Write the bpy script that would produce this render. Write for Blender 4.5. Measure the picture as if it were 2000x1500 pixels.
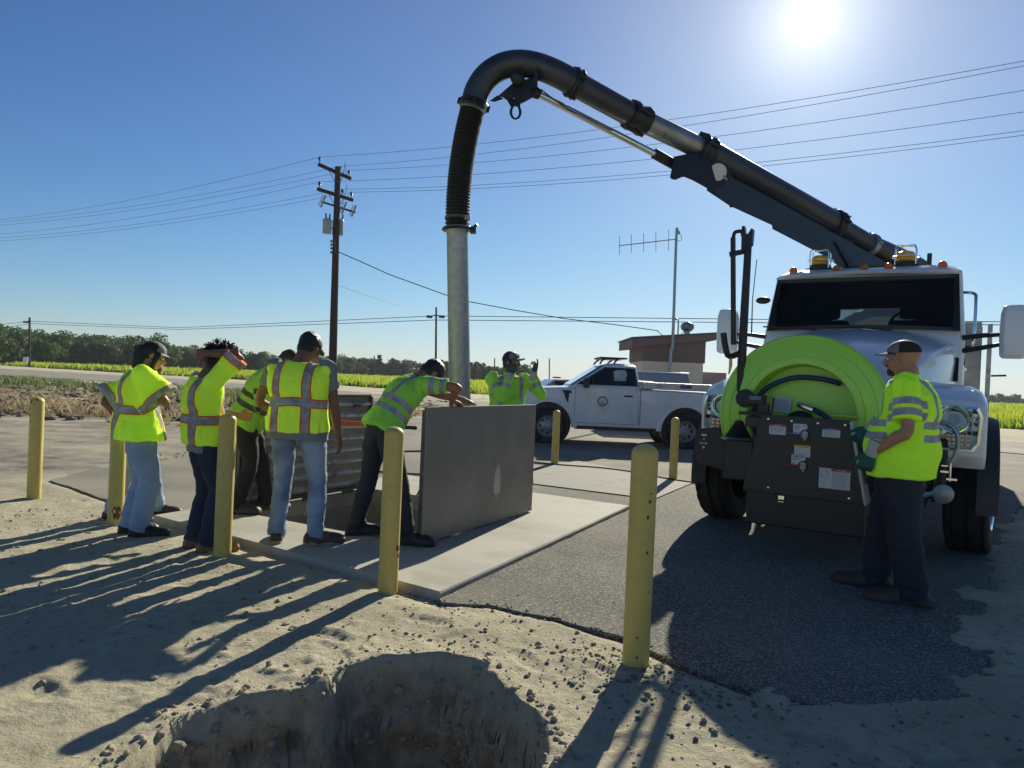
import bpy, bmesh, math, random
import numpy as np
from mathutils import Vector, Matrix, Euler, Quaternion, noise as mnoise
random.seed(7); rng = np.random.RandomState(11)
R = math.radians
S = bpy.context.scene
for o in list(bpy.data.objects): bpy.data.objects.remove(o)
COL = S.collection
# ------------------------------------------------------------------ camera
CAMZ, FPX = 1.45, 1386.0
cam = bpy.data.cameras.new('camera'); cam.sensor_width = 36; cam.lens = FPX*36/2000
cam.clip_start = .05; cam.clip_end = 5000
camo = bpy.data.objects.new('camera', cam); COL.objects.link(camo)
CM = Matrix.Rotation(R(90-.45), 3, 'X') @ Matrix.Rotation(R(2.5), 3, 'Z')
camo.matrix_world = Matrix.Translation((0, 0, CAMZ)) @ CM.to_4x4()
S.camera = camo
# ------------------------------------------------------------------ world, sun, exposure
SUN_AZ, SUN_EL = 21.6, 26.0
SD = Vector((math.sin(R(SUN_AZ))*math.cos(R(SUN_EL)), math.cos(R(SUN_AZ))*math.cos(R(SUN_EL)), math.sin(R(SUN_EL))))
W = bpy.data.worlds.new('World'); S.world = W; W.use_nodes = True
nt = W.node_tree; N = nt.nodes; L = nt.links; N.clear()
wo = N.new('ShaderNodeOutputWorld'); bg = N.new('ShaderNodeBackground'); L.new(bg.outputs[0], wo.inputs[0])
sky = N.new('ShaderNodeTexSky'); sky.sky_type = 'NISHITA'; sky.sun_disc = False
sky.sun_elevation = R(SUN_EL); sky.sun_rotation = R(SUN_AZ); sky.air_density = 1.0; sky.dust_density = .1; sky.ozone_density = 6.0; sky.altitude = 50
bg.inputs[1].default_value = .12
tc = N.new('ShaderNodeTexCoord'); dt = N.new('ShaderNodeVectorMath'); dt.operation = 'DOT_PRODUCT'
L.new(tc.outputs['Generated'], dt.inputs[0]); dt.inputs[1].default_value = SD
mx = N.new('ShaderNodeMath'); mx.operation = 'MAXIMUM'; L.new(dt.outputs['Value'], mx.inputs[0]); mx.inputs[1].default_value = 0
def vscale(src, k):
    s = N.new('ShaderNodeVectorMath'); s.operation = 'SCALE'; L.new(src, s.inputs[0]); s.inputs['Scale'].default_value = k; return s.outputs[0]
ga = N.new('ShaderNodeGamma'); ga.inputs[1].default_value = 1.33; L.new(vscale(sky.outputs[0], .1), ga.inputs[0]); last = vscale(ga.outputs[0], 6.9)
sx = N.new('ShaderNodeSeparateXYZ'); cx_ = N.new('ShaderNodeCombineXYZ'); L.new(last, sx.inputs[0])
def mth(op, a, b=None):
    n_ = N.new('ShaderNodeMath'); n_.operation = op
    for i, v in enumerate((a, b)):
        if v is None: continue
        if isinstance(v, (int, float)): n_.inputs[i].default_value = v
        else: L.new(v, n_.inputs[i])
    return n_.outputs[0]
for i in range(3):                 # a hazy sky is never much brighter than white
    c_ = sx.outputs[i]; L.new(mth('DIVIDE', c_, mth('SQRT', mth('ADD', mth('MULTIPLY', mth('MULTIPLY', c_, c_), (.034, .027, .021)[i]), 1))), cx_.inputs[i])
last = cx_.outputs[0]
def lobe(last, n, col):            # the sun's disc and the aureole round it
    p = N.new('ShaderNodeMath'); p.operation = 'POWER'; L.new(mx.outputs[0], p.inputs[0]); p.inputs[1].default_value = n
    s = N.new('ShaderNodeVectorMath'); s.operation = 'SCALE'; s.inputs[0].default_value = col; L.new(p.outputs[0], s.inputs['Scale'])
    a = N.new('ShaderNodeVectorMath'); a.operation = 'ADD'; L.new(last, a.inputs[0]); L.new(s.outputs[0], a.inputs[1]); return a.outputs[0]
last = lobe(last, 11000, (60, 60, 56)); last = lobe(last, 420, (2.6, 2.5, 2.2)); last = lobe(last, 45, (1.1, 1.0, .75)); last = lobe(last, 6, (.55, .40, .12))
L.new(last, bg.inputs[0])
sl = bpy.data.lights.new('sun', 'SUN'); sl.energy = 5.0; sl.angle = R(.55); sl.color = (1, .93, .75)
slo = bpy.data.objects.new('sun', sl); COL.objects.link(slo); slo.rotation_euler = SD.to_track_quat('Z', 'Y').to_euler()
S.view_settings.view_transform = 'Standard'; S.view_settings.look = 'None'; S.view_settings.gamma = 1; S.view_settings.exposure = 0.6
# ------------------------------------------------------------------ calibration: photo pixel (2000x1500) -> world
def ray(px, py): return CM @ Vector(((px-1000)/FPX, (750-py)/FPX, -1))
def P(px, py, Y):
    r = ray(px, py); return Vector((0, 0, CAMZ)) + r*(Y/r.y)
def G(px, py, z=0.0):
    r = ray(px, py); return Vector((0, 0, CAMZ)) + r*((z-CAMZ)/r.z)
# ------------------------------------------------------------------ helpers
PM = {}                                   # parent -> its world matrix
def ident(o): return PM.get(o.name, Matrix.Identity(4))
def tag(o, label=None, cat=None, group=None, kind=None):
    if label: o['label'] = label
    if cat: o['category'] = cat
    if group: o['group'] = group
    if kind: o['kind'] = kind
    return o
def thing(name, label, cat, loc=(0,0,0), rz=0, group=None, kind=None):
    o = bpy.data.objects.new(name, None); COL.objects.link(o); o.location = loc; o.rotation_euler = (0,0,rz)
    o.empty_display_size = .1
    PM[o.name] = Matrix.Translation(loc) @ Matrix.Rotation(rz, 4, 'Z')
    return tag(o, label, cat, group, kind)
def copy_tree(o, parent=None):
    c = o.copy(); COL.objects.link(c); c.parent = parent
    if parent is not None: c.matrix_parent_inverse = o.matrix_parent_inverse.copy()
    for ch in list(o.children): copy_tree(ch, c)
    return c
class MB:
    def __init__(s): s.v = []; s.f = []; s.m = []; s.mi = 0
    def add(s, vs, fs):
        b = len(s.v); s.v += [tuple(v) for v in vs]; s.f += [tuple(b+i for i in f) for f in fs]; s.m += [s.mi]*len(fs); return s
    def box(s, c, d, rot=None):
        c = Vector(c); h = Vector(d)/2; vs = []
        for i in range(8):
            p = Vector(((1 if i&1 else -1)*h.x, (1 if i&2 else -1)*h.y, (1 if i&4 else -1)*h.z))
            if rot is not None: p = rot @ p
            vs.append(c+p)
        return s.add(vs, [(0,2,3,1),(4,5,7,6),(0,1,5,4),(2,6,7,3),(0,4,6,2),(1,3,7,5)])
    def bar(s, a, b, w, h, up=(0,0,1)):     # rectangular bar from a to b
        a = Vector(a); b = Vector(b); y = (b-a); L_ = y.length; y.normalize(); u = Vector(up)
        if abs(y.dot(u)) > .98: u = Vector((1,0,0))
        x = y.cross(u).normalized(); z = x.cross(y)
        return s.box((a+b)/2, (w, L_, h), Matrix((x, y, z)).transposed())
    def loft(s, rings, closed=True, cap=True):
        n = len(rings[0]); vs = [p for r in rings for p in r]; fs = []
        for i in range(len(rings)-1):
            for j in range(n if closed else n-1):
                k = (j+1) % n; fs.append((i*n+j, i*n+k, (i+1)*n+k, (i+1)*n+j))
        if cap and closed: fs.append(tuple(range(n-1,-1,-1))); fs.append(tuple((len(rings)-1)*n+j for j in range(n)))
        return s.add(vs, fs)
    def tube(s, pts, rad, n=10, smooth=0, ell=None, ref=None, cap=True):
        pts = [Vector(p) for p in pts]
        if not hasattr(rad, '__len__'): rad = [rad]*len(pts)
        rad = list(rad)
        if smooth:
            P2 = []; R2 = []
            for i in range(len(pts)-1):
                p0 = pts[max(i-1,0)]; p1 = pts[i]; p2 = pts[i+1]; p3 = pts[min(i+2, len(pts)-1)]
                for k in range(smooth):
                    t = k/smooth
                    P2.append(.5*((2*p1)+(p2-p0)*t+(2*p0-5*p1+4*p2-p3)*t*t+(3*p1-p0-3*p2+p3)*t**3)); R2.append(rad[i]*(1-t)+rad[i+1]*t)
            P2.append(pts[-1]); R2.append(rad[-1]); pts, rad = P2, R2
        rings = []; x = None
        for i, p in enumerate(pts):
            t = (pts[min(i+1,len(pts)-1)]-pts[max(i-1,0)])
            if t.length < 1e-9: t = Vector((0,0,1))
            t.normalize()
            if x is None:
                u = Vector(ref) if ref is not None else (Vector((0,0,1)) if abs(t.z) < .9 else Vector((1,0,0)))
                x = (u - t*u.dot(t)).normalized()
            else: x = (x - t*x.dot(t)).normalized()
            y = t.cross(x); e = ell if ell else 1
            rings.append([p + x*math.cos(a)*rad[i] + y*math.sin(a)*rad[i]*e for a in [2*math.pi*j/n for j in range(n)]])
        return s.loft(rings, True, cap)
    def lathe(s, prof, c=(0,0,0), axis=(0,0,1), n=32, cap=True):   # prof: (radius, height along axis)
        c = Vector(c); a = Vector(axis).normalized(); x = a.orthogonal().normalized(); y = a.cross(x)
        rings = [[c + a*h + (x*math.cos(2*math.pi*j/n)+y*math.sin(2*math.pi*j/n))*max(r,1e-4) for j in range(n)] for r, h in prof]
        return s.loft(rings, True, cap)
    def ball(s, c, r, n=12, M=None, noise_=0):
        c = Vector(c); r = Vector((r,r,r)) if not hasattr(r, '__len__') else Vector(r); rings = []
        for i in range(n+1):
            t = math.pi*(i+.02)/(n+.04); ring = []
            for j in range(2*n):
                a = math.pi*j/n; p = Vector((math.sin(t)*math.cos(a)*r.x, math.sin(t)*math.sin(a)*r.y, math.cos(t)*r.z))
                if noise_: p *= 1+noise_*mnoise.noise(p*9+c*3)
                if M is not None: p = M @ p
                ring.append(c+p)
            rings.append(ring)
        return s.loft(rings)
    def prism(s, poly, a, b, ax='x', c=(0,0,0)):     # polygon of 2D points extruded between a and b along axis ax
        f = {'x': lambda p, t: (t, p[0], p[1]), 'y': lambda p, t: (p[0], t, p[1]), 'z': lambda p, t: (p[0], p[1], t)}[ax]
        c = Vector(c); n = len(poly); vs = [Vector(f(p, a))+c for p in poly] + [Vector(f(p, b))+c for p in poly]
        fs = [tuple(range(n-1,-1,-1)), tuple(range(n, 2*n))] + [(i, (i+1)%n, n+(i+1)%n, n+i) for i in range(n)]
        return s.add(vs, fs)
    def build(s, name, mat, parent=None, smooth=None, bevel=0, seg=2, world=False, fix=True, label=None, sub=0):
        me = bpy.data.meshes.new(name); vs = s.v
        if world and parent is not None:
            m = ident(parent).inverted(); vs = [m @ Vector(v) for v in vs]
        me.from_pydata([tuple(v) for v in vs], [], s.f)
        mats = mat if isinstance(mat, (list, tuple)) else [mat]
        for m in mats: me.materials.append(m)
        if len(mats) > 1: me.polygons.foreach_set('material_index', s.m)
        if fix:
            bm = bmesh.new(); bm.from_mesh(me); bmesh.ops.recalc_face_normals(bm, faces=bm.faces); bm.to_mesh(me); bm.free()
        o = bpy.data.objects.new(name, me); COL.objects.link(o)
        if parent is not None:
            o.parent = parent; PM[o.name] = ident(parent)
        if bevel:
            b = o.modifiers.new('bevel', 'BEVEL'); b.width = bevel; b.segments = seg; b.limit_method = 'ANGLE'; b.angle_limit = R(30); b.harden_normals = False
        if sub:
            b = o.modifiers.new('sub', 'SUBSURF'); b.levels = sub; b.render_levels = sub
        if smooth is None: smooth = 35
        if smooth:
            me.polygons.foreach_set('use_smooth', [True]*len(me.polygons))
            if smooth < 180: 
                try: me.set_sharp_from_angle(angle=R(smooth))
                except Exception: pass
        if label: o['label'] = label
        return o
def npmesh(name, v, f, mat, parent=None, smooth=True, colors=None):
    me = bpy.data.meshes.new(name); v = np.asarray(v, dtype=np.float32); f = np.asarray(f, dtype=np.int32); k = f.shape[1]
    me.vertices.add(len(v)); me.vertices.foreach_set('co', v.ravel()); me.loops.add(f.size); me.loops.foreach_set('vertex_index', f.ravel())
    me.polygons.add(len(f)); me.polygons.foreach_set('loop_start', np.arange(0, f.size, k, dtype=np.int32)); me.polygons.foreach_set('loop_total', np.full(len(f), k, dtype=np.int32))
    me.polygons.foreach_set('use_smooth', np.full(len(f), smooth)); me.update(calc_edges=True); me.validate()
    me.materials.append(mat)
    if colors is not None:
        a = me.attributes.new('vc', 'FLOAT_VECTOR', 'POINT'); a.data.foreach_set('vector', np.asarray(colors, dtype=np.float32).ravel())
    o = bpy.data.objects.new(name, me); COL.objects.link(o)
    if parent is not None: o.parent = parent; PM[o.name] = ident(parent)
    return o
# numpy value noise
def _h(i, j, s): 
    n = (i*374761393 + j*668265263 + s*2147483647) & 0xffffffff
    n = ((n ^ (n >> 13)) * 1274126177) & 0xffffffff
    return ((n ^ (n >> 16)) & 0xffff)/65535.0
def vn(x, y, s=0):
    xi = np.floor(x).astype(np.int64); yi = np.floor(y).astype(np.int64); fx = x-xi; fy = y-yi
    fx = fx*fx*(3-2*fx); fy = fy*fy*(3-2*fy)
    a = _h(xi,yi,s); b = _h(xi+1,yi,s); c = _h(xi,yi+1,s); d = _h(xi+1,yi+1,s)
    return (a*(1-fx)+b*fx)*(1-fy)+(c*(1-fx)+d*fx)*fy
def fbm(x, y, o=4, s=0):
    r = 0; a = .5
    for k in range(o): r = r + a*(vn(x, y, s+k)-.5); x = x*2.03+17.1; y = y*2.03+5.7; a *= .5
    return r
def sdist(px, py, poly):                   # signed distance, negative inside
    d = np.full(px.shape, 1e9); ins = np.zeros(px.shape, bool); n = len(poly)
    for i in range(n):
        ax, ay = poly[i][0], poly[i][1]; bx, by = poly[(i+1)%n][0], poly[(i+1)%n][1]
        ex, ey = bx-ax, by-ay; wx = px-ax; wy = py-ay
        t = np.clip((wx*ex+wy*ey)/(ex*ex+ey*ey+1e-12), 0, 1)
        d = np.minimum(d, (wx-ex*t)**2+(wy-ey*t)**2)
        c = ((ay > py) != (by > py)) & (px < (bx-ax)*(py-ay)/((by-ay) if by != ay else 1e-9)+ax); ins ^= c
    d = np.sqrt(d); return np.where(ins, -d, d)
# ------------------------------------------------------------------ materials
def mat_nodes(name):
    m = bpy.data.materials.new(name); m.use_nodes = True; t = m.node_tree; return m, t.nodes, t.links, t.nodes['Principled BSDF']
def pm(name, col, rough=.6, metal=0, var=.12, scale=8, bump=0, bscale=None, spec=.5, dirt=None, dscale=3, dthr=.55, coat=0, col2=None, detail=4, emis=None, bdist=.01, alpha=None, stretch=None, trans=0):
    m, N, L, b = mat_nodes(name)
    tc = N.new('ShaderNodeTexCoord'); src = tc.outputs['Object']
    if stretch:
        mp = N.new('ShaderNodeMapping'); mp.inputs['Scale'].default_value = stretch; L.new(src, mp.inputs[0]); src = mp.outputs[0]
    nz = N.new('ShaderNodeTexNoise'); nz.inputs['Scale'].default_value = scale; nz.inputs['Detail'].default_value = detail; L.new(src, nz.inputs['Vector'])
    cr = N.new('ShaderNodeValToRGB'); L.new(nz.outputs['Fac'], cr.inputs[0])
    c = Vector(col); c2 = Vector(col2) if col2 else c*(1+var)
    lo = c*(1-var) if not col2 else c
    cr.color_ramp.elements[0].position = .3; cr.color_ramp.elements[1].position = .7
    cr.color_ramp.elements[0].color = (*lo, 1); cr.color_ramp.elements[1].color = (*[min(x,1) for x in c2], 1)
    out = cr.outputs[0]
    if dirt:
        n2 = N.new('ShaderNodeTexNoise'); n2.inputs['Scale'].default_value = dscale; n2.inputs['Detail'].default_value = 7; n2.inputs['Roughness'].default_value = .65; L.new(src, n2.inputs['Vector'])
        mr = N.new('ShaderNodeMapRange'); mr.inputs[1].default_value = dthr; mr.inputs[2].default_value = dthr+.15; L.new(n2.outputs['Fac'], mr.inputs[0])
        mi = N.new('ShaderNodeMix'); mi.data_type = 'RGBA'; L.new(mr.outputs[0], mi.inputs[0]); L.new(out, mi.inputs[6]); mi.inputs[7].default_value = (*dirt, 1); out = mi.outputs[2]
    L.new(out, b.inputs['Base Color']); b.inputs['Metallic'].default_value = metal
    rr = N.new('ShaderNodeMapRange'); L.new(nz.outputs['Fac'], rr.inputs[0]); rr.inputs[3].default_value = max(rough-.08,.02); rr.inputs[4].default_value = min(rough+.1,1); L.new(rr.outputs[0], b.inputs['Roughness'])
    b.inputs['Specular IOR Level'].default_value = spec
    if coat: b.inputs['Coat Weight'].default_value = coat; b.inputs['Coat Roughness'].default_value = .08
    if bump:
        bs = N.new('ShaderNodeTexNoise'); bs.inputs['Scale'].default_value = bscale or scale*4; bs.inputs['Detail'].default_value = 5; L.new(src, bs.inputs['Vector'])
        bp = N.new('ShaderNodeBump'); bp.inputs['Strength'].default_value = bump; bp.inputs['Distance'].default_value = bdist; L.new(bs.outputs['Fac'], bp.inputs['Height']); L.new(bp.outputs[0], b.inputs['Normal'])
    if emis: b.inputs['Emission Color'].default_value = (*emis[0], 1); b.inputs['Emission Strength'].default_value = emis[1]
    if trans:
        tr = N.new('ShaderNodeBsdfTranslucent'); L.new(out, tr.inputs[0]); ms = N.new('ShaderNodeMixShader'); ms.inputs[0].default_value = trans
        L.new(b.outputs[0], ms.inputs[1]); L.new(tr.outputs[0], ms.inputs[2]); L.new(ms.outputs[0], N['Material Output'].inputs[0])
    return m
def glassmat(name, tint=(.5,.6,.6), alpha=.5):
    m, N, L, b = mat_nodes(name)
    b.inputs['Base Color'].default_value = (.01,.012,.014,1); b.inputs['Roughness'].default_value = .04; b.inputs['Specular IOR Level'].default_value = .6
    tr = N.new('ShaderNodeBsdfTransparent'); tr.inputs[0].default_value = (*tint, 1); ms = N.new('ShaderNodeMixShader'); ms.inputs[0].default_value = alpha
    L.new(tr.outputs[0], ms.inputs[1]); L.new(b.outputs[0], ms.inputs[2]); L.new(ms.outputs[0], N['Material Output'].inputs[0]); return m
M = {}
M['white'] = pm('white_paint', (.72,.74,.76), .28, var=.03, scale=2, coat=.5, dirt=(.55,.53,.48), dscale=1.6, dthr=.6)
M['black'] = pm('black_paint', (.012,.012,.013), .42, var=.3, scale=6, dirt=(.05,.045,.04), dscale=5, dthr=.62)
M['blackmetal'] = pm('black_worn_metal', (.016,.017,.019), .38, metal=.2, var=.4, scale=9, bump=.15, dirt=(.06,.055,.05), dscale=7, dthr=.6)
M['rubberhose'] = pm('black_ribbed_hose', (.012,.012,.014), .6, var=.3, scale=20)
M['boom'] = pm('charcoal_boom_paint', (.032,.037,.044), .42, metal=.2, var=.25, scale=3, dirt=(.055,.06,.065), dscale=4, dthr=.6, coat=.3)
M['boomgrey'] = pm('grey_steel_boom', (.30,.295,.28), .36, metal=.75, var=.3, scale=2.5, dirt=(.06,.055,.05), dscale=6, dthr=.58, stretch=(1,1,1))
M['galv'] = pm('galvanized_steel', (.36,.38,.39), .42, metal=.65, var=.18, scale=14, bump=.1, dirt=(.18,.18,.175), dscale=9, dthr=.6)
M['chrome'] = pm('chrome', (.75,.76,.78), .12, metal=1, var=.05)
M['rubber'] = pm('tyre_rubber', (.018,.018,.019), .8, var=.3, scale=12, bump=.3, dirt=(.07,.063,.052), dscale=5, dthr=.55)
M['darkplastic'] = pm('dark_plastic', (.02,.02,.022), .55, var=.2)
M['green'] = pm('green_reel_paint', (.42,.78,.09), .38, var=.04, scale=2, coat=.3, dirt=(.33,.62,.09), dscale=4, dthr=.6)
M['brownpanel'] = pm('brown_powder_panel', (.035,.030,.026), .5, var=.15, scale=30, bump=.1, dirt=(.05,.045,.04), dscale=8, dthr=.62)
M['decal'] = pm('white_decal', (.62,.63,.65), .45, var=.04)
M['decalred'] = pm('red_decal', (.45,.04,.05), .45, var=.05)
M['decalblue'] = pm('blue_decal', (.04,.08,.35), .45, var=.05)
M['decalyellow'] = pm('yellow_decal', (.72,.62,.08), .45, var=.05)
M['ink'] = pm('black_ink', (.02,.02,.02), .5, var=.05)
M['inkgrey'] = pm('grey_print', (.2,.2,.21), .5, var=.1)
M['wink'] = pm('white_ink', (.75,.75,.75), .5, var=.05)
M['bluehose'] = pm('blue_rubber_hose', (.012,.035,.11), .4, var=.15)
M['amber'] = pm('amber_lens', (.75,.42,.02), .2, var=.2, scale=20, trans=.3)
M['orange'] = pm('orange_lens', (.75,.22,.02), .25, var=.1, trans=.3)
M['redlens'] = pm('red_lens', (.5,.03,.02), .25, var=.1)
M['orangebar'] = pm('orange_bar_paint', (.75,.12,.02), .45, var=.08)
M['glassdark'] = glassmat('dark_window_glass', (.25,.32,.33), .72)
M['glassclear'] = glassmat('clear_lamp_glass', (.9,.93,.95), .12)
M['windshield'] = glassmat('tinted_windshield_glass', (.55,.62,.62), .35)
M['concrete'] = pm('pad_concrete', (.35,.34,.295), .85, var=.08, scale=1.3, bump=.25, bscale=60, dirt=(.27,.255,.215), dscale=1.4, dthr=.50, detail=8)
M['oldconcrete'] = pm('old_concrete', (.24,.23,.205), .9, var=.15, scale=3, bump=.4, bscale=60, dirt=(.16,.15,.13), dscale=2, dthr=.55)
M['wood'] = pm('weathered_pole_wood', (.05,.037,.028), .9, var=.35, scale=6, stretch=(6,6,.4), bump=.5)
M['wire'] = pm('cable_black', (.02,.02,.022), .6)
M['wirel'] = pm('aluminium_wire', (.10,.11,.12), .45, metal=.4)
M['porcelain'] = pm('grey_porcelain', (.09,.085,.09), .3)
M['xfmr'] = pm('grey_tank_paint', (.33,.36,.37), .5, dirt=(.25,.26,.26))
M['block'] = pm('tan_block_wall', (.80,.66,.48), .9, var=.05, scale=5, bump=.3, dirt=(.70,.57,.42), dscale=2.5)
M['brownfascia'] = pm('brown_fascia', (.20,.13,.12), .75, var=.12, stretch=(1,1,8), scale=2)
M['browndoor'] = pm('mauve_door', (.36,.25,.24), .6, var=.06)
M['toolbox'] = pm('diamond_plate_aluminium', (.55,.55,.53), .35, metal=.8, var=.3, scale=60, bump=.6, bscale=120)
M['bluegrey'] = pm('blue_grey_cover', (.12,.18,.30), .4, var=.08)
def text_mesh(txt, size, mat, parent, loc, rot, name='lettering', ext=.0006, align='CENTER'):
    cu = bpy.data.curves.new('t', 'FONT'); cu.body = txt; cu.size = size; cu.extrude = ext; cu.align_x = align; cu.align_y = 'CENTER'; cu.resolution_u = 2
    t = bpy.data.objects.new('t', cu); COL.objects.link(t); dg = bpy.context.evaluated_depsgraph_get(); me = bpy.data.meshes.new_from_object(t.evaluated_get(dg))
    bpy.data.objects.remove(t); bpy.data.curves.remove(cu); me.materials.clear(); me.materials.append(mat); me.name = name
    o = bpy.data.objects.new(name, me); COL.objects.link(o); o.parent = parent
    mm = Matrix.LocRotScale(Vector(loc), rot if rot is None or isinstance(rot, Quaternion) else Euler(rot).to_quaternion(), None)
    me.transform(mm); PM[o.name] = ident(parent) if parent is not None else Matrix.Identity(4)
    return o
# ------------------------------------------------------------------ ground
def g2(*pts): return [tuple(G(x, y)[:2]) for x, y in pts]
KP = .9655                              # the pad top stands a little above the ground
PAD = [(x*KP, y*KP) for x, y in ((-.42,4.74), (1.46,8.43), (-1.55,10.25), (-3.36,6.75))]            # concrete pad outline, metres
HA, HB = Vector((-.71,5.99,0))*KP, Vector((.27,7.74,0))*KP                     # hatch edge carrying the right-hand lid
E1 = (HB-HA).normalized(); E2 = Vector((-E1.y, E1.x, 0)); LIDL = (HB-HA).length; LIDH = 1.125
HC = HB + E2*2*LIDH; HD = HA + E2*2*LIDH
HATCH = [tuple(HA[:2]), tuple(HB[:2]), tuple(HC[:2]), tuple(HD[:2])]
PADZ = .05
ASPH = [(-.385,4.50)] + g2((960,1185),(1100,1215),(1225,1252),(1330,1305),(1480,1355),(1600,1385),(1720,1408),(1860,1402),(1925,1385),(1928,1290),(1925,1180),(1945,1080),(1990,990)) + \
       [(9,9.5),(13,15),(14,19),(8,24),(-2,24),(-9,20.5)] + g2((640,872),(480,885),(350,897),(180,918),(98,940),(150,957),(225,984)) + [PAD[3],PAD[2],PAD[1],PAD[0]]
HOLE = g2((255,1500),(300,1440),(306,1402),(360,1394),(420,1382),(500,1352),(545,1346),(610,1338),(650,1325),(690,1300),(730,1290),(780,1288),(850,1292),(930,1298),(938,1318),(985,1350),(1010,1378),(1042,1408),(1066,1440),(1060,1500)) + [(.15,1.7),(-.5,1.3),(-1.3,1.35),(-1.75,1.9)]
ROADF = [(-110,112),(-59,82),(-32,67),(-1.8,42),(17,24),(40,4)]           # far edge of the road
ROADN = [(-110,78),(-36,52),(-22,47),(-8,36),(13.2,19.4),(36,0)]
FIELD = [(-130,146),(-70,104),(-15,69),(-2.6,60.5),(24.6,35.5),(60,5)]
def axis(segs):
    out = []
    for a, b, st in segs:
        n = max(int(round((b-a)/st)), 1); out += list(np.linspace(a, b, n, endpoint=False))
    out.append(segs[-1][1]); return np.array(out)
gx = axis([(-1500,-400,110),(-400,-120,20),(-120,-40,4),(-40,-14,.8),(-14,-5.2,.15),(-5.2,-2.3,.03),(-2.3,1.2,.016),(1.2,3.4,.03),(3.4,6,.08),(6,14,.3),(14,45,1.5),(45,140,8),(140,500,30),(500,1500,150)])
gy = axis([(-300,-20,40),(-20,1.2,1.5),(1.2,2.3,.05),(2.3,3.75,.014),(3.75,6.6,.026),(6.6,10.4,.05),(10.4,22,.16),(22,46,.5),(46,110,2.5),(110,300,14),(300,1500,110)])
X, Y = np.meshgrid(gx, gy); D = np.sqrt(X*X+Y*Y)
Z = .10*fbm(X*.25, Y*.25, 3, 1)*np.clip(D/6-.3, 0, 1)
Z += .030*fbm(X*1.7, Y*1.7, 4, 9) + .022*fbm(X*9, Y*9, 4, 21) + .010*np.abs(fbm(X*30, Y*30, 3, 33))
rough = np.clip(fbm(X*.9+4, Y*.9, 3, 50)*3.2+.25, 0, 1)                    # clods and footprints in patches
Z += rough*.035*np.maximum(fbm(X*13, Y*13, 3, 61)-.02, 0)*2
# footprint-like dents
for i in range(110):
    cx, cy = rng.uniform(-5,3.2), rng.uniform(2.2,7.5); a = rng.uniform(0,3.14); ca, sa = math.cos(a), math.sin(a)
    sx = (X-cx)*ca+(Y-cy)*sa; sy = -(X-cx)*sa+(Y-cy)*ca; q = (sx/.14)**2+(sy/.055)**2
    Z -= np.where(q < 4, .012*np.exp(-q*q), 0); Z += np.where((q < 5), .006*np.exp(-(np.sqrt(q)-1.35)**2*8), 0)
# tyre ruts right of the truck
for off in (0, .42, 1.1, 1.6):
    ln = (X-(5.3+off))*.86 + (Y-8)*(-.5) + .25*fbm(X*.5,Y*.5,2,80)
    Z -= np.where(X > 4.2, .035*np.exp(-(ln/.11)**2)*(1+.8*np.sin(Y*22)*.3), 0)
# ploughed stubble zone left of the apron
sz = np.clip((Y-17)/1.5, 0, 1)*np.clip((45-Y)/8, 0, 1)*np.clip((-2.5-X)/2, 0, 1)
Z += sz*(.16*np.abs(fbm(X*1.1, Y*1.6, 4, 90))*1.6 + .1*fbm(X*3.3,Y*3.3,3,95))
# verge between road and field
FD = sdist(X, Y, FIELD + [(60,-300),(-130,-300)])
RD = sdist(X, Y, ROADF + ROADN[::-1])
Z += np.clip((FD+12)/3,0,1)*np.clip(-FD/2,0,1)*(.35*np.abs(fbm(X*.6, Y*.6, 4, 97)))
Z = np.where(RD < .8, np.minimum(Z*0-.03, Z), Z)
AD = sdist(X, Y, ASPH); ragn = .10*fbm(X*3, Y*3, 4, 5)
k = np.clip((AD+.05+ragn*.3)/.14, 0, 1); Z = Z*k + (1-k)*(-.035)
wx = np.clip((X-.95)/.5, 0, 1)*(Y < 9)
spill = AD + .04 + .65*fbm(X*2.1, Y*2.1, 5, 171) + .35*fbm(X*9, Y*9, 3, 173)
Z = np.where((wx > .5) & (AD < .35) & (AD > -1.1) & (spill > 0), np.maximum(Z, .0135+np.minimum(spill, .25)*.04 + .012*fbm(X*14, Y*14, 4, 175)), Z)
# sand spilling over the apron edge
PD = sdist(X, Y, PAD); k = np.clip((PD+.02)/.25, 0, 1); Z = np.where(PD < .3, Z*k + (1-k)*(-.02 - .0*PD), Z)
HD_ = sdist(X, Y, HATCH); Z = np.where(HD_ < .10, -3.4, Z)
# the dug hole
hd = sdist(X, Y, HOLE) + .20*fbm(X*3.2, Y*3.2, 3, 120)
for _ in range(45):
    hd[1:-1,1:-1] = np.where(np.abs(hd[1:-1,1:-1]) < .8, (hd[:-2,1:-1]+hd[2:,1:-1]+hd[1:-1,:-2]+hd[1:-1,2:])/4, hd[1:-1,1:-1])
hd = hd + .06*fbm(X*8, Y*8, 4, 130)
t = np.clip(-hd/.75, 0, 1); wall = np.clip(-hd/.07, 0, 1)*.10 + t**.9*1.75 + np.where(hd < 0, .20*fbm(X*6+Z*3, Y*6, 5, 140)*np.clip(-hd/.1,0,1), 0) + np.where(hd<0, .05*np.abs(fbm(X*22,Y*22,3,150)),0)
Z = np.where(hd < 0, Z - wall, Z); Z += np.where((hd > 0) & (hd < .25), (.02*fbm(X*25, Y*25, 3, 160)+.012)*(1-hd/.25), 0)
XY0 = (X.copy(), Y.copy())
inh = np.clip(-hd/.05, 0, 1)*(Z < -.04)
X = X + inh*(.10*fbm(X*5, Z*9, 4, 303)); Y = Y + inh*(.22*fbm(X*2.6, Z*9, 4, 305)+.16*np.abs(fbm(X*7, Z*13, 4, 307))+.11*fbm(X*20, Z*26, 4, 309))
ny, nx = X.shape
idx = np.arange(ny*nx).reshape(ny, nx)
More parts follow.
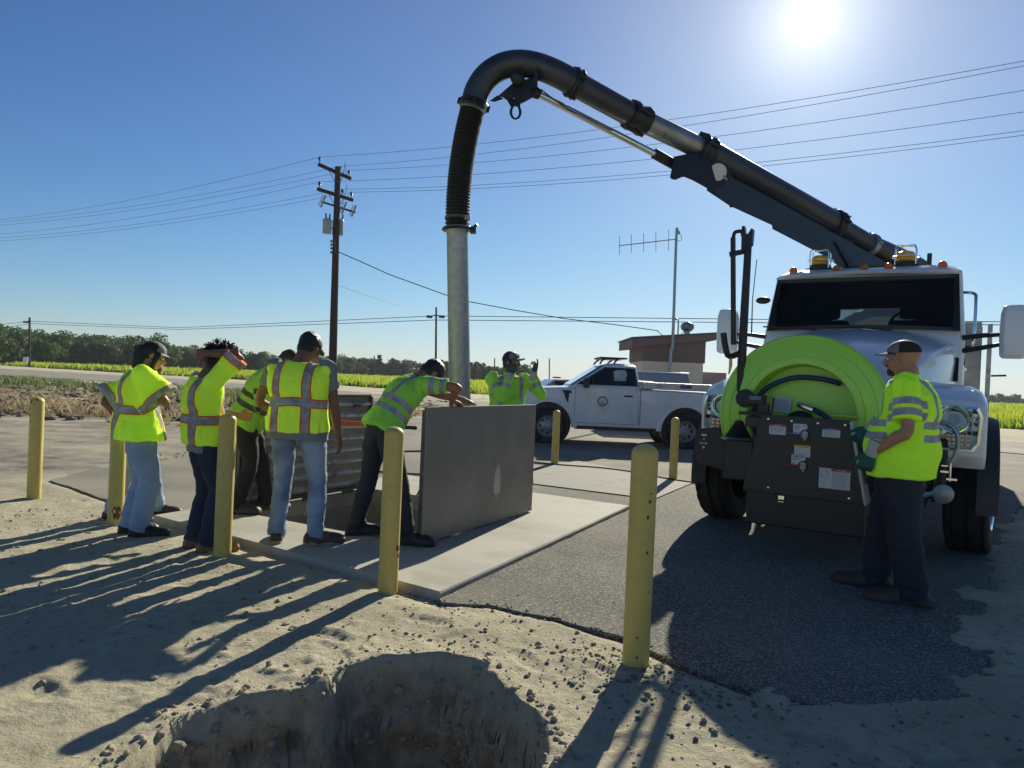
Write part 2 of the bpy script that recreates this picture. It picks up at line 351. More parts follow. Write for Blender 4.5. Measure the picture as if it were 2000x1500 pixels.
F = np.stack([idx[:-1,:-1], idx[:-1,1:], idx[1:,1:], idx[1:,:-1]], -1).reshape(-1, 4)
def zone_mat():
    m, N, L, b = mat_nodes('dry_sandy_dirt'); tc = N.new('ShaderNodeTexCoord'); o = tc.outputs['Object']
    def nz(sc, det=6, rg=.6, st=None):
        n = N.new('ShaderNodeTexNoise'); n.inputs['Scale'].default_value = sc; n.inputs['Detail'].default_value = det; n.inputs['Roughness'].default_value = rg
        L.new(o, n.inputs['Vector']); return n.outputs['Fac']
    def mr(src, a, c, lo=0, hi=1):
        r = N.new('ShaderNodeMapRange'); L.new(src, r.inputs[0]); r.inputs[1].default_value = a; r.inputs[2].default_value = c; r.inputs[3].default_value = lo; r.inputs[4].default_value = hi; return r.outputs[0]
    def mix(f, a, c, mode='MIX'):
        x = N.new('ShaderNodeMix'); x.data_type = 'RGBA'; x.blend_type = mode
        if isinstance(f, float): x.inputs[0].default_value = f
        else: L.new(f, x.inputs[0])
        for i, s in ((6, a), (7, c)):
            if isinstance(s, tuple): x.inputs[i].default_value = (*s, 1)
            else: L.new(s, x.inputs[i])
        return x.outputs[2]
    c = mix(mr(nz(1.1), .35, .65), (.44,.40,.28), (.56,.51,.365))
    c = mix(mr(nz(14, 8), .5, .72), c, (.36,.32,.23))
    c = mix(mr(nz(.35, 5), .52, .68), c, (.38,.345,.265))
    ag = N.new('ShaderNodeAttribute'); ag.attribute_name = 'grey'; c = mix(ag.outputs['Fac'], c, mix(mr(nz(3.5), .4, .6), (.17,.155,.13), (.30,.28,.23)))
    at = N.new('ShaderNodeAttribute'); at.attribute_name = 'vc'; sp = N.new('ShaderNodeSeparateXYZ'); L.new(at.outputs['Vector'], sp.inputs[0])
    c = mix(sp.outputs[0], c, mix(mr(nz(2.2), .4, .6), (.13,.11,.08), (.30,.245,.15)))     # stubble
    c = mix(sp.outputs[1], c, mix(mr(nz(.7), .4, .6), (.16,.20,.03), (.32,.36,.06)))      # field floor
    c = mix(sp.outputs[2], c, mix(mr(nz(9), .4, .62), (.30,.26,.19), (.48,.43,.32)))    # raw hole wall
    L.new(c, b.inputs['Base Color']); b.inputs['Roughness'].default_value = .95; b.inputs['Specular IOR Level'].default_value = .15
    bp = N.new('ShaderNodeBump'); bp.inputs['Strength'].default_value = 1; bp.inputs['Distance'].default_value = .02; L.new(nz(38, 10, .75), bp.inputs['Height']); L.new(bp.outputs[0], b.inputs['Normal'])
    return m
vcx = np.clip(sz*1.3*np.clip(.5+3*fbm(X*.5,Y*.9,4,201),0,1), 0, 1); vcy = np.clip(FD/2+.5, 0, 1); vcz = np.clip(-hd/.04, 0, 1)
grey = np.clip((Y-7.2-.8*fbm(X,Y,3,400))/1.5,0,1)*np.clip((22-Y)/3,0,1)*np.clip((-2.2-X)/1.5,0,1)*(.35+.65*np.clip(.5+2.2*fbm(X*.8,Y*2.2,4,402),0,1)) + np.clip((X-4.6)/.8,0,1)*np.clip((20-Y)/4,0,1)*np.clip(.35+2.5*fbm(X*1.2,Y*.8,4,404),0,1)
o = npmesh('ground', np.stack([X, Y, Z], -1).reshape(-1, 3), F, zone_mat(), colors=np.stack([vcx, vcy, vcz], -1).reshape(-1, 3)); tag(o, kind='structure'); ga_ = o.data.attributes.new('grey', 'FLOAT', 'POINT'); ga_.data.foreach_set('value', np.clip(grey,0,1).astype(np.float32).ravel())
from mathutils.kdtree import KDTree
def gz(x, y):
    i = int(np.clip(np.searchsorted(gy, y), 0, ny-1)); j = int(np.clip(np.searchsorted(gx, x), 0, nx-1)); return float(Z[i, j])
# ---- flat sheets with uneven edges
def sheet(name, poly, z, mat, step=.06, amp=.03, thick=.05, kind='structure', seed=0, freq=6, label=None):
    pts = []
    for i in range(len(poly)):
        a = Vector(poly[i]); b = Vector(poly[(i+1)%len(poly)]); L_ = (b-a).length; st = step if min(a.length, b.length) < 16 else 1.0; n = max(int(L_/st), 1)
        for k in range(n):
            p = a + (b-a)*(k/n); d = (b-a).normalized(); s = fbm(np.array([p.x*freq]), np.array([p.y*freq]), 4, seed)[0]*amp*2
            pts.append(p + Vector((-d.y, d.x))*float(s))
    bm = bmesh.new(); top = [bm.verts.new((p[0], p[1], z)) for p in pts]; bot = [bm.verts.new((p[0], p[1], z-thick)) for p in pts]
    bm.faces.new(top); n = len(pts)
    for i in range(n): bm.faces.new((top[i], bot[i], bot[(i+1)%n], top[(i+1)%n]))
    bmesh.ops.recalc_face_normals(bm, faces=bm.faces); bmesh.ops.triangulate(bm, faces=[f for f in bm.faces if len(f.verts) > 4])
    me = bpy.data.meshes.new(name); bm.to_mesh(me); bm.free(); me.materials.append(mat); o = bpy.data.objects.new(name, me); COL.objects.link(o)
    if kind: o['kind'] = kind
    return o
def asphalt_mat(name, base, light, sp=1.0):
    m, N, L, b = mat_nodes(name); tc = N.new('ShaderNodeTexCoord'); o = tc.outputs['Object']
    v = N.new('ShaderNodeTexVoronoi'); v.inputs['Scale'].default_value = 130*sp; L.new(o, v.inputs['Vector'])
    r = N.new('ShaderNodeValToRGB'); r.color_ramp.elements[0].color = (*[x*.55 for x in base], 1); r.color_ramp.elements[1].color = (*light, 1); r.color_ramp.elements[0].position = .15; r.color_ramp.elements[1].position = .95
    e = r.color_ramp.elements.new(.6); e.color = (*base, 1)
    s = N.new('ShaderNodeSeparateColor'); L.new(v.outputs['Color'], s.inputs[0]); L.new(s.outputs[0], r.inputs[0])
    n = N.new('ShaderNodeTexNoise'); n.inputs['Scale'].default_value = .8; n.inputs['Detail'].default_value = 8; L.new(o, n.inputs['Vector'])
    mr = N.new('ShaderNodeMapRange'); L.new(n.outputs['Fac'], mr.inputs[0]); mr.inputs[1].default_value = .42; mr.inputs[2].default_value = .72; mr.inputs[4].default_value = .40
    sx_ = N.new('ShaderNodeSeparateXYZ'); L.new(o, sx_.inputs[0])          # windblown dust lies thicker on the far and left parts
    def mp_(src, a_, b_): q = N.new('ShaderNodeMapRange'); L.new(src, q.inputs[0]); q.inputs[1].default_value = a_; q.inputs[2].default_value = b_; q.inputs[4].default_value = .75; return q.outputs[0]
    dm = N.new('ShaderNodeMath'); dm.operation = 'MAXIMUM'; L.new(mp_(sx_.outputs[0], -1.2, -3.2), dm.inputs[0]); L.new(mp_(sx_.outputs[1], 8.5, 12.5), dm.inputs[1])
    dn = N.new('ShaderNodeMath'); dn.operation = 'MULTIPLY'; L.new(dm.outputs[0], dn.inputs[0]); L.new(n.outputs['Fac'], dn.inputs[1])
    da = N.new('ShaderNodeMath'); da.operation = 'MULTIPLY_ADD'; L.new(dn.outputs[0], da.inputs[0]); da.inputs[1].default_value = 1.7; L.new(mr.outputs[0], da.inputs[2]); da.use_clamp = True
    mi = N.new('ShaderNodeMix'); mi.data_type = 'RGBA'; L.new(da.outputs[0], mi.inputs[0]); L.new(r.outputs[0], mi.inputs[6]); mi.inputs[7].default_value = (.29,.27,.215,1)
    L.new(mi.outputs[2], b.inputs['Base Color']); b.inputs['Roughness'].default_value = .9; b.inputs['Specular IOR Level'].default_value = .2
    bp = N.new('ShaderNodeBump'); bp.inputs['Strength'].default_value = .9; bp.inputs['Distance'].default_value = .006; L.new(v.outputs['Distance'], bp.inputs['Height']); bp.invert = True; L.new(bp.outputs[0], b.inputs['Normal'])
    return m
M['asphalt'] = asphalt_mat('worn_asphalt', (.130,.126,.113), (.36,.35,.31)); M['road'] = asphalt_mat('road_asphalt', (.11,.108,.105), (.2,.2,.19), .2)
sheet('asphalt_apron', ASPH, .012, M['asphalt'], amp=.035, thick=.06)
sheet('road', ROADF + ROADN[::-1], .03, M['road'], step=.5, amp=.15, thick=.1)
SLAB = g2((1040,914),(1130,903),(1352,946),(1278,978),(1042,948))
sheet('side_slab', SLAB, .026, M['oldconcrete'], amp=.004, thick=.04)
# ---- concrete pad with the hatch opening (ring of four quads with a real edge)
def pad():
    mb = MB(); out = [Vector((p[0], p[1], 0)) for p in PAD]; inn = [HA, HD, HC, HB]; inn = [HA, HB, HC, HD]
    # order both counter-clockwise starting at the corner nearest the camera
    z1, z0 = Vector((0,0,PADZ)), Vector((0,0,-.12)); n = 4
    oo = []; ii = []
    K = 24
    for i in range(4):
        a, b = out[i], out[(i+1)%4]; c, d = inn[i], inn[(i+1)%4]
        for k in range(K):
            t = k/K; p = a.lerp(b, t); w = .006*mnoise.noise(p*5); dd = (b-a).normalized(); p = p + Vector((-dd.y, dd.x, 0))*w
            oo.append(p); ii.append(c.lerp(d, t))
    m_ = len(oo); ch = .012
    cen = sum(out, Vector())/4
    rings = [[p+z0 for p in ii], [p+z1 for p in ii], [p+(cen-p).normalized()*ch+z1 for p in oo], [p+z1-Vector((0,0,ch)) for p in oo], [p+z0 for p in oo]]
    mb.loft(rings, True, False); return mb
pad().build('hatch_pad', M['concrete'], smooth=30)['kind'] = 'structure'
mb = MB()                                             # the vault under the hatch
for a, b in ((HA,HB),(HB,HC),(HC,HD),(HD,HA)):
    mid = (a+b)/2; c = (HA+HC)/2; out_ = (mid-c).normalized()
    mb.bar(a+out_*.035+Vector((0,0,-1.6)), b+out_*.035+Vector((0,0,-1.6)), .06, 3.2-.01)
mb.box((HA+HC)/2+Vector((0,0,-3.2)), (3.6,3.6,.1))
mb.build('hatch_vault', M['oldconcrete'], smooth=0)['kind'] = 'structure'
# ---- gravel, clods: nobody could count them
CLZ = []
def stones(name, spots, mat, label, kind='stuff'):
    V = []; Fc = []; base = 0
    bm = bmesh.new(); bmesh.ops.create_icosphere(bm, subdivisions=1, radius=1); bv = np.array([v.co[:] for v in bm.verts]); bf = np.array([[v.index for v in f.verts] for f in bm.faces]); bm.free()
    for x, y, s in spots:
        v = bv*(1+.35*(rng.rand(len(bv),1)-.5))*s*np.array([rng.uniform(.7,1.4), rng.uniform(.7,1.4), rng.uniform(.4,.8)])
        a = rng.uniform(0,6.28); ca, sa = math.cos(a), math.sin(a); v = v @ np.array([[ca,sa,0],[-sa,ca,0],[0,0,1]])
        ins = sdist(np.array([x]), np.array([y]), ASPH)[0] < 0
        v += np.array([x, y, max(gz(x, y), .012 if ins else -9) + s*.2]); V.append(v); Fc.append(bf+base); base += len(bv)
    if name == 'dirt_clods':
        bm = bmesh.new(); bmesh.ops.create_icosphere(bm, subdivisions=2, radius=1); bv2 = np.array([v.co[:] for v in bm.verts]); bf2 = np.array([[v.index for v in f.verts] for f in bm.faces]); bm.free()
        for x, y, z, s in CLZ:
            v = bv2*(1+.30*(rng.rand(len(bv2),1)-.5))*s*np.array([rng.uniform(.7,1.4), rng.uniform(.7,1.3), rng.uniform(.6,1.1)]); V.append(v+np.array([x, y-s*.1, z+s*.05])); Fc.append(bf2+base); base += len(bv2)
    o = npmesh(name, np.concatenate(V), np.concatenate(Fc), mat, smooth=False); tag(o, label, 'gravel', kind=kind)
M['stone'] = pm('grey_stone', (.16,.15,.13), .9, var=.5, scale=6); M['clod'] = pm('dirt_clod', (.30,.26,.19), .95, var=.2, scale=6)
sp = []
for (cx, cy), sd, n, mn, mxx in ((G(1160,1285)[:2], .22, 130, .004, .014), (G(1190,1330)[:2], .3, 120, .004, .016), (G(1330,1350)[:2], .22, 150, .004, .017), (G(950,1215)[:2], .4, 80, .004, .014), (G(900,1260)[:2], .35, 90, .004, .013), (G(1600,1420)[:2], .5, 260, .003, .012), (G(800,1163)[:2], .06, 40, .005, .018), (G(1250,1310)[:2], .15, 60, .004, .012)):
    for i in range(n):
        x, y = rng.normal(cx, sd), rng.normal(cy, sd*.7)
        if sdist(np.array([x]), np.array([y]), HOLE)[0] > .03 and y > 1.5: sp.append((x, y, mn*rng.uniform(.8, 1) + (mxx-mn)*rng.rand()**2.5))
for i in range(len(ASPH)):                                      # crumbled asphalt along the apron edge
    a = Vector(ASPH[i]); b = Vector(ASPH[(i+1)%len(ASPH)])
    if max(a.length, b.length) < 9 and a.x < 1.0:
        for k in range(int((b-a).length*75)):
            p = a.lerp(b, rng.rand()); sp.append((p.x+rng.normal(0,.03), p.y+rng.normal(0,.03)-.02, rng.uniform(.003,.014)))
stones('loose_gravel', sp, M['stone'], 'dark gravel and crumbled asphalt bits scattered along the edge of the paving')
sp = []
while len(sp) < 3600:
    x, y = rng.uniform(-5.5, 5), rng.uniform(2.3, 12)
    if sdist(np.array([x]), np.array([y]), ASPH)[0] > 0 and sdist(np.array([x]), np.array([y]), HOLE)[0] > .02 and sdist(np.array([x]), np.array([y]), PAD)[0] > 0:
        if vn(np.array([x*2.]), np.array([y*2.]), 7)[0] > .35: sp.append((x, y, 0.003+.015*rng.rand()**3.5))
wi = np.argwhere((hd > -.45) & (hd < .10) & (Y > 2.2)); pick = wi[rng.choice(len(wi), 1500)]
CLZ = [(float(X[i,j]), float(Y[i,j]), float(Z[i,j]), (.004+.024*rng.rand()**4)*(1 if hd[i,j] < 0 else .7)) for i, j in pick]
stones('dirt_clods', sp, M['clod'], 'small tan dirt crumbs scattered over the sandy ground')
# ------------------------------------------------------------------ field, weeds, stubble (stuff) and trees
def leafmat(name, c1, c2, tr=.35, sc=1.2):
    return pm(name, c1, .6, col2=c2, scale=sc, trans=tr, spec=.3)
M['fieldgrass'] = leafmat('yellow_green_field', (.25,.35,.03), (.50,.55,.07), .5, .35)
M['weed'] = leafmat('grey_green_weed', (.11,.16,.06), (.22,.26,.10), .4, 2); M['straw'] = leafmat('dry_straw', (.32,.24,.12), (.52,.42,.24), .3, 1.5)
M['orchard'] = leafmat('walnut_leaves', (.035,.075,.018), (.09,.15,.035), .35, .5); M['fartree'] = leafmat('distant_leaves', (.06,.085,.045), (.10,.13,.065), .3, .3)
M['conifer'] = leafmat('conifer_needles', (.035,.05,.035), (.06,.08,.05), .2, .5)
def blades(name, xs, ys, hs, ws, mat, label, cat, lean=.35, z0=None, parts=1):
    n = len(xs); a = rng.uniform(0, math.pi, n); la = rng.uniform(0, 6.283, n); ln = rng.uniform(0, lean, n)*hs
    zz = np.array([gz(x, y) for x, y in zip(xs, ys)]) if z0 is None else z0
    dx = np.cos(a)*ws/2; dy = np.sin(a)*ws/2; tx = np.cos(la)*ln; ty = np.sin(la)*ln
    v = np.zeros((n, 4, 3)); v[:,0] = np.stack([xs-dx, ys-dy, zz-.02], -1); v[:,1] = np.stack([xs+dx, ys+dy, zz-.02], -1)
    v[:,2] = np.stack([xs+dx*.8+tx*.5, ys+dy*.8+ty*.5, zz+hs*.6], -1); v[:,3] = np.stack([xs+tx, ys+ty, zz+hs], -1)
    f = np.arange(n*4).reshape(n, 4); o = npmesh(name, v.reshape(-1,3), f, mat, smooth=False); return tag(o, label, cat, kind='stuff')
# field of tall yellow-green grass beyond the road
n = 150000; q = rng.rand(n); s = q*(len(FIELD)-1); fi = np.array(FIELD, float)
i0 = np.minimum(s.astype(int), len(FIELD)-2); tt = rng.rand(n)
seglen = np.array([math.hypot(*(fi[i+1]-fi[i])) for i in range(len(FIELD)-1)]); pr = seglen/seglen.sum(); i0 = rng.choice(len(FIELD)-1, n, p=pr)
px = fi[i0,0]+(fi[i0+1,0]-fi[i0,0])*tt; py = fi[i0,1]+(fi[i0+1,1]-fi[i0,1])*tt; dd = .2+(rng.rand(n)**2.2)*170
sel = py > 0
xs = px+dd*.57+rng.normal(0,.3,n); ys = py+dd*.82+rng.normal(0,.3,n); hs = np.clip(rng.normal(.62,.14,n), .3, 1.1)*(.75+.5*vn(xs*.15,ys*.15,3))*np.clip(dd*.8+.4, .35, 1)
zg = np.zeros(n); ok = (ys > 8) & (np.abs(xs) < ys*.85+6); xs, ys, hs = xs[ok], ys[ok], hs[ok]; D_ = np.hypot(xs, ys)
blades('field_crop', xs, ys, hs, .05+D_*.0022, M['fieldgrass'], 'tall yellow green crop standing in the field beyond the road', 'crop', z0=np.zeros(len(xs)))
# weeds on the near side of the road
n = 34000; xs = rng.uniform(-42, -7.5, n); ys = rng.uniform(27, 47, n); k = .5+1.1*fbm(xs*.28, ys*.42, 4, 5); lim = np.clip((ys-30)/8, 0, 1)*.12; ok = (k > .66-lim) & (sdist(xs, ys, ROADF+ROADN[::-1]) > .5)
xs, ys, k = xs[ok], ys[ok], k[ok]; blades('weeds', xs, ys, rng.uniform(.08,.34,len(xs))*(.4+k), rng.uniform(.04,.11,len(xs)), M['weed'], 'grey green weeds growing along the near side of the road', 'weeds', .8)
n = 42000; xs = rng.uniform(-24, -2.6, n); ys = rng.uniform(16.5, 34, n); k = fbm(xs*.5, ys*1.4, 4, 15); ok = (k > .06) & (sdist(xs, ys, ASPH) > .4) & (xs > -ys*.8)
xs, ys = xs[ok], ys[ok]; blades('dry_stubble', xs, ys, rng.uniform(.03,.17,len(xs))*(1+2.2*(ys<20.5)*rng.rand(len(xs))), rng.uniform(.012,.035,len(xs)), M['straw'], 'dry straw coloured stubble lying on the dark soil left of the paving', 'stubble', 1.6)
sp = [(x, y, .03+.13*rng.rand()**3) for x, y in zip(rng.uniform(-28,-3,4200), rng.uniform(16.5,40,4200))]
stones('soil_clods', sp, pm('dark_soil_clods', (.15,.125,.09), .95, var=.35, scale=3), 'dark clods of turned soil between the dry stubble left of the paving')
def crown(rx, rz, cz, nl, size, seed, conif=False, top=None):
    r = np.random.RandomState(seed); nc = 26; cl = []
    for i in range(nc):
        if conif:
            t = r.rand(); rad = rx*(1-t)**.8; a = r.uniform(0,6.28); q = r.rand()**.5; cl.append((math.cos(a)*rad*q, math.sin(a)*rad*q, cz-rz+2*rz*t, .28*rx+.3*rad))
        else:
            u = r.uniform(-1,1); a = r.uniform(0,6.28); q = .75*r.rand()**.4; s_ = math.sqrt(1-u*u); cl.append((rx*q*s_*math.cos(a), rx*q*s_*math.sin(a), cz+rz*q*u, rx*r.uniform(.22,.42)))
    cl = np.array(cl); ci = r.randint(0, nc, nl); d = r.normal(size=(nl,3)); d /= np.linalg.norm(d, axis=1)[:,None]; rr = r.rand(nl)**.35
    p = cl[ci,:3] + d*(cl[ci,3]*rr)[:,None]*np.array([1,1,.8 if not conif else .6])
    u = r.normal(size=(nl,3)); u /= np.linalg.norm(u, axis=1)[:,None]; w = np.cross(u, r.normal(size=(nl,3))); w /= np.linalg.norm(w, axis=1)[:,None]
    sz_ = size*r.uniform(.5,1.3,nl)[:,None]; v = np.stack([p-u*sz_, p+w*sz_*.6, p+u*sz_, p-w*sz_*.6], 1); return v.reshape(-1,3), np.arange(nl*4).reshape(nl,4)
M['bark'] = pm('bark', (.09,.07,.05), .95, var=.3, scale=6)
def make_tree(rx, rz, cz, nl, size, seed, mat, conif, name, label, group, loc, sc, cat='tree'):
    t = thing(name, label, cat, loc, 0, group); v, f = crown(rx, rz, cz, nl, size, seed, conif); npmesh('crown', v, f, mat, t, smooth=False)
    mb = MB(); r = random.Random(seed); mb.tube([(0,0,-.2),(.1,0,cz*.5),(0,.1,cz)], [.2*rx/3,.15*rx/3,.05], 7)
    if not conif:
        for i in range(5): a = r.uniform(0,6.28); mb.tube([(.05,0,cz*.35),(math.cos(a)*rx*.3, math.sin(a)*rx*.3, cz*.75),(math.cos(a)*rx*.6, math.sin(a)*rx*.6, cz*1.1)], [.09*rx/3,.06*rx/3,.02], 5)
    mb.build('trunk', M['bark'], t); t.scale = (sc,)*3; return t
protos = [None]*3; cnt = 0
def place(protos, i, mk, loc, sc, label):
    if protos[i] is None: protos[i] = mk(loc, sc, label); return protos[i]
    c = copy_tree(protos[i]); c.location = loc; c.scale = (sc*rng.uniform(.95,1.05), sc*rng.uniform(.95,1.05), sc*rng.uniform(.93,1.08)); c.rotation_euler.z = rng.uniform(0,6.28); c['label'] = label; return c
# walnut orchard at the left: rows running away; photo x of each crown centre -> labels say where it shows
GRP = 'dark green walnut trees of the orchard beyond the field'
xs_px = [-40,10,58,105,150,196,240,285,330,372,412,455,500,545,590,628]
for j, px_ in enumerate(xs_px):
    for row in range(3):
        t = px_/640; Yd = 112 + t*75 + row*9 + rng.uniform(-2,2); hgt = 7.2 - max(t,0)*.3
        p = P(px_ + row*22 + rng.uniform(-6,6), 700, Yd); lab = 'dark green walnut tree in the dense orchard beyond the yellow green field'
        i = (j+row) % 3
        place(protos, i, lambda loc, sc, lb: make_tree(4.9, 3.5, 3.7, 6500, .27, 40+i, M['orchard'], False, 'walnut_tree', lb, GRP, loc, sc), (p.x, p.y, 0), hgt/7.3*rng.uniform(.84,1.08)*(1 if px_ < 300 else .84), lab)
pf = [None]*2
for j in range(50):
    px_ = 645 + j*9 if j < 44 else 1925 + (j-44)*16
    Yd = (225 if j < 44 else 330) + rng.uniform(-15,15); p = P(px_, 700, Yd); i = j % 2
    place(pf, i, lambda loc, sc, lb: make_tree(4.5, 3.1, 3.9, 2600, .36, 70+i, M['fartree'], False, 'distant_tree', lb, 'rounded trees in the far tree line', loc, sc), (p.x, p.y, -1.0), rng.uniform(.62,1.0)*(1.0 if j < 44 else .85), 'rounded tree in the far tree line beyond the field')
pc = [None]
for px_, ty, Yd, lab in ((667,698,215,'bushy evergreen rising above the far tree line just right of the utility pole'),(741,690,215,'tallest dark conifer above the far tree line, left of the leaning worker'),(862,700,200,'narrow conifer just right of the thin far pole'),(872,706,205,'shorter narrow conifer beside the thin far pole'),(920,705,205,'conifer right behind the galvanized suction pipe'),(928,712,190,'low conifer at the right of the suction pipe'),(955,717,200,'low dark conifer left of the gloved worker'),(1292,748,180,'dark tree between pickup and block hut')):
    p = P(px_, ty, Yd); place(pc, 0, lambda loc, sc, lb: make_tree(2.4, 4.2, 4.6, 2600, .30, 90, M['conifer'], True, 'conifer', lb, 'dark conifers above the far tree line', loc, sc), (p.x, p.y, 0), p.z/8.9, lab)
# ------------------------------------------------------------------ bollards
M['bollard'] = pm('yellow_bollard_paint', (.55,.43,.11), .5, var=.06, scale=5, bump=.12, bscale=30, dirt=(.40,.33,.13), dscale=5, dthr=.53)
M['rust'] = pm('rust', (.16,.065,.03), .9, var=.4, scale=30)
def bollard(px, py, top, r, label, marks=(), lean=0):
    g = G(px, py); loc = (g.x, g.y, 0)
    d = g.y; h = P(px+ (py-top)*.036, top, d).z
    t = thing('bollard', label, 'bollard', loc, 0, 'yellow steel bollards around the hatch'); t.rotation_euler.x = lean
    mb = MB(); prof = [(r, -.15), (r, h-.05)] + [(r*math.cos(a), h-.05+.05*math.sin(a)) for a in [i*math.pi/16 for i in range(1, 9)]]
    mb.lathe(prof, n=40); mb.build('post', M['bollard'], t, smooth=50)
    r_ = random.Random(int(px))
    for (a, z, s) in marks:
        n = 9; mk = MB(); ring = [(math.cos(R(a))*(r+.003), math.sin(R(a))*(r+.003), z)]
        for k in range(n):
            q = 2*math.pi*k/n; rr = s*r_.uniform(.6,1.2); aa = R(a)+rr*math.cos(q)/r; ring.append((math.cos(aa)*(r+.0015), math.sin(aa)*(r+.0015), z+rr*1.3*math.sin(q)))
        mk.add(ring, [(0, 1+k, 1+(k+1)%n) for k in range(n)]); mk.build('rust_chip', M['rust'], t, smooth=0)
    return t
bollard(66, 975, 775, .064, 'yellow bollard with rust streaks standing alone at the far left', [(-110,1.0,.014),(-125,.93,.012),(-120,.86,.01),(-115,.8,.008),(-60,1.02,.01),(-80,.98,.008)])
bollard(225, 1028, 815, .064, 'yellow bollard with a big rust patch at its foot, behind the woman in light jeans', [(-50,.13,.045)])
bollard(434, 1087, 808, .064, 'yellow bollard directly beside the curly haired person in brown boots', [(-60,.22,.006)])
bollard(757, 1157, 833, .065, 'yellow bollard in front of the worker who leans on the open hatch lid', [(-20,.3,.02),(-15,.25,.012)])
bollard(1241, 1301, 867, .068, 'yellow bollard nearest the camera, right of the concrete pad', [(-70,.86,.010),(-75,.78,.009),(-72,.6,.009),(-100,.17,.006),(-95,.07,.008),(-65,.9,.005),(-58,.4,.005)])
bollard(1083, 908, 801, .063, 'yellow bollard in front of the front wheel of the white pickup', [(-90,.3,.008)])
bollard(1314, 938, 815, .063, 'yellow bollard between the white pickup and the hose reel truck', [(-90,.9,.006)])
# ------------------------------------------------------------------ hatch lids
def diamond_mat():
    m, N, L, b = mat_nodes('diamond_plate_steel'); tc = N.new('ShaderNodeTexCoord'); o = tc.outputs['Object']
    outs = []
    for ang, off in ((45, 0), (-45, .5)):
        mp = N.new('ShaderNodeMapping'); mp.inputs['Rotation'].default_value = (R(90), 0, 0) if False else (0, 0, 0)
        sp = N.new('ShaderNodeSeparateXYZ'); L.new(o, sp.inputs[0])
        cb = N.new('ShaderNodeCombineXYZ'); L.new(sp.outputs[1], cb.inputs[0]); L.new(sp.outputs[2], cb.inputs[1])
        mp.inputs['Rotation'].default_value = (0,0,R(ang)); mp.inputs['Scale'].default_value = (38, 38, 1); mp.inputs['Location'].default_value = (off, off, 0); L.new(cb.outputs[0], mp.inputs[0])
        fr = N.new('ShaderNodeVectorMath'); fr.operation = 'FRACTION'; L.new(mp.outputs[0], fr.inputs[0])
        sb = N.new('ShaderNodeVectorMath'); sb.operation = 'SUBTRACT'; L.new(fr.outputs[0], sb.inputs[0]); sb.inputs[1].default_value = (.5,.5,0)
        ms = N.new('ShaderNodeVectorMath'); ms.operation = 'MULTIPLY'; L.new(sb.outputs[0], ms.inputs[0]); ms.inputs[1].default_value = (1, 3.2, 0)
        ln = N.new('ShaderNodeVectorMath'); ln.operation = 'LENGTH'; L.new(ms.outputs[0], ln.inputs[0])
        mr = N.new('ShaderNodeMapRange'); L.new(ln.outputs['Value'], mr.inputs[0]); mr.inputs[1].default_value = .5; mr.inputs[2].default_value = .3; outs.append(mr.outputs[0])
    mx = N.new('ShaderNodeMath'); mx.operation = 'MAXIMUM'; L.new(outs[0], mx.inputs[0]); L.new(outs[1], mx.inputs[1])
    bp = N.new('ShaderNodeBump'); bp.inputs['Strength'].default_value = 1; bp.inputs['Distance'].default_value = .004; L.new(mx.outputs[0], bp.inputs['Height']); L.new(bp.outputs[0], b.inputs['Normal'])
    n = N.new('ShaderNodeTexNoise'); n.inputs['Scale'].default_value = 2.2; n.inputs['Detail'].default_value = 7; L.new(o, n.inputs['Vector'])
    r = N.new('ShaderNodeValToRGB'); L.new(n.outputs['Fac'], r.inputs[0]); r.color_ramp.elements[0].position = .35; r.color_ramp.elements[1].position = .68; r.color_ramp.elements[0].color = (.18,.166,.14,1); r.color_ramp.elements[1].color = (.29,.268,.225,1)
    mi = N.new('ShaderNodeMix'); mi.data_type = 'RGBA'; L.new(mx.outputs[0], mi.inputs[0]); L.new(r.outputs[0], mi.inputs[6]); mi.inputs[7].default_value = (.37,.35,.31,1)
    # pale mineral scar in the plate
    vs = N.new('ShaderNodeVectorMath'); vs.operation = 'SUBTRACT'; L.new(o, vs.inputs[0]); vs.inputs[1].default_value = (0, 1.19, .40)
    vm = N.new('ShaderNodeVectorMath'); vm.operation = 'MULTIPLY'; L.new(vs.outputs[0], vm.inputs[0]); vm.inputs[1].default_value = (0, 10, 4.2)
    ln = N.new('ShaderNodeVectorMath'); ln.operation = 'LENGTH'; L.new(vm.outputs[0], ln.inputs[0])
    n2 = N.new('ShaderNodeTexNoise'); n2.inputs['Scale'].default_value = 28; n2.inputs['Detail'].default_value = 6; L.new(o, n2.inputs['Vector'])
    ad = N.new('ShaderNodeMath'); ad.operation = 'ADD'; L.new(ln.outputs['Value'], ad.inputs[0]); L.new(n2.outputs['Fac'], ad.inputs[1])
    mk = N.new('ShaderNodeMapRange'); L.new(ad.outputs[0], mk.inputs[0]); mk.inputs[1].default_value = 1.25; mk.inputs[2].default_value = 1.0
    m2 = N.new('ShaderNodeMix'); m2.data_type = 'RGBA'; L.new(mk.outputs[0], m2.inputs[0]); L.new(mi.outputs[2], m2.inputs[6]); m2.inputs[7].default_value = (.55,.54,.50,1)
    L.new(m2.outputs[2], b.inputs['Base Color']); b.inputs['Metallic'].default_value = .2; b.inputs['Roughness'].default_value = .5; return m
M['diamond'] = diamond_mat()
M['lidsteel'] = pm('old_lid_steel', (.11,.105,.095), .6, metal=.35, var=.3, scale=5, bump=.3, dirt=(.23,.22,.2), dscale=6, dthr=.55)
M['ribsteel'] = pm('galvanized_rib', (.50,.49,.45), .5, metal=.3, var=.2, scale=8, dirt=(.15,.145,.13), dscale=7, dthr=.52)
ez = math.atan2(-E1.x, E1.y)                       # local +y runs along the hinge edge
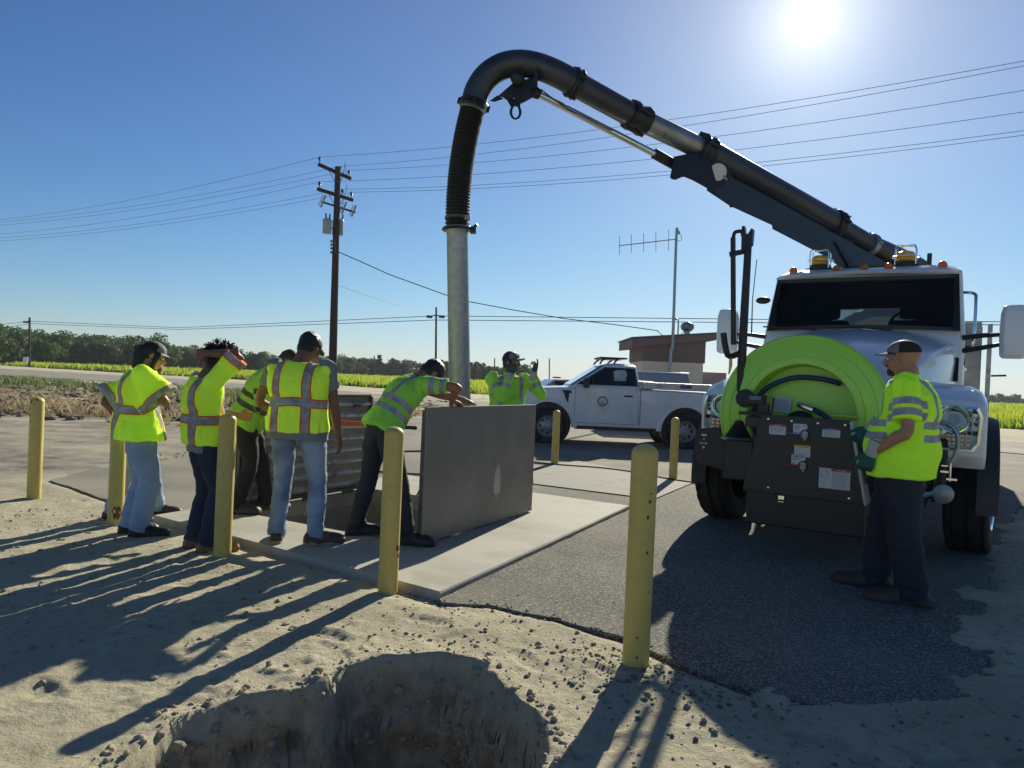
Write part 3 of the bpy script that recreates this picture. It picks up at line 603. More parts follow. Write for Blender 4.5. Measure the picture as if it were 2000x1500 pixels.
def lid(label, base, side, loc):
    # local: y along hinge, z up, outer plate at x=0; the box frame goes towards side*x
    t = thing('hatch_lid', label, 'hatch lid', loc, ez, 'the two open lids of the floor hatch')
    L_, H_ = LIDL, LIDH; s = side
    MB().box((0, L_/2, H_/2+.01), (.010, L_, H_-.01)).build('diamond_plate', M['diamond'], t, smooth=0, bevel=.002)
    mb = MB()
    for y in (.02, L_-.02): mb.box((s*.028, y, H_/2), (.042, .03, H_-.04))
    for z in (.03, H_-.012): mb.box((s*.028, L_/2, z), (.045, L_-.07, .03))
    mb.build('edge_frame', M['lidsteel'], t, smooth=0, bevel=.004)
    n = 8
    for i in range(n):
        z = .10 + i*(H_-.2)/(n-1); q = MB(); q.prism([(s*.006, z-.035), (s*.04, z-.025), (s*.052, z-.002), (s*.048, z+.004), (s*.006, z+.028)], .045, L_-.045, 'y')
        q.build('rib', M['ribsteel'], t, smooth=20)
    for y in (.35, L_/2, L_-.35): MB().tube([(s*.02, y-.08, .0), (s*.02, y+.08, .0)], .022, 12).build('hinge', M['lidsteel'], t)
    return t
l1 = lid('open hatch lid showing its grey diamond plate face with a pale scar', HA, 1, (HA.x, HA.y, PADZ+.005)); 
# (the box frame of the near lid faces the opening: -x local side is E2)
for ch in l1.children:
    if ch.name.split('.')[0] != 'diamond_plate':
        for v in ch.data.vertices: v.co.x *= -1
        ch.data.flip_normals()
l2 = lid('open hatch lid showing its ribbed inner side, behind the people looking down', HD, 1, (HD.x, HD.y, PADZ+.005))
MB().box((.045, .5, LIDH-.15), (.03,.16,.05)).build('latch', M['lidsteel'], l2, bevel=.004); MB().box((.05, 1.65, LIDH-.13), (.05,.1,.04)).build('latch', M['lidsteel'], l2, bevel=.004)
def lw(base, x, y, z): return base + E1*y - E2*x + Vector((0,0,z))     # lid-local to world
t = thing('safety_bar', 'orange safety bar spanning the open hatch between the two lids', 'bar', tuple(lw(HD, .1, .75, 0)))
a = P(640, 823, 7.6); b = P(812, 836, 6.35+.35)
MB().tube([a, a.lerp(b, .82)], .022, 14).build('bar', M['orangebar'], t, world=True); MB().tube([a.lerp(b,.82), b], .018, 12).build('dark_end', M['blackmetal'], t, world=True)
for k, (p, q, lb) in enumerate(((lw(HD,.08,.12,.75), lw(HD,.20,.35,-.10), 'lid stay rod at the near end of the ribbed lid'), (lw(HA,-.08,.18,.62), lw(HA,-.42,.05,-.12), 'lid stay rod beside the boot of the leaning worker'), (lw(HD,.08,1.0,.45), lw(HD,.16,.78,-.1), 'lid stay rod seen between the legs of the man in blue jeans'))):
    o = MB().tube([p, q], .009, 8).build('stay_rod', M['galv']); tag(o, lb, 'rod', 'stay rods of the hatch lids')
# ------------------------------------------------------------------ hose on the ground, manhole
def hose(pts, r, label, mat): 
    o = MB().tube(pts, r, 8, smooth=6).build('ground_hose', mat, None, smooth=60); tag(o, label, 'hose', 'black hoses lying on the paving')
hose([G(x, y)+Vector((0,0,.03)) for x, y in ((560,905),(700,890),(830,884),(930,893),(1040,906),(1100,912),(1180,918),(1250,928),(1310,940),(1400,952))], .016, 'black hose lying across the paving past the two far bollards', M['wire'])
hose([G(x, y)+Vector((0,0,.03)) for x, y in ((735,925),(790,929),(830,931))], .014, 'short black hose seen between the leaning worker and the lid', M['wire'])
mb = MB(); g = G(1205, 958, 0); 
# ------------------------------------------------------------------ block hut, mast
def hut():
    Yd = 32; a = P(1254, 740, Yd); c = P(1372, 745, Yd); e = P(1404, 745, Yd+3.4)
    L_ = (c-a).xy.length; rz = math.atan2(c.y-a.y, c.x-a.x)
    t = thing('block_hut', 'tan block hut with a brown sloping roof behind the pickup', 'building', (a.x, a.y, 0), rz)
    h = 2.55; dp = 3.4
    MB().box((L_/2, dp/2, h/2), (L_, dp, h)).build('wall', M['block'], t, smooth=0, bevel=.02)
    # brown band and side board under the roof
    MB().prism([(-.06,h-.05),(L_+.06,h-.05),(L_+.06,h+1.12),(-.06,h+.74)], -.05, dp+.05, 'y').build('brown_band', M['brownfascia'], t, smooth=0)
    rf = MB(); rf.prism([(-.55, h+.52), (L_+.45, h+1.0), (L_+.45, h+1.3), (-.55, h+.92)], -.35, dp+.35, 'y'); rf.build('roof', M['brownfascia'], t, smooth=0, bevel=.02)
    rr = MB(); rr.prism([(-.62, h+.925), (L_+.52, h+1.305), (L_+.52, h+1.36), (-.62, h+.98)], -.42, dp+.42, 'y'); rp = rr.build('roof_sheet', pm('grey_roof_sheet', (.12,.125,.12), .7, stretch=(1,14,1)), t, smooth=0)
    v = thing('x','','',(0,0,0)); bpy.data.objects.remove(v)
    m_ = MB(); m_.lathe([(.13,0),(.13,.18)], (L_-.55, 1.0, h+1.25), n=20); vn_ = m_.build('vent_neck', M['galv'], t)
    f = MB(); n = 18
    for k in range(n):
        a0 = 2*math.pi*k/n; pts = [(L_-.55+math.cos(a0)*r_, 1.0+math.sin(a0)*r_, h+1.45+z) for r_, z in ((.12,0),(.24,.08),(.29,.2),(.24,.32),(.1,.4))]; f.tube(pts, .028, 5, smooth=3)
    f.lathe([(.02,0),(.22,.06),(.25,.2),(.22,.33),(.02,.4)], (L_-.55,1.0,h+1.45), n=20); f.build('turbine_vent', M['galv'], vn_)
    dr = MB().box((L_+.03, .95, 1.05), (.05, 1.05, 2.1)).build('door_frame', pm('door_frame_paint', (.30,.22,.2), .6), t, smooth=0)
    # the door stands open towards the camera
    MB().box((L_+.6, .38, 1.1), (1.15,.05,2.05)).build('door', M['browndoor'], t, smooth=0, bevel=.01)
    MB().tube([(L_-1.0,.9,h+1.0),(L_-1.0,.9,h+1.85),(L_-1.08,.85,h+1.98),(L_-1.18,.8,h+1.93)], .035, 10, smooth=4).build('service_mast', M['galv'], t)
    return t, a, c
hutt, ha, hc = hut()
bp_ = P(1308, 750, 31.6); tp = P(1321, 462, 31.6)
t = thing('antenna_mast', 'tall thin steel mast with a yagi antenna against the hut wall', 'antenna', (bp_.x, bp_.y, 0))
mb = MB(); mb.tube([(bp_.x, bp_.y, 0), (bp_.x-.02, bp_.y, 2.9), (bp_.x+.05, bp_.y, 3.4), (tp.x, tp.y, tp.z), (tp.x+.05,tp.y,tp.z+.15), (tp.x+.14,tp.y,tp.z+.18)], [.07,.07,.07,.06,.06,.08], 10, smooth=3); mb.build('mast_pipe', M['galv'], t, world=True)
a = P(1209, 480, 31.6); b = P(1321, 467, 31.6)
MB().tube([a, b], .022, 8).build('boom', pm('antenna_boom', (.35,.27,.17), .5), t, world=True)
mb = MB()
for x, y0, y1 in ((1210,461,497),(1233,458,494),(1257,456,492),(1281,452,491),(1306,448,490)):
    p, q = P(x, y0, 31.6), P(x, y1, 31.6); mb.tube([p, q], .012, 5)
mb.build('element', M['wirel'], t, world=True)
MB().tube([P(1325,455,31.6), P(1331,462,31.6), P(1330,469,31.6), P(1321,471,31.6)], .012, 5, smooth=4).build('coax_loop', M['wire'], t, world=True)
# ------------------------------------------------------------------ poles and wires
def crossarm(t, w, c0, c1, h=.12):
    return MB().bar(c0, c1, .1, h).build('crossarm', M['wood'], t, world=True)
b0 = P(648, 786, 30); top = P(659, 326, 30); bz = Vector((b0.x, b0.y, 0)); tz = Vector((P(660,326,30).x, 30, top.z))
pole = thing('utility_pole', 'tall dark wooden power pole with two crossarms and grey transformers', 'utility pole', tuple(bz), 0, 'wooden utility poles')
def pw(z): return bz.lerp(tz, z/tz.z)
MB().tube([pw(-.3) if False else bz+Vector((0,0,-.3)), pw(3), pw(tz.z)], [.185,.165,.12], 16).build('pole_shaft', M['wood'], pole, world=True)
def pin(p, r=.07): 
    return MB().lathe([(.015,-.12),(.02,0),(r,.02),(r*.75,.06),(r*.95,.09),(r*.5,.15),(.02,.17)], p, n=12)
arms = []
for (x0,y0,x1,y1, pins) in ((622,321,685,349,(.03,.66,.94)), (620,369,689,391,(.05,.69,.95))):
    # arms run along the line of sight mostly: near end left, far end right
    ca, cb = P(x0,y0,29.4), P(x1,y1,30.7)
    ar = crossarm(pole, 0, ca, cb, .13)
    for f in pins:
        p = ca.lerp(cb, f)+Vector((0,0,.17)); o = pin(p).build('insulator', M['porcelain'], ar, world=True); arms.append(p+Vector((0,0,.15)))
    br = MB(); m_ = ca.lerp(cb,.5); mid = pw((ca.z+cb.z)/2-.62); br.bar(ca.lerp(cb,.28), mid, .03,.015); br.bar(ca.lerp(cb,.76), mid, .03,.015); br.build('arm_brace', M['blackmetal'], pole, world=True)
    pk = MB(); p = ca.lerp(cb,.80); pk.tube([ca.lerp(cb,.76)+Vector((0,0,.05)), p+Vector((0,0,.55)), ca.lerp(cb,.87)+Vector((0,0,.05))], .012, 5); pk.build('wire_bracket', M['blackmetal'], ar, world=True)
ca, cb = P(628,394,29.5), P(694,415,30.6); ar = MB().bar(ca, cb, .06,.07).build('cutout_arm', M['blackmetal'], pole, world=True)
for f in (.05,.66,.95):
    p = ca.lerp(cb,f); MB().tube([p+Vector((-.08,-.05,-.22)), p+Vector((.1,-.05,.28))], .045, 8).build('fuse_cutout', M['xfmr'], ar, world=True); MB().tube([p+Vector((-.16,-.1,-.16)), p+Vector((0,-.1,.28))], .022, 6).build('fuse_tube', pm('fuse_tube_white', (.5,.5,.48), .4), ar, world=True)
for (x,y,w,hh,lb) in ((639,443,17,26,''),(656,446,14,28,''),(664,445,14,28,'')):
    Yt = 29.55 if x == 639 else 30.25; c = P(x,y,Yt); r_ = w/2*Yt/FPX; h_ = hh*Yt/FPX
    tr = MB().lathe([(r_*.9,-h_/2),(r_,-h_/2+.04),(r_,h_/2-.05),(r_*1.06,h_/2-.05),(r_*1.06,h_/2-.01),(r_*.8,h_/2+.05),(.02,h_/2+.07)], c, n=24).build('transformer', M['xfmr'], pole, world=True)
    bb = MB(); bb.tube([c+Vector((-.05,0,h_/2)), c+Vector((-.08,0,h_/2+.28))], .035, 8); bb.tube([c+Vector((.08,0,h_/2)), c+Vector((.1,0,h_/2+.26))], .035, 8); bb.build('bushing', M['porcelain'], tr, world=True)
    MB().bar(c, pw(c.z), .05, .05).build('transformer_bracket', M['blackmetal'], pole, world=True)
mb = MB()
for y in (471,478,485,493): c = P(647,y,29.8); mb.lathe([(.03,-.05),(.045,-.02),(.03,0),(.045,.02),(.03,.05)], c, n=10); mb.tube([c, P(656,y-2,29.9)], .012, 5)
mb.tube([P(655,468,29.8), P(655,494,29.8)], .02, 6); mb.build('secondary_rack', M['porcelain'], pole, world=True)
def small_pole(px, yb, yt, Yd, label, boxes=True):
    p = P(px, yb, Yd); q = P(px+1, yt, Yd); t = thing('utility_pole', label, 'utility pole', (p.x, Yd, 0), 0, 'wooden utility poles')
    r_ = 2.6*Yd/FPX*.9; MB().tube([(p.x,Yd,-.3),(q.x,Yd,q.z)], [r_,r_*.75], 10).build('pole_shaft', M['wood'], t, world=True); return t
p2 = small_pole(851, 765, 600, 62, 'thin dark wooden pole beyond the road, left of the suction pipe'); p3 = small_pole(57, 722, 620, 100, 'small wooden pole with a white tag at the far left')
mb = MB()
for x in (839, 863): c = P(x, 618.5, 62); mb.box(c, (.5,.2,.22)); mb.tube([c, P(851,614.5,62)], .03, 5)
mb.build('splice_box', M['black'], p2, world=True)
c = P(51,629,100); mb = MB(); mb.box(c, (.7,.3,.25)); mb.tube([c, P(61,624,100)], .06, 5); mb.build('street_light', M['black'], p3, world=True)
MB().box(P(50,702,99.6), (.7,.1,.7)).build('sign_plate', M['decal'], p3, world=True)
def wire(pts, r, label, group='overhead power wires', mat='wirel', sag=0, seg=10):
    P3 = []
    for a, b in zip(pts[:-1], pts[1:]):
        for k in range(seg): t_ = k/seg; p = a.lerp(b, t_); p.z -= sag*4*t_*(1-t_); P3.append(p)
    P3.append(pts[-1]); o = MB().tube(P3, r, 5).build('power_wire', M[mat], None, smooth=60); return tag(o, label, 'wire', group)
names = ['topmost overhead wire, from the left end of the top crossarm','second overhead wire from the top, over the middle of the top crossarm','third overhead wire from the top, at the right end of the top crossarm','fourth overhead wire, from the left end of the lower crossarm','fifth overhead wire, over the middle of the lower crossarm','lowest of the six overhead wires, at the right end of the lower crossarm']
for i, (yl, yr) in enumerate(((430,116),(434,125),(440,174),(457,217),(464,254),(470,263))):
    wire([P(-30, yl+2, 45), arms[i], P(2040, yr-4, 16.5+i*.4)], .0075, names[i], sag=.35)
e0, e1, e2, e3, e4 = P(-30,637,95), P(62,627.5,100), P(851,617,62), P(1700,626,50), P(2100,630,46)
wire([e0,e1,P(350,640,90),e2,e3,e4], .03, 'upper of the two low lines crossing behind the hut and truck', 'low lines beyond the road', 'wire', seg=5)
wire([e0-Vector((0,0,.6)),P(62,632,100),P(350,643.5,90),P(851,625,62),P(1700,632,50),P(2100,636,46)], .03, 'lower of the two low lines crossing behind the hut and truck', 'low lines beyond the road', 'wire', seg=5)
wire([pw(P(660,490,30).z), P(700,509,30), P(760,536,30.3), P(870,576,31), P(915,589,31.4), P(1000,605,31.6), P(1100,622,32), P(1200,634,32.2), P(1285,646,32.5)], .02, 'black service cable sagging from the power pole to the hut', 'service cables to the hut', 'wire', seg=3)
wire([P(1283,646,32.5), P(1300,660,32.5), P(1318,663,32.6), P(1332,652,32.7), P(1345,638,32.8)], .018, 'drooping black cable loop hanging above the hut roof', 'service cables to the hut', 'wire', seg=4)
wire([pw(P(660,555,30).z), P(720,578,38), P(780,597,48), P(849,609,62)], .012, 'thin pale line from the power pole down to the thin far pole', 'low lines beyond the road', seg=4)
# far pylons
for x, y0, y1, lb in ((731,695,712,'tiny far pole by the tallest conifer'),(966,700,722,'tiny far pole left of the gloved worker'),(1073,700,738,'thin far aerial above the parked car')):
    p, q = P(x, y1+8, 260), P(x, y0, 260); o = MB().tube([Vector((p.x,260,0)), q], .22, 6).build('far_pole', M['wood']); tag(o, lb, 'pole', 'tiny far poles on the horizon')
# ------------------------------------------------------------------ wheels
def tyre_mesh(r, w, side=1, nr=150, groove=.02, shoulder=.03):
    # revolve about local x; grid with tread grooves
    prof = []
    na = 44
    for i in range(na+1):
        u = -1+2*i/na; a = abs(u); x = u*w/2; rr = r - (max(a-.82,0)/.18)**2*shoulder; prof.append((x, rr, a))
    V = []; Fq = []
    for j in range(nr):
        th = 2*math.pi*j/nr
        for (x, rr, a) in prof:
            g = 0; ph = j % 6
            zig = .02*w*(1 if (j//3) % 2 else -1)
            for gx0 in (-.36, -.0, .36):
                if abs(x+zig-gx0*w) < .030*w+.005: g = groove
            if a > .58 and ph in (0, 1): g = groove
            V.append((x, math.cos(th)*(rr-g), math.sin(th)*(rr-g)))
    m_ = len(prof)
    for j in range(nr):
        for i in range(m_-1): Fq.append((j*m_+i, j*m_+i+1, ((j+1)%nr)*m_+i+1, ((j+1)%nr)*m_+i))
    mb = MB(); mb.add(V, Fq); n = 64
    for s in (-1, 1):       # side walls
        rings = [[(s*x, math.cos(2*math.pi*j/n)*q, math.sin(2*math.pi*j/n)*q) for j in range(n)] for x, q in ((w/2-.002, r-shoulder-.006),(w/2+.012, r*.86),(w/2+.01,r*.72),(w/2-.01,r*.58),(w/2-.05,r*.54))]
        mb.loft(rings, True, False)
    return mb
def wheel(parent, x, y, r, w, out, kind, name='wheel', steer=0):
    # wheel as a part: tyre with rim below it; out=+1/-1 outer side along x
    e = bpy.data.objects.new(name, None); COL.objects.link(e); e.parent = parent; e.location = (x, y, r); e.rotation_euler.z = steer; PM[e.name] = ident(parent) @ Matrix.Translation((x,y,r)) @ Matrix.Rotation(steer,4,'Z')
    tyre_mesh(r, w).build('tyre', M['rubber'], e, smooth=25)
    mb = MB(); o = out; R_ = r*.57
    mb.lathe([(.01,w/2-.16),(R_*.95,w/2-.16),(R_, w/2-.03),(R_*1.03,w/2+.005),(R_*.97,w/2-.005),(R_*.92,w/2-.06),(R_*.84,w/2-.075),(R_*.45,w/2-.045 if kind == 'pickup' else w/2-.09),(R_*.42,w/2-.03),(R_*.26,w/2-.02),(R_*.24,w/2+.0),(.01,w/2+.003)], axis=(o,0,0), n=48)
    rim = mb.build('rim', M['chrome'] if kind != 'pickup' else pm('steel_rim', (.33,.34,.35), .4, metal=.5), e, smooth=30)
    h = MB(); nh = 8
    for k in range(nh):
        a = 2*math.pi*k/nh; c = Vector((o*(w/2-(.052 if kind == 'pickup' else .07)), math.cos(a)*R_*.68, math.sin(a)*R_*.68)); ring = []
        ax = Vector((o,0,0)); t1 = Vector((0,-math.sin(a),math.cos(a))); t2 = Vector((0,math.cos(a),math.sin(a)))
        h.loft([[c+ax*d+t1*math.cos(q)*R_*.16+t2*math.sin(q)*R_*.10 for q in [2*math.pi*i/10 for i in range(10)]] for d in (-.012,.004)])
    h.build('rim_holes', M['black'], rim, smooth=0)
    return e
# ------------------------------------------------------------------ white vacuum truck facing the camera
TA = 32; TR_ = thing('vacuum_truck', 'white vacuum truck with a lime green hose reel on its nose and a pipe boom', 'truck', (3.44, 7.36, 0), R(180-TA))
T = TR_
def mir(f):
    for s in (-1, 1): f(s)
def ringx(prof, y):          # symmetric half profile [(x,z)...] from bottom outward to top centre
    return [(-x, y, z) for x, z in prof] + [(x, y, z) for x, z in prof[::-1][1:]] if abs(prof[-1][0]) < 1e-6 else [(-x, y, z) for x, z in prof] + [(x, y, z) for x, z in prof[::-1]]
def sec(y, w0, z0, w1, z1, w2, z2, zt):    # bottom, waist, shoulder, crown
    return ringx([(w0, z0), (w1*1.0, (z0+z1)/2), (w1, z1), (w2, z2), (w2*.8, z2+(zt-z2)*.45), (w2*.5, z2+(zt-z2)*.8), (0, zt)], y)
# hood
hood = MB(); hood.loft([sec(-.95, .96,.95, .99,1.85, .97,2.02, 2.20), sec(-.45,.90,.95,.93,1.80,.90,1.97,2.13), sec(.1,.76,.95,.82,1.66,.78,1.86,2.00), sec(.5,.62,.9,.72,1.5,.68,1.72,1.84), sec(.78,.55,.9,.64,1.36,.60,1.58,1.68), sec(.86,.5,.9,.58,1.3,.52,1.5,1.58)])
hood.build('hood', M['white'], T, smooth=40, bevel=.02, seg=3)
# fenders with wheel arch
def fender(s):
    prof = [(.74,.84),(.86,.95),(.88,1.30),(.83,1.43),(.66,1.52),(.30,1.575),(-.3,1.585),(-.75,1.52),(-.97,1.42),(-.97,.95),(-.70,.95)]
    cx, cz, rr = 0, .53, .66
    for k in range(13): a = R(142-k*9.4); prof.append((cx-math.cos(a)*-rr if False else cx+math.cos(a)*rr, cz+math.sin(a)*rr))
    prof.append((.62,.84))
    # loft from inner to outer with the outer edge pulled in a little
    def rg(x, k, dz): return [(s*x, y*k+(1-k)*0, z-dz*max(z-1.2,0)) for y, z in prof]
    mb = MB(); mb.loft([rg(.50,1,-.1), rg(.95,1,0), rg(1.10,1,.03), rg(1.19,.975,.16), rg(1.225,.94,.32)])
    f = mb.build('fender', M['white'], T, smooth=40, bevel=.012, seg=2)
    # flare
    n = 22; R0, R1 = .635, .745; rings = []
    for k in range(n+1):
        a = R(-8+k*(178-8)/n+2); ca, sa = math.cos(a), math.sin(a)
        rings.append([(s*1.17, ca*R0, cz+sa*R0),(s*1.33, ca*(R0+.01), cz+sa*(R0+.01)),(s*1.335, ca*(R1-.02), cz+sa*(R1-.02)),(s*1.30, ca*R1, cz+sa*R1),(s*1.17, ca*(R1+.03), cz+sa*(R1+.03))])
    MB().loft(rings).build('fender_flare', M['darkplastic'], T, smooth=40)
mir(fender)
# bumper/ nose block behind the reel
MB().box((0,.72,.85), (1.9,.36,.5)).build('bumper', M['black'], T, smooth=0, bevel=.03)
gb = MB(); 
for i in range(9): gb.box((0,.90,1.02+i*.06), (.95,.03,.025))
gb.build('grille', M['chrome'], T, smooth=0)
# headlights: chrome bezel bowl behind a clear cover
def headlight(s):
    out = [(.72,1.00),(1.13,1.00),(1.175,1.06),(1.19,1.30),(1.16,1.375),(.80,1.385),(.73,1.33)]
    y0 = .905
    def yy(x): return y0 - max(x-1.05, 0)**2*1.8
    def ring(k, d): 
        cx, cz = .96, 1.19
        return [(s*(cx+(x-cx)*k), yy(cx+(x-cx)*k)+d, cz+(z-cz)*k) for x, z in out]
    hb = MB(); hb.loft([ring(1,-.06), ring(1,.006), ring(.9,.008), ring(.88,-.07)], True, True)
    h = hb.build('headlight', M['chrome'], T, smooth=25)
    lb = MB(); lb.lathe([(.118,-.02),(.120,.008),(.108,.006),(.10,-.01),(.07,-.04),(.03,-.052),(.001,-.054)], (s*.98,y0+.002,1.265), (0,1,0), 28, cap=False); lb.build('lamp_bowl', M['chrome'], h, smooth=40)
    lb = MB(); lb.lathe([(.045,-.04),(.05,-.02),(.035,0),(.001,.008)], (s*.98,y0-.008,1.265), (0,1,0), 20); lb.build('lamp_lens', M['glassclear'], h)
    rf_ = MB(); rr_ = random.Random(5)
    for i in range(9):
        for j in range(6):
            fx_, fz_ = .775+i*.045, 1.155+j*.038
            if math.hypot(fx_-.98, fz_-1.265) > .10: rf_.box((s*fx_, yy(fx_)-.03, fz_), (.042,.02,.034), Euler((R(rr_.uniform(-28,28)), 0, R(rr_.uniform(-30,30)))).to_matrix())
    rf_.build('reflector_facets', M['chrome'], h, smooth=0)
    q = MB()
    for i in range(7):
        for j in range(3): q.box((s*(.80+i*.048), yy(.80+i*.048)-.035, 1.055+j*.036), (.04,.02,.03))
    q.build('turn_signal', pm('signal_facets', (.62,.50,.42), .15, metal=.6, var=.3, scale=25), h, smooth=0, bevel=.004)
    gl = MB(); gl.loft([ring(.93,.004), ring(.9,.014), ring(.5,.018), ring(.01,.018)], True, False); gl.build('lamp_cover', M['glassclear'], h, smooth=60)
mir(headlight)
MB().lathe([(.001,0),(.03,.0),(.03,.01),(.001,.014)], (.0,.905,1.45), (0,1,0)).build('badge', M['chrome'], T)
# cab
cab = MB()
def cs(y0, y1, hw, z, rr=.12, bow=0):
    pts = []
    for (cx, cy, a0) in ((hw-rr, y0-rr, 0), (-(hw-rr), y0-rr, 90), (-(hw-rr), y1+rr, 180), (hw-rr, y1+rr, 270)):
        for k in range(5): a = R(a0+k*22.5); pts.append((cx+rr*math.cos(a), cy+rr*math.sin(a)+(bow*(1-(cx/hw)**2) if a0 < 180 else 0), z))
    return pts
cab.loft([cs(-.95,-2.65,1.02,.95), cs(-.93,-2.65,1.05,1.5), cs(-.93,-2.65,1.05,2.02,.08), cs(-.98,-2.65,1.045,2.16,.08), cs(-1.27,-2.62,1.00,2.82,.08), cs(-1.22,-2.6,.99,2.88,.14), cs(-1.32,-2.52,.92,2.95,.2), cs(-1.6,-2.3,.6,2.99,.3)])
CAB = cab.build('cab', M['white'], T, smooth=35, bevel=.008)
# roof visor
rv = MB(); rv.loft([[(x, -1.18-.12*(x/.98)**2+dy, 2.86+dz-.03*(x/.98)**2) for x in [-.99+1.98*i/12 for i in range(13)]] + [(x, -1.75, 2.93+dz) for x in [.99-1.98*i/12 for i in range(13)]] for dy, dz in ((0,0),(0.03,.02),(0,.045))])
rv.build('roof_visor', M['white'], T, smooth=30)
# windshield: curved sheet with a black border
def wsh(k0, d, zlo=2.19, zhi=2.80):
    rows = []
    for j in range(7):
        v = j/6; z = zlo+(zhi-zlo)*v; hw = (1.0-.035*v)*k0; row = []
        for i in range(17):
            u = -1+2*i/16; x = u*hw; y = -.905-.315*v - .02*abs(u)**3 + d; row.append((x, y, z - .03*(1-v)*(1-u*u)*-1))
        rows.append(row)
    return rows
def sheetmb(rows, th):
    mb = MB(); n = len(rows[0]); m_ = len(rows); vs = [p for r in rows for p in r]+[(p[0],p[1]-th,p[2]) for r in rows for p in r]; fs = []
    for j in range(m_-1):
        for i in range(n-1): a = j*n+i; fs.append((a,a+1,a+n+1,a+n)); b = a+m_*n; fs.append((b,b+n,b+n+1,b+1))
    o = m_*n
    for i in range(n-1): fs.append((i,o+i,o+i+1,i+1)); a = (m_-1)*n+i; fs.append((a,a+1,o+a+1,o+a))
    for j in range(m_-1): a = j*n; fs.append((a,a+n,o+a+n,o+a)); b = a+n-1; fs.append((b,o+b,o+b+n,b+n))
    return mb.add(vs, fs)
def cutout(o, mb):                     # cut a closed shape out of o for good
    c = mb.build('cutter', M['white'], None, smooth=0, world=False); c.location = o.parent.location; c.rotation_euler = o.parent.rotation_euler
    m = o.modifiers.new('cut', 'BOOLEAN'); m.object = c; m.operation = 'DIFFERENCE'; m.solver = 'EXACT'
    for q in [q for q in o.modifiers if q.type == 'BEVEL']: o.modifiers.remove(q)
    dg = bpy.context.evaluated_depsgraph_get(); dg.update(); me = bpy.data.meshes.new_from_object(o.evaluated_get(dg)); o.modifiers.clear(); o.data = me; bpy.data.objects.remove(c)
bpy.context.view_layer.update()
q_ = MB(); q_.prism([(-.60,2.205),(-1.02,2.205),(-1.05,1.75),(-2.50,1.75),(-2.50,2.76),(-1.30,2.775),(-.9,2.775)], -.93, .93, 'x'); cutout(CAB, q_)
q_ = MB(); q_.box((0,-2.6,2.42),(1.0,.5,.34)); cutout(CAB, q_)
M['liner'] = pm('dark_cab_liner', (.03,.032,.036), .8, var=.3)
lm = MB(); lm.box((0,-1.75,1.76),(1.85,1.48,.02)); lm.box((0,-1.85,2.765),(1.84,1.15,.01)); lm.box((-.925,-1.8,2.25),(.008,1.38,1.0)); lm.box((.925,-1.8,2.25),(.008,1.38,1.0))
lm.box((0,-2.49,2.0),(1.84,.012,.48)); lm.box((0,-2.49,2.68),(1.84,.012,.17)); lm.box((-.71,-2.49,2.42),(.42,.012,.36)); lm.box((.71,-2.49,2.42),(.42,.012,.36)); lm.build('cab_liner', M['liner'], T, smooth=0)
ds = MB(); ds.box((0,-1.16,2.12),(1.82,.30,.16)); ds.build('dashboard', M['liner'], T, smooth=0, bevel=.03, seg=3)
for x in (-.48,.48):
    b = MB(); b.box((x,-2.12,2.12),(.50,.16,.55)); b.box((x,-2.12,2.50),(.28,.10,.18)); b.build('seat', pm('grey_seat', (.06,.065,.075), .8), T, smooth=0, bevel=.05, seg=3)
MB().tube([(-.48+math.cos(a)*.20,-1.42-math.sin(a)*.05,2.25+math.sin(a)*.20) for a in [i*math.pi/10 for i in range(21)]], .016, 6).build('steering_wheel', M['black'], T)
GA = wsh(1.0, 0, 2.165, 2.83); GB = wsh(.955, .0, 2.205, 2.785)
def rim_(R_): return R_[0] + [r[-1] for r in R_[1:-1]] + R_[-1][::-1] + [r[0] for r in R_[1:-1]][::-1]
ra, rb = rim_(GA), rim_(GB); gm_ = MB(); gm_.loft([[Vector(p)+Vector((0,-.02,0)) for p in ra], [Vector(p)+Vector((0,.008,0)) for p in ra], [Vector(p)+Vector((0,.008,0)) for p in rb], [Vector(p)+Vector((0,-.02,0)) for p in rb]], True, False)
WS = gm_.build('windshield_gasket', M['black'], T, smooth=40)
M['darkint'] = pm('dark_vehicle_glass', (.022,.028,.032), .12, var=.5, scale=2.2, coat=1)
sheetmb(wsh(.965, -.004, 2.195, 2.79), .004).build('windshield', M['windshield'], WS, smooth=60)
mb = MB(); 
for x0 in (-.35, .42): mb.tube([(x0,-.86,2.17),(x0+.25,-.875,2.20),(x0+.62,-.9,2.215)], .009, 6)
mb.build('wiper', M['black'], T)
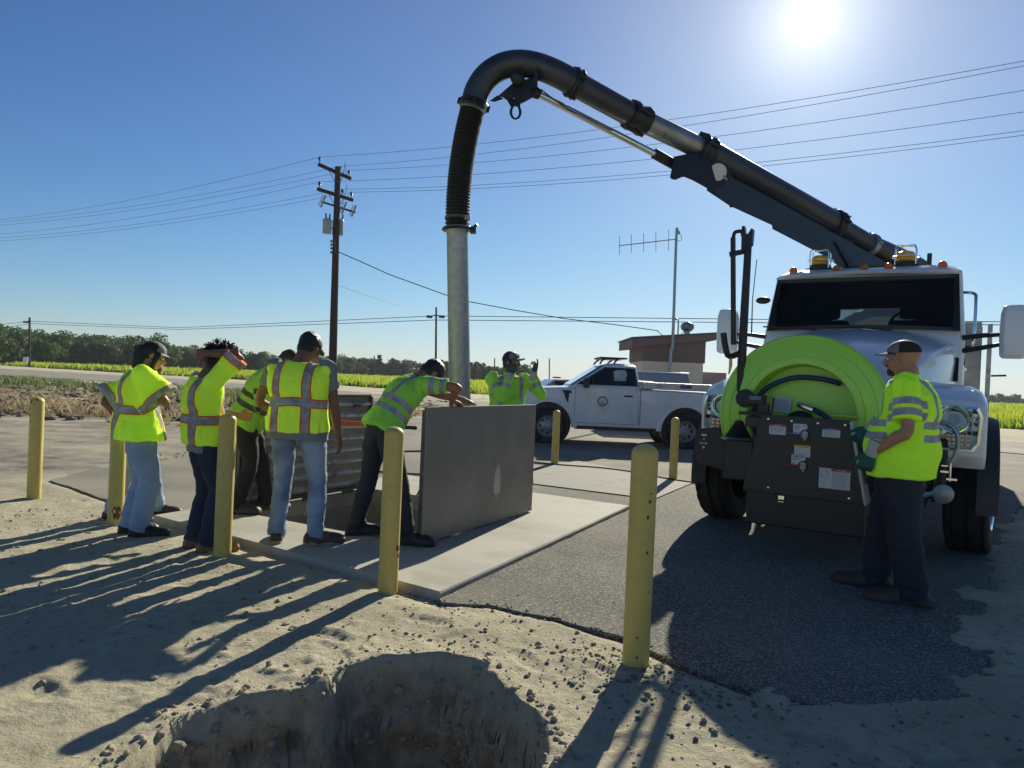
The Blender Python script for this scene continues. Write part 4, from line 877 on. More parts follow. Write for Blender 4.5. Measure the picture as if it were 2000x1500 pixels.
# seats and headrests faintly seen as shapes on the rear wall of the glass are left to the glass; side windows
def sidewin(s):
    rows = [(-1.22,2.0),(-1.30,2.14),(-1.52,2.72),(-2.3,2.72),(-2.36,2.0)]
    mb = MB(); mb.prism([(y, z) for y, z in rows], s*1.0, s*1.045, 'x')
    w = mb.build('side_window', M['glassdark'], T, smooth=0)
    sh = Matrix.Identity(4)
    for v in w.data.vertices: v.co.x -= s*max(v.co.z-2.02,0)*.07
    for v in w.data.vertices: v.co.x += s*.012
    MB().prism([(-1.05,2.0),(-1.12,2.12),(-1.26,2.12),(-1.26,1.86),(-1.0,1.80)], s*1.02, s*1.056, 'x').build('quarter_vent', M['black'], T, smooth=0)
    d = MB(); d.prism([(-1.16,1.05),(-1.16,1.95),(-2.45,1.95),(-2.45,1.05)], s*1.02, s*1.058, 'x'); dd = d.build('door', M['white'], T, smooth=0, bevel=.006); MB().bar((s*1.07,-2.2,1.8),(s*1.07,-2.36,1.8),.03,.04).build('handle', M['chrome'], dd, bevel=.005)
    g = MB(); g.tube([(s*1.02,-1.28,2.25),(s*1.10,-1.24,2.31),(s*1.13,-1.22,2.45) if False else (s*1.12,-1.30,2.62),(s*1.10,-1.36,2.72),(s*1.0,-1.38,2.74)], .016, 8, smooth=4)
    return w
mir(sidewin)
MB().tube([(-1.05,-1.15,2.02),(-1.12,-1.1,2.06),(-1.13,-1.15,2.5),(-1.11,-1.2,2.60),(-1.0,-1.25,2.62)], .017, 8, smooth=5).build('grab_handle', M['chrome'], T)
# side intake on hood
for s in (-1,1): MB().prism([(-.62,1.62),(-.90,1.62),(-.93,1.86),(-.80,1.88)], s*.90, s*1.0, 'x').build('hood_vent', M['black'], T, smooth=0, bevel=.01)
# mirrors
def mirror(s):
    x = 1.47; y = -.90
    mb = MB(); mb.loft([[(s*(x+a*.5*w), y+b*d*.5, z) for a, b in ((-1,-.8),(-.8,-1),(.8,-1),(1,-.8),(1,.5),(.7,1),(-.7,1),(-1,.5))] for w, d, z in ((.18,.10,1.88),(.235,.16,1.91),(.25,.18,2.12),(.24,.18,2.34),(.20,.15,2.42),(.13,.09,2.435))])
    m_ = mb.build('mirror', M['white'], T, smooth=45, bevel=.012, seg=3)
    MB().box((s*x, y-.095, 2.15), (.19,.008,.42)).build('mirror_glass', M['chrome'], m_)
    a = MB(); a.tube([(s*1.03,-.98,2.10),(s*1.2,-.92,2.12),(s*1.37,-.9,2.13)], [.03,.026,.022], 8)
    a.tube([(s*1.03,-.98,1.96),(s*1.2,-.92,1.99),(s*1.37,-.9,2.03)], [.03,.026,.022], 8); a.build('mirror_arm', M['black'], T)
mir(mirror)
MB().tube([(1.18,-.92,2.13),(1.19,-.93,2.55),(1.165,-.95,3.05)], [.009,.006,.005], 6).build('whip_antenna', M['black'], T)
# side spot mirror (left in photo, dark oval)
MB().ball((1.10,-1.1,2.56), (.09,.05,.045), 8).build('spot_mirror', M['black'], T)
# marker lights and beacons on the roof
for x, y in ((.80,-1.32),(.0,-1.30),(-.26,-1.30),(-.80,-1.32),(.30,-1.30)):
    b = MB(); b.lathe([(.045,0),(.05,.01),(.045,.03),(.03,.05),(.01,.06)], (x,y,2.935), n=16); b.build('marker_light', M['orange'], T)
for x in (.52,-.42):
    b = MB(); b.box((x,-1.5,2.975),(.30,.22,.02)); b.lathe([(.125,0),(.13,.02),(.12,.045)], (x,-1.5,2.985), n=28); bb = b.build('beacon_base', M['darkplastic'], T, smooth=40)
    l_ = MB(); l_.lathe([(.105,.03),(.108,.04),(.10,.06),(.104,.075),(.098,.09),(.10,.105),(.092,.14),(.07,.155),(.01,.16)], (x,-1.5,2.995), n=28); l_.build('beacon_lens', M['amber'], bb, smooth=30)
    c = MB()
    for k in range(4):
        a = R(45+90*k); dx, dy = math.cos(a)*.15, math.sin(a)*.12; c.tube([(x+dx,-1.5+dy,2.985),(x+dx*1.02,-1.5+dy*1.02,3.17),(x+dx*.8,-1.5+dy*.8,3.215),(x+dx*.2,-1.5+dy*.2,3.218),(x,-1.5,3.218)], .007, 6, smooth=3)
    c.tube([(x+math.cos(R(a))*.152,-1.5+math.sin(R(a))*.122,3.09) for a in range(0,361,30)], .006, 6)
    c.build('beacon_cage', M['chrome'], bb)
wr = MB(); wr.tube([(.0,-1.45,2.96),(-.15,-1.38,2.975),(-.3,-1.42,2.965),(-.42,-1.46,2.98)], .008, 5, smooth=4); wr.tube([(.3,-1.55,2.98),(.1,-1.5,3.0),(-.1,-1.48,2.99)], .007, 5, smooth=4); wr.build('roof_wiring', M['black'], T)
MB().box((-.66,-1.55,3.06),(.05,.03,.14)).build('camera_pod', M['black'], T, bevel=.01)
# chassis, tank and side cabinets behind the cab
MB().box((0,-3.6,.75),(.9,8.2,.3)).build('chassis', M['black'], T, smooth=0, bevel=.02)
MB().lathe([(.3,0),(.75,.02),(.95,.25),(.95,4.6),(.75,4.85),(.3,4.9)], (0,-9.0,1.9), (0,1,0), 40).build('debris_tank', M['white'], T, smooth=40)
for s in (-1,1):
    MB().box((s*1.10,-2.98,1.72),(.28,.10,1.45)).build('cabinet_panel', M['boomgrey'], T, smooth=0, bevel=.01)
    MB().box((s*1.08,-3.15,1.75),(.34,.16,1.3)).build('dark_cabinet', M['black'], T, smooth=0, bevel=.01)
    b = MB(); b.box((s*1.10,-6.2,1.15),(.34,5.2,.8)); b.build('side_toolbox', M['boom'], T, smooth=0, bevel=.02)
    pl = MB(); pl.bar((s*1.33,-3.0,1.0),(s*1.33,-3.0,2.42),.16,.05); po = pl.build('grey_post', M['galv'], T, smooth=0, bevel=.006)
    hh = MB(); 
    for i in range(7): hh.tube([(s*1.33,-2.97,1.2+i*.17),(s*1.33,-2.962,1.2+i*.17)], .014, 8)
    hh.build('post_holes', M['black'], po)
MB().tube([(-1.36,-2.9,1.75),(-1.52,-2.88,1.76)], .012, 6).build('side_bracket', M['black'], T)
for s in (-1,1):
    wheel(T, s*1.15, 0, .535, .34, s, 'truck', steer=R(-6))
    for y in (-5.3,-6.7): wheel(T, s*1.0, y, .535, .5, s, 'truck')
MB().tube([(-1.0,0,.53),(1.0,0,.53)], .08, 12).build('front_axle', M['black'], T)
for s in (-1,1): MB().prism([(-.9,.45),(.62,.45),(.62,.9),(-.9,.95)], s*.80, s*.78, 'x').build('wheel_liner', M['darkplastic'], T, smooth=0)
# ------------------------------------------------------------------ hose reel on the nose
RC = Vector((.19, 1.30, 1.23))
def ry(r, y): return (r, y)
fl = MB(); prof = [(.742,-.10),(.757,-.085),(.757,-.055),(.742,-.045),(.70,-.045),(.62,-.02),(.56,.01),(.50,.03),(.475,.028),(.462,.0),(.455,-.235),(.445,-.25),(.30,-.255),(.02,-.255),(.02,-.28),(.44,-.28),(.70,-.12)]
prof = [(.742,-.10),(.757,-.085),(.757,-.055),(.742,-.042),(.728,-.05),(.70,-.036),(.655,-.020),(.650,-.028),(.60,-.010),(.55,.004),(.545,-.004),(.50,.008),(.478,.0),(.470,-.03),(.462,-.235),(.455,-.25),(.30,-.255),(.02,-.255),(.02,-.28),(.44,-.28),(.70,-.12)]; prof = [(r*.965, y) for r, y in prof]; fl.lathe(prof+[prof[0]], RC, (0,1,0), 96, cap=False); FL = fl.build('hose_reel', M['green'], T, smooth=50)
bk = MB(); bk.lathe([(.02,-.62),(.70,-.60),(.71,-.57),(.45,-.54),(.45,-.23),(.02,-.23)], RC, (0,1,0), 72); bk.build('rear_flange', M['green'], FL, smooth=50)
hs = MB(); pts = []
for i in range(5*40): a = i/40*2*math.pi; pts.append((RC.x+math.cos(a)*(.66), RC.y-.50+i/200*.34, RC.z+math.sin(a)*.66))
hs.tube(pts, .033, 8); hs.build('coiled_hose', M['bluehose'], FL, smooth=60)
hh = MB(); hh.tube([RC+Vector((.40,-.10,-.30)), RC+Vector((.43,-.10,-.05)), RC+Vector((.35,-.10,.20)), RC+Vector((.12,-.11,.33)), RC+Vector((-.12,-.12,.34)), RC+Vector((-.30,-.17,.30))], .024, 10, smooth=8); hh.build('feed_hose', M['bluehose'], FL, smooth=60)
hh = MB(); hh.tube([RC+Vector((-.02,-.12,.08)), RC+Vector((-.14,-.08,.04)), RC+Vector((-.27,-.06,-.06)), RC+Vector((-.32,-.06,-.22))], .024, 10, smooth=8); hh.build('swivel_hose', M['bluehose'], FL, smooth=60)
hh = MB(); hh.tube([RC+Vector((.04,-.14,.10)), RC+Vector((-.02,-.12,.08)), RC+Vector((-.10,-.095,.055))], .03, 10); hh.build('hose_fitting', M['chrome'], FL)
hb = MB(); hb.lathe([(.13,-.2),(.13,-.10),(.11,-.08),(.07,-.07),(.07,-.02),(.01,-.02)], RC+Vector((.02,.0,-.09)), (0,1,0), 28); hb.build('hub', M['black'], FL)
hb = MB(); hb.tube([RC+Vector((.045,-.02,-.08)), RC+Vector((.045,.08,-.08)), RC+Vector((.045,.11,-.12)), RC+Vector((.045,.11,-.26))], .038, 14, smooth=6); hb.build('elbow_fitting', M['galv'], FL, smooth=60)
hb = MB(); hb.tube([(-.13+.05,1.38,1.245),(-.2,1.38,1.25),(-.3,1.40,1.245)], .012, 8); hb.build('yellow_cord', M['decalyellow'], T)
# small counter box on flange
mb = MB(); mb.lathe([(.07,-.02),(.085,0),(.085,.02),(.03,.03)], (.66,1.36,1.36), (0,1,.0), 24); mb.box((.545,1.42,1.355),(.16,.10,.085)); ct = mb.build('footage_counter', M['darkplastic'], T, smooth=30, bevel=.006); MB().box((.545,1.476,1.37),(.10,.008,.035)).build('counter_window', M['bluegrey'], ct)
mb = MB(); mb.bar((.70,1.40,1.225),(.40,1.44,1.235),.03,.03); mb.box((.48,1.42,1.27),(.10,.06,.10)); mb.build('counter_bracket', M['black'], T, bevel=.004)
# ------------------------------------------------------------------ brown control panel
PY = 1.75
def panel_face():
    mb = MB(); poly = [(.42,1.235),(-.275,1.225),(-.41,.56),(.55,.565),(.55,.60)]
    mb.prism(poly, PY-.10, PY, 'y'); return mb
CP = panel_face().build('control_panel', M['brownpanel'], T, smooth=0, bevel=.008)
MB().prism([(-.285,1.22),(-.267,1.22),(-.40,.56),(-.42,.56)], PY-.30, PY+.006, 'y').build('panel_edge_trim', M['galv'], CP, smooth=0)
MB().box((.42,1.5,1.16),(.3,.4,.09)).build('side_bar', M['black'], T, smooth=0, bevel=.006)
MB().box((.06,1.44,.43),(.94,.5,.30)).build('lower_guard', M['black'], T, smooth=0, bevel=.012)
MB().box((.06,1.30,.80),(.9,.7,.5)).build('valve_housing', M['black'], T, smooth=0, bevel=.012)
def decal(x, z, w, h, head, hcol, hh, lines=0, two=False, dia=False):
    y = PY+.002; base = MB().box((x,y,z),(w,.002,h)).build('decal', M['decal'], CP, smooth=0)
    if head: 
        MB().box((x if not two else x-w*.19, y+.0015, z+h/2-hh/2),(w if not two else w*.60,.0015,hh)).build('decal_header', hcol, base, smooth=0)
    L_ = MB()
    zz = z+h/2-hh-.012; r_ = random.Random(int(x*100))
    while zz > z-h/2+.008 and lines:
        x0, x1 = (x+w/2-.01, x-w/2+.01) if not two else (x+w*.08, x-w/2+.008)
        xe = x0-(x0-x1)*r_.uniform(.75,1); L_.box(((x0+xe)/2, y+.0015, zz),(x0-xe,.001,.0022)); zz -= lines
    if dia:
        cx = x if not two else x+w*.32; L_.tube([(cx+math.cos(a)*.03, y+.002, z+.035*1+math.sin(a)*.03) for a in [i*math.pi/8 for i in range(17)]], .0015, 4); L_.bar((cx-.03,y+.002,z+.06),(cx+.03,y+.002,z+.01),.002,.002); L_.bar((cx+.03,y+.002,z-.03),(cx-.03,y+.002,z-.045),.002,.002); L_.bar((cx+.03,y+.002,z-.07),(cx-.02,y+.002,z-.06),.002,.002)
    if L_.v: L_.build('fine_print', M['inkgrey'], base, smooth=0)
    return base
FR = Euler((R(90),0,R(180)))
def ptxt(s, x, z, size, mat, par): return text_mesh(s, size, mat, par, (x, PY+.0045, z), FR)
d = decal(.285,1.115,.135,.085,True,M['decalred'],.016,.010); ptxt('DANGER',.285,1.150,.014,M['wink'],d)
q = MB(); 
for k in (-1,1): q.tube([(.285+k*.05,PY+.004,1.135),(.285+k*.05,PY+.004,1.105)], .002, 4); q.tube([(.285+k*.035,PY+.004,1.13),(.285+k*.01,PY+.004,1.105)], .002, 4)
q.build('drawing', M['inkgrey'], d)
d = decal(-.135,1.120,.135,.075,True,M['decalblue'],.016,.009); ptxt('NOTICE',-.135,1.149,.013,M['wink'],d)
d = decal(.080,.950,.125,.095,True,M['decalyellow'],.024,.011); ptxt('CAUTION',.072,.985,.019,M['ink'],d); MB().prism([(.128,.979),(.116,.979),(.122,.991)],PY+.004,PY+.0055,'y').build('triangle', M['ink'], d)
d = decal(-.175,.745,.235,.165,True,M['decalred'],.022,.0085,two=True,dia=True); ptxt('DANGER',-.225,.816,.017,M['wink'],d)
def sw(x, z, top, sub, word2, lever, lcol):
    base = MB().prism([(x+.085,z+.07),(x-.015,z+.07),(x-.025,z+.06),(x-.025,z+.03),(x+.0,z+.025),(x+.03,z+.0),(x+.04,z-.02),(x+.085,z-.02)], PY, PY+.003, 'y').build('switch_label', M['decal'], CP, smooth=0)
    ptxt(top, x+.052, z+.052, .017, M['ink'], base); ptxt(sub, x+.052, z+.034, .017, M['ink'], base); ptxt(word2[0], x-.002, z+.050, .015, M['ink'], base); ptxt(word2[1], x+.066, z-.008, .015, M['ink'], base)
    c = (x-.012, PY, z-.015); h = MB(); h.lathe([(.001,.0),(.042,.0),(.042,.003),(.001,.0035)], c, (0,1,0), 28); ho = h.build('valve_hole', M['ink'], CP, smooth=30)
    v = MB(); v.box((c[0],PY+.02,c[2]),(.046,.03,.05)); v.tube([(c[0],PY+.015,c[2]+.035),(c[0],PY+.015,c[2]-.05)], .011, 10); v.lathe([(.016,.0),(.016,.012),(.01,.016)], (c[0],PY+.035,c[2]), (0,1,0), 12); vo = v.build('valve', M['galv'], ho, bevel=.002)
    l_ = MB(); l_.tube([(c[0],PY+.045,c[2]+.001),(c[0]+.06,PY+.05,c[2]),(c[0]+.14,PY+.05,c[2]+.004)], [.006,.005,.008], 8); l_.build('lever', lcol, vo)
sw(.075,1.105,'HOSE','REEL',('ON','OFF'),1,M['chrome']); sw(.078,.845,'PUMP','CONTROL',('OFF','ON'),1,M['redlens'])
for x, z in ((.365,1.20),(.175,1.195),(-.03,1.19),(-.235,1.19),(.34,.615),(-.29,.60)): 
    MB().lathe([(.011,0),(.011,.004),(.007,.006),(.006,.003),(.001,.003)], (x,PY,z), (0,1,0), 16).build('panel_bolt', M['chrome'], CP)
mb = MB(); mb.box((-.175,PY+.001,.965),(.05,.002,.002)); mb.box((-.175,PY+.001,.885),(.05,.002,.002)); mb.box((-.15,PY+.001,.925),(.002,.002,.08)); mb.box((-.2,PY+.001,.925),(.002,.002,.08)); mb.build('knockout_outline', M['ink'], CP)
mb = MB(); mb.box((.24,1.695,.535),(.05,.02,.035)); mb.box((.24,1.70,.50),(.05,.02,.008)); mb.build('latch', M['chrome'], T, bevel=.002)
# sign on the reel face
rd = MB().box((RC.x+.20,RC.y-.195,RC.z+.085),(.17,.004,.14),Euler((0,R(-6),0)).to_matrix()).build('reel_decal', M['decal'], FL, smooth=0)
MB().box((RC.x+.275,RC.y-.192,RC.z+.077),(.02,.003,.14),Euler((0,R(-6),0)).to_matrix()).build('decal_band', M['decalred'], rd, smooth=0)
q = MB()
for i in range(9): q.box((RC.x+.25-i*.014,RC.y-.191,RC.z+.085),(.003,.002,.10),Euler((0,R(-6),0)).to_matrix())
q.build('fine_print', M['inkgrey'], rd, smooth=0)
# ------------------------------------------------------------------ left-hand bracket, mast and hook
mb = MB(); mb.prism([(.55,.58),(1.12,.70),(1.17,.80),(1.17,1.02),(1.12,1.04),(.92,1.06),(.56,.98)], 1.02, 1.18, 'y'); bx = mb.build('corner_box', M['black'], T, smooth=0, bevel=.012)
mb = MB(); mb.box((.66,1.32,.80),(.26,.44,.36)); mb.build('pump_box', M['blackmetal'], T, smooth=0, bevel=.012)
q = MB(); q.box((1.08,1.185,.98),(.05,.006,.02)); q.box((1.08,1.185,.90),(.07,.01,.018)); q.box((1.08,1.186,.86),(.02,.006,.02)); q.box((1.08,1.186,.94),(.014,.006,.014)); q.build('toggle_switch', M['decal'], bx)
MB().box((1.085,1.188,.902),(.045,.012,.012)).build('red_toggle', M['redlens'], bx)
mb = MB(); mb.tube([(.90,1.2,1.02),(.90,1.2,1.11),(.84,1.2,1.16),(.77,1.2,1.16),(.72,1.2,1.10),(.70,1.2,1.0)], .022, 8, smooth=4); mb.build('lift_loop', M['black'], T)
mb = MB(); prof = []
for i in range(8): prof += [(.12-.011*i, .0+.018*i), (.128-.011*i, .008+.018*i)]
mb.lathe(prof+[(.03,.16)], (.72,1.3,.99), n=24); mb.build('rubber_boot', M['rubber'], T, smooth=60)
mb = MB(); mb.lathe([(.001,0),(.15,0),(.155,.012),(.12,.02),(.001,.02)], (.72,1.33,.975), n=28); mb.build('pivot_plate', M['galv'], T)
MAST = thing  # keep name free
def tl(v): return v
MX = .735
mb = MB(); mb.tube([(MX,1.25,1.0),(MX+.0,1.25,1.9),(MX-.01,1.25,2.90)], [.042,.042,.034], 8); ms = mb.build('tool_mast', M['blackmetal'], T, smooth=0, bevel=.004)
mb = MB(); mb.prism([(MX-.05,2.80),(MX+.045,2.72),(MX+.05,2.97),(MX+.03,2.98),(MX+.01,2.88),(MX-.01,2.90),(MX-.04,2.95),(MX-.055,2.94)], 1.215, 1.285, 'y'); mb.build('fork_top', M['blackmetal'], ms, smooth=0)
mb = MB(); mb.bar((MX+.135,1.25,2.88),(MX+.085,1.25,1.86),.036,.04); mb.build('side_rod', M['blackmetal'], ms, smooth=0)
mb = MB(); mb.tube([(MX+.135,1.25,2.84),(MX+.125,1.25,2.92),(MX+.09,1.25,2.935),(MX+.055,1.25,2.93),(MX+.045,1.25,2.89)], .018, 8, smooth=4); mb.build('hook', M['blackmetal'], ms)
mb = MB(); mb.bar((MX+.16,1.25,2.72),(MX,1.25,2.745),.03,.045); mb.build('cross_tie', M['blackmetal'], ms, smooth=0)
mb = MB(); mb.tube([(MX+.18,1.27,1.97),(MX+.15,1.27,1.82),(MX+.11,1.27,1.75),(MX,1.27,1.79)], .03, 8, smooth=3); mb.build('rest_arm', M['blackmetal'], ms, smooth=30)
mb = MB(); mb.tube([(MX+.10,1.27,1.74),(MX+.098,1.27,1.66),(MX+.11,1.27,1.58)], [.014,.017,.006], 8, smooth=3); mb.build('yellow_strap', M['decalyellow'], T)
# ------------------------------------------------------------------ hose hook bracket at the right of the nose
mb = MB(); mb.tube([(-.86,.98,.55),(-.86,.98,1.20)], .02, 10); mb.build('bracket_post', M['black'], T)
mb = MB(); mb.tube([(-.83,1.0,1.20),(-.90,1.0,1.235),(-.985,1.0,1.19),(-1.02,1.0,1.08),(-1.00,1.0,.96),(-.97,1.0,.90)], .017, 10, smooth=6); mb.build('chrome_hook', M['galv'], T, smooth=60)
mb = MB(); mb.tube([(-.97,1.0,.92),(-.97,1.0,.74)], .013, 8); mb.box((-.93,1.0,.82),(.06,.03,.02)); mb.box((-.93,1.0,.87),(.05,.03,.014)); mb.box((-.985,1.0,.76),(.08,.03,.02)); mb.build('clamp', M['chrome'], T, bevel=.002)
mb = MB(); mb.lathe([(.045,0),(.075,.0),(.08,.02),(.08,.06),(.05,.07),(.02,.075)], (-.93,.96,.63), (0,1,0), 28); mb.build('hydrant_cap', M['galv'], T)
mb = MB(); mb.tube([(-.66,1.0,.62),(-.78,1.02,.60),(-.86,1.0,.63)], .025, 8); mb.build('outlet_pipe', M['galv'], T)
# ------------------------------------------------------------------ boom, elbow, hose and suction pipe (world coordinates, parts of the truck)
DA, DB = 7.45, 10.1
def BD(px): f = (px-1125)/(1800-1125); return 1/((1-f)/DA + f/DB)
def B(px, py): return P(px, py, BD(px))
def wtube(name, pts, rad, mat, smooth=0, n=24, par=T): return MB().tube(pts, rad, n, smooth=smooth).build(name, M[mat], par, world=True, smooth=60)
c1, c2, c3, c4, c5, c6 = B(1122,163), B(1245,231), B(1375,293), B(1632,437), B(1700,478), B(1808,532)
wtube('boom_tube', [c1, c2], .128, 'boom'); wtube('boom_inner_tube', [c2, c3], .120, 'boomgrey'); bo = wtube('boom_outer_tube', [c3, c4], .148, 'boom'); wtube('boom_rear_tube', [c4, c5], .118, 'boom')
wtube('boom_rear_hose', [c5, c6, B(1850,600)], .13, 'boom', 6)
def collar(p, d, r, w, name='coupling', mat='blackmetal', lugs=True):
    d = d.normalized(); mb = MB(); mb.lathe([(r*.9,-w/2),(r*1.13,-w/2),(r*1.2,-w*.3),(r*1.05,-w*.1),(r*1.05,w*.1),(r*1.2,w*.3),(r*1.13,w/2),(r*.9,w/2)], p, d, 36)
    if lugs:
        x = d.orthogonal().normalized(); y = d.cross(x)
        for a in (40, 130, 220, 310): q = p + (x*math.cos(R(a))+y*math.sin(R(a)))*r*1.22; mb.tube([q-d*w*.45, q+d*w*.45], r*.11, 8)
    return mb.build(name, M[mat], T, world=True, smooth=35)
dv = (c4-c1).normalized()
collar(c1, dv, .135, .10); collar(c2, dv, .138, .24); collar(c3, dv, .150, .20); collar(c4, dv, .150, .14); collar(c5, dv, .128, .08, mat='galv')
# clamp ring with its handle by c4
MB().tube([c4+dv*.09+Vector((0,0,.15)), c4+dv*.30+Vector((0,0,.20))], .012, 6).build('clamp_handle', M['galv'], T, world=True)
# elbow
TD = 7.40
e = [P(925,205,TD), P(932,178,TD), P(950,150,TD), P(978,131,TD), P(1010,124,TD), P(1045,128,TD), P(1085,143,TD), c1]
wtube('boom_elbow', e, .133, 'boom', 5, 28)
h0, h1, h2, h3 = P(925,205,TD), P(907,270,TD), P(896,340,TD), P(893,448,TD)
# corrugated hose
axis_pts = []
for i in range(121):
    t_ = i/120; a = (1-t_); axis_pts.append(h0*(a**3)+P(909,262,TD)*(3*a*a*t_)+P(893,340,TD)*(3*a*t_*t_)+h3*(t_**3))
hose_pts = []; hr = []
for i in range(len(axis_pts)-1):
    for k in range(4): 
        hose_pts.append(axis_pts[i].lerp(axis_pts[i+1], k/4)); ph = ((i*4+k)/480*47) % 1; hr.append(.118+.010*math.sin(ph*2*math.pi))
HO = MB().tube(hose_pts, hr, 28).build('corrugated_hose', M['rubberhose'], T, world=True, smooth=75)
collar(h0, (h1-h0), .130, .07, lugs=True); 
for tt_, nm in ((.045,1),(.06,1),(.925,1),(.94,1)):
    k = int(tt_*120); p = axis_pts[k]; d = (axis_pts[k+1]-axis_pts[k]).normalized(); MB().lathe([(.128,-.004),(.133,0),(.128,.004)], p, d, 36).build('hose_band', M['galv'], HO, world=True)
k = 6; MB().box(axis_pts[k]+Vector((.11,-.05,0)), (.07,.05,.09), Euler((0,R(20),0)).to_matrix()).build('band_buckle', M['galv'], HO, world=True, bevel=.006)
MB().box(axis_pts[112]+Vector((.10,-.07,0)), (.08,.04,.05)).build('band_buckle', M['galv'], HO, world=True, bevel=.006)
pb = P(898,800,TD); SP = MB().lathe([(.125,0),(.150,.0),(.155,-.015),(.125,-.03),(.1125,-.07),(.1125,-4.1),(.105,-4.1)], h3+Vector((0,0,.02)), ((h3-pb)).normalized(), 40).build('suction_pipe', M['galv'], T, world=True, smooth=50)
mb = MB(); mb.lathe([(.15,-.012),(.163,0),(.15,.012)], h3, (h3-pb).normalized(), 40); mb.tube([h3+Vector((.14,-.03,.0)), h3+Vector((.21,-.05,.05))], .016, 8); mb.box(h3+Vector((.17,-.04,-.01)),(.06,.05,.07)); mb.build('pipe_clamp', M['blackmetal'], T, world=True)
# bracket with lifting eye under the elbow
mb = MB()
def pp(pts, y0, y1): return [[P(x, y, y0) for x, y in pts], [P(x, y, y1) for x, y in pts]]
mb.loft(pp([(972,188),(1004,160),(1046,150),(1049,176),(1042,190),(1018,203),(1004,192),(990,196),(982,190)], TD-.06, TD+.10)); br = mb.build('elbow_bracket', M['blackmetal'], T, world=True, smooth=0, bevel=.006)
mb = MB(); mb.loft(pp([(1046,133),(1051,134),(1050,170),(1040,172)], TD-.16, TD+.14)); mb.build('bracket_web', M['blackmetal'], br, world=True, smooth=0); mb = MB(); mb.loft(pp([(956,197),(972,186),(984,193),(966,199)], TD-.05, TD+.05)); mb.build('bracket_foot', M['blackmetal'], br, world=True, smooth=0)
mb = MB(); N_ = 20; cx, cy = 1007, 219
outer = [(989,190),(1017,198)] ; ring_o = [(cx+12*math.cos(a), cy+15*math.sin(a)) for a in [R(-40+k*(260/12)) for k in range(13)]]
inner = [(cx+6.5*math.cos(a), cy+11*math.sin(a)) for a in [R(-40+k*(260/12)) for k in range(13)]]
oo = [(1017,196)]+ring_o+[(988,192)]; ii = [(1010,208)]+inner+[(1004,208)]
rings = [[P(*o_,TD-.02), P(*i_,TD-.02), P(*i_,TD+.02), P(*o_,TD+.02)] for o_, i_ in zip(oo, ii)]
mb.loft(rings); mb.loft(pp([(988,190),(1018,196),(1012,208),(1001,208)], TD-.02, TD+.02)); mb.build('lifting_eye', M['blackmetal'], br, world=True, smooth=0)
MB().ball(P(1011,152,TD-.14), .075, 8).build('hydraulic_motor', M['blackmetal'], br, world=True)
# cylinder
r0, r1, r2 = P(1046,181,TD+.02), B(1284,303), B(1332,330)
wtube('cylinder_rod', [r0, r1], .036, 'chrome'); wtube('cylinder_barrel', [r1-(r2-r1)*.12, r2], .058, 'blackmetal')
MB().lathe([(.05,-.06),(.06,0),(.05,.05)], r0, (r1-r0).normalized(), 16).build('rod_end', M['blackmetal'], T, world=True)
wtube('control_cable', [P(1056,174,TD-.05), P(1100,207,7.4), B(1150,232), B(1195,255)], .008, 'black', 5, 6)
# box beam below the tube
def beam(pts, y0, y1, name, mat='boom', bev=.008): 
    mb = MB(); mb.loft([[P(x, y, BD(x)+y0) for x, y in pts], [P(x, y, BD(x)+y1) for x, y in pts]]); return mb.build(name, M[mat], T, world=True, smooth=0, bevel=bev)
BE = beam([(1395,305),(1380,372),(1425,402),(1508,440),(1508,447),(1610,500),(1655,532),(1735,545),(1790,545),(1745,520),(1600,438),(1480,372),(1430,346)], -.10, .12, 'boom_beam')
beam([(1316,306),(1345,300),(1395,290),(1425,300),(1430,350),(1400,378),(1385,370),(1352,352),(1335,345),(1318,352),(1308,348),(1312,330)], -.13, .15, 'boom_head', 'blackmetal', .015)
dp_ = P(1402,336,BD(1402)-.16); dsk = MB().lathe([(.001,.0),(.095,.0),(.098,.008),(.09,.014),(.001,.016)], dp_, (P(1402,336,5)-P(1402,336,6)).normalized(), 36).build('white_disc', M['decal'], T, world=True)
MB().tube([P(1412,342,BD(1402)-.18), P(1420,352,BD(1402)-.18)], .012, 6).build('disc_tab', M['galv'], dsk, world=True)
hb = MB()
for k in range(12): q = P(1531+k*8.6, 437+k*5.0, BD(1531+k*8.6)-.103); hb.lathe([(.001,0),(.013,0),(.013,.006),(.001,.006)], q, (0,-1,0), 10)
hb.build('beam_holes', M['ink'], BE, world=True)
for x, y in ((1608,437),(1662,470)): beam([(x-8,y-6),(x+6,y),(x+2,y+26),(x-10,y+22)], -.06, .06, 'saddle', 'blackmetal')
for x, y in ((1428,402),(1387,372)): MB().tube([P(x,y,BD(x)-.12), P(x,y,BD(x)+.12)], .022, 8).build('beam_pin', M['blackmetal'], BE, world=True)
beam([(1630,470),(1640,478),(1700,560),(1680,560)], -.14, -.11, 'boom_strut', 'blackmetal')
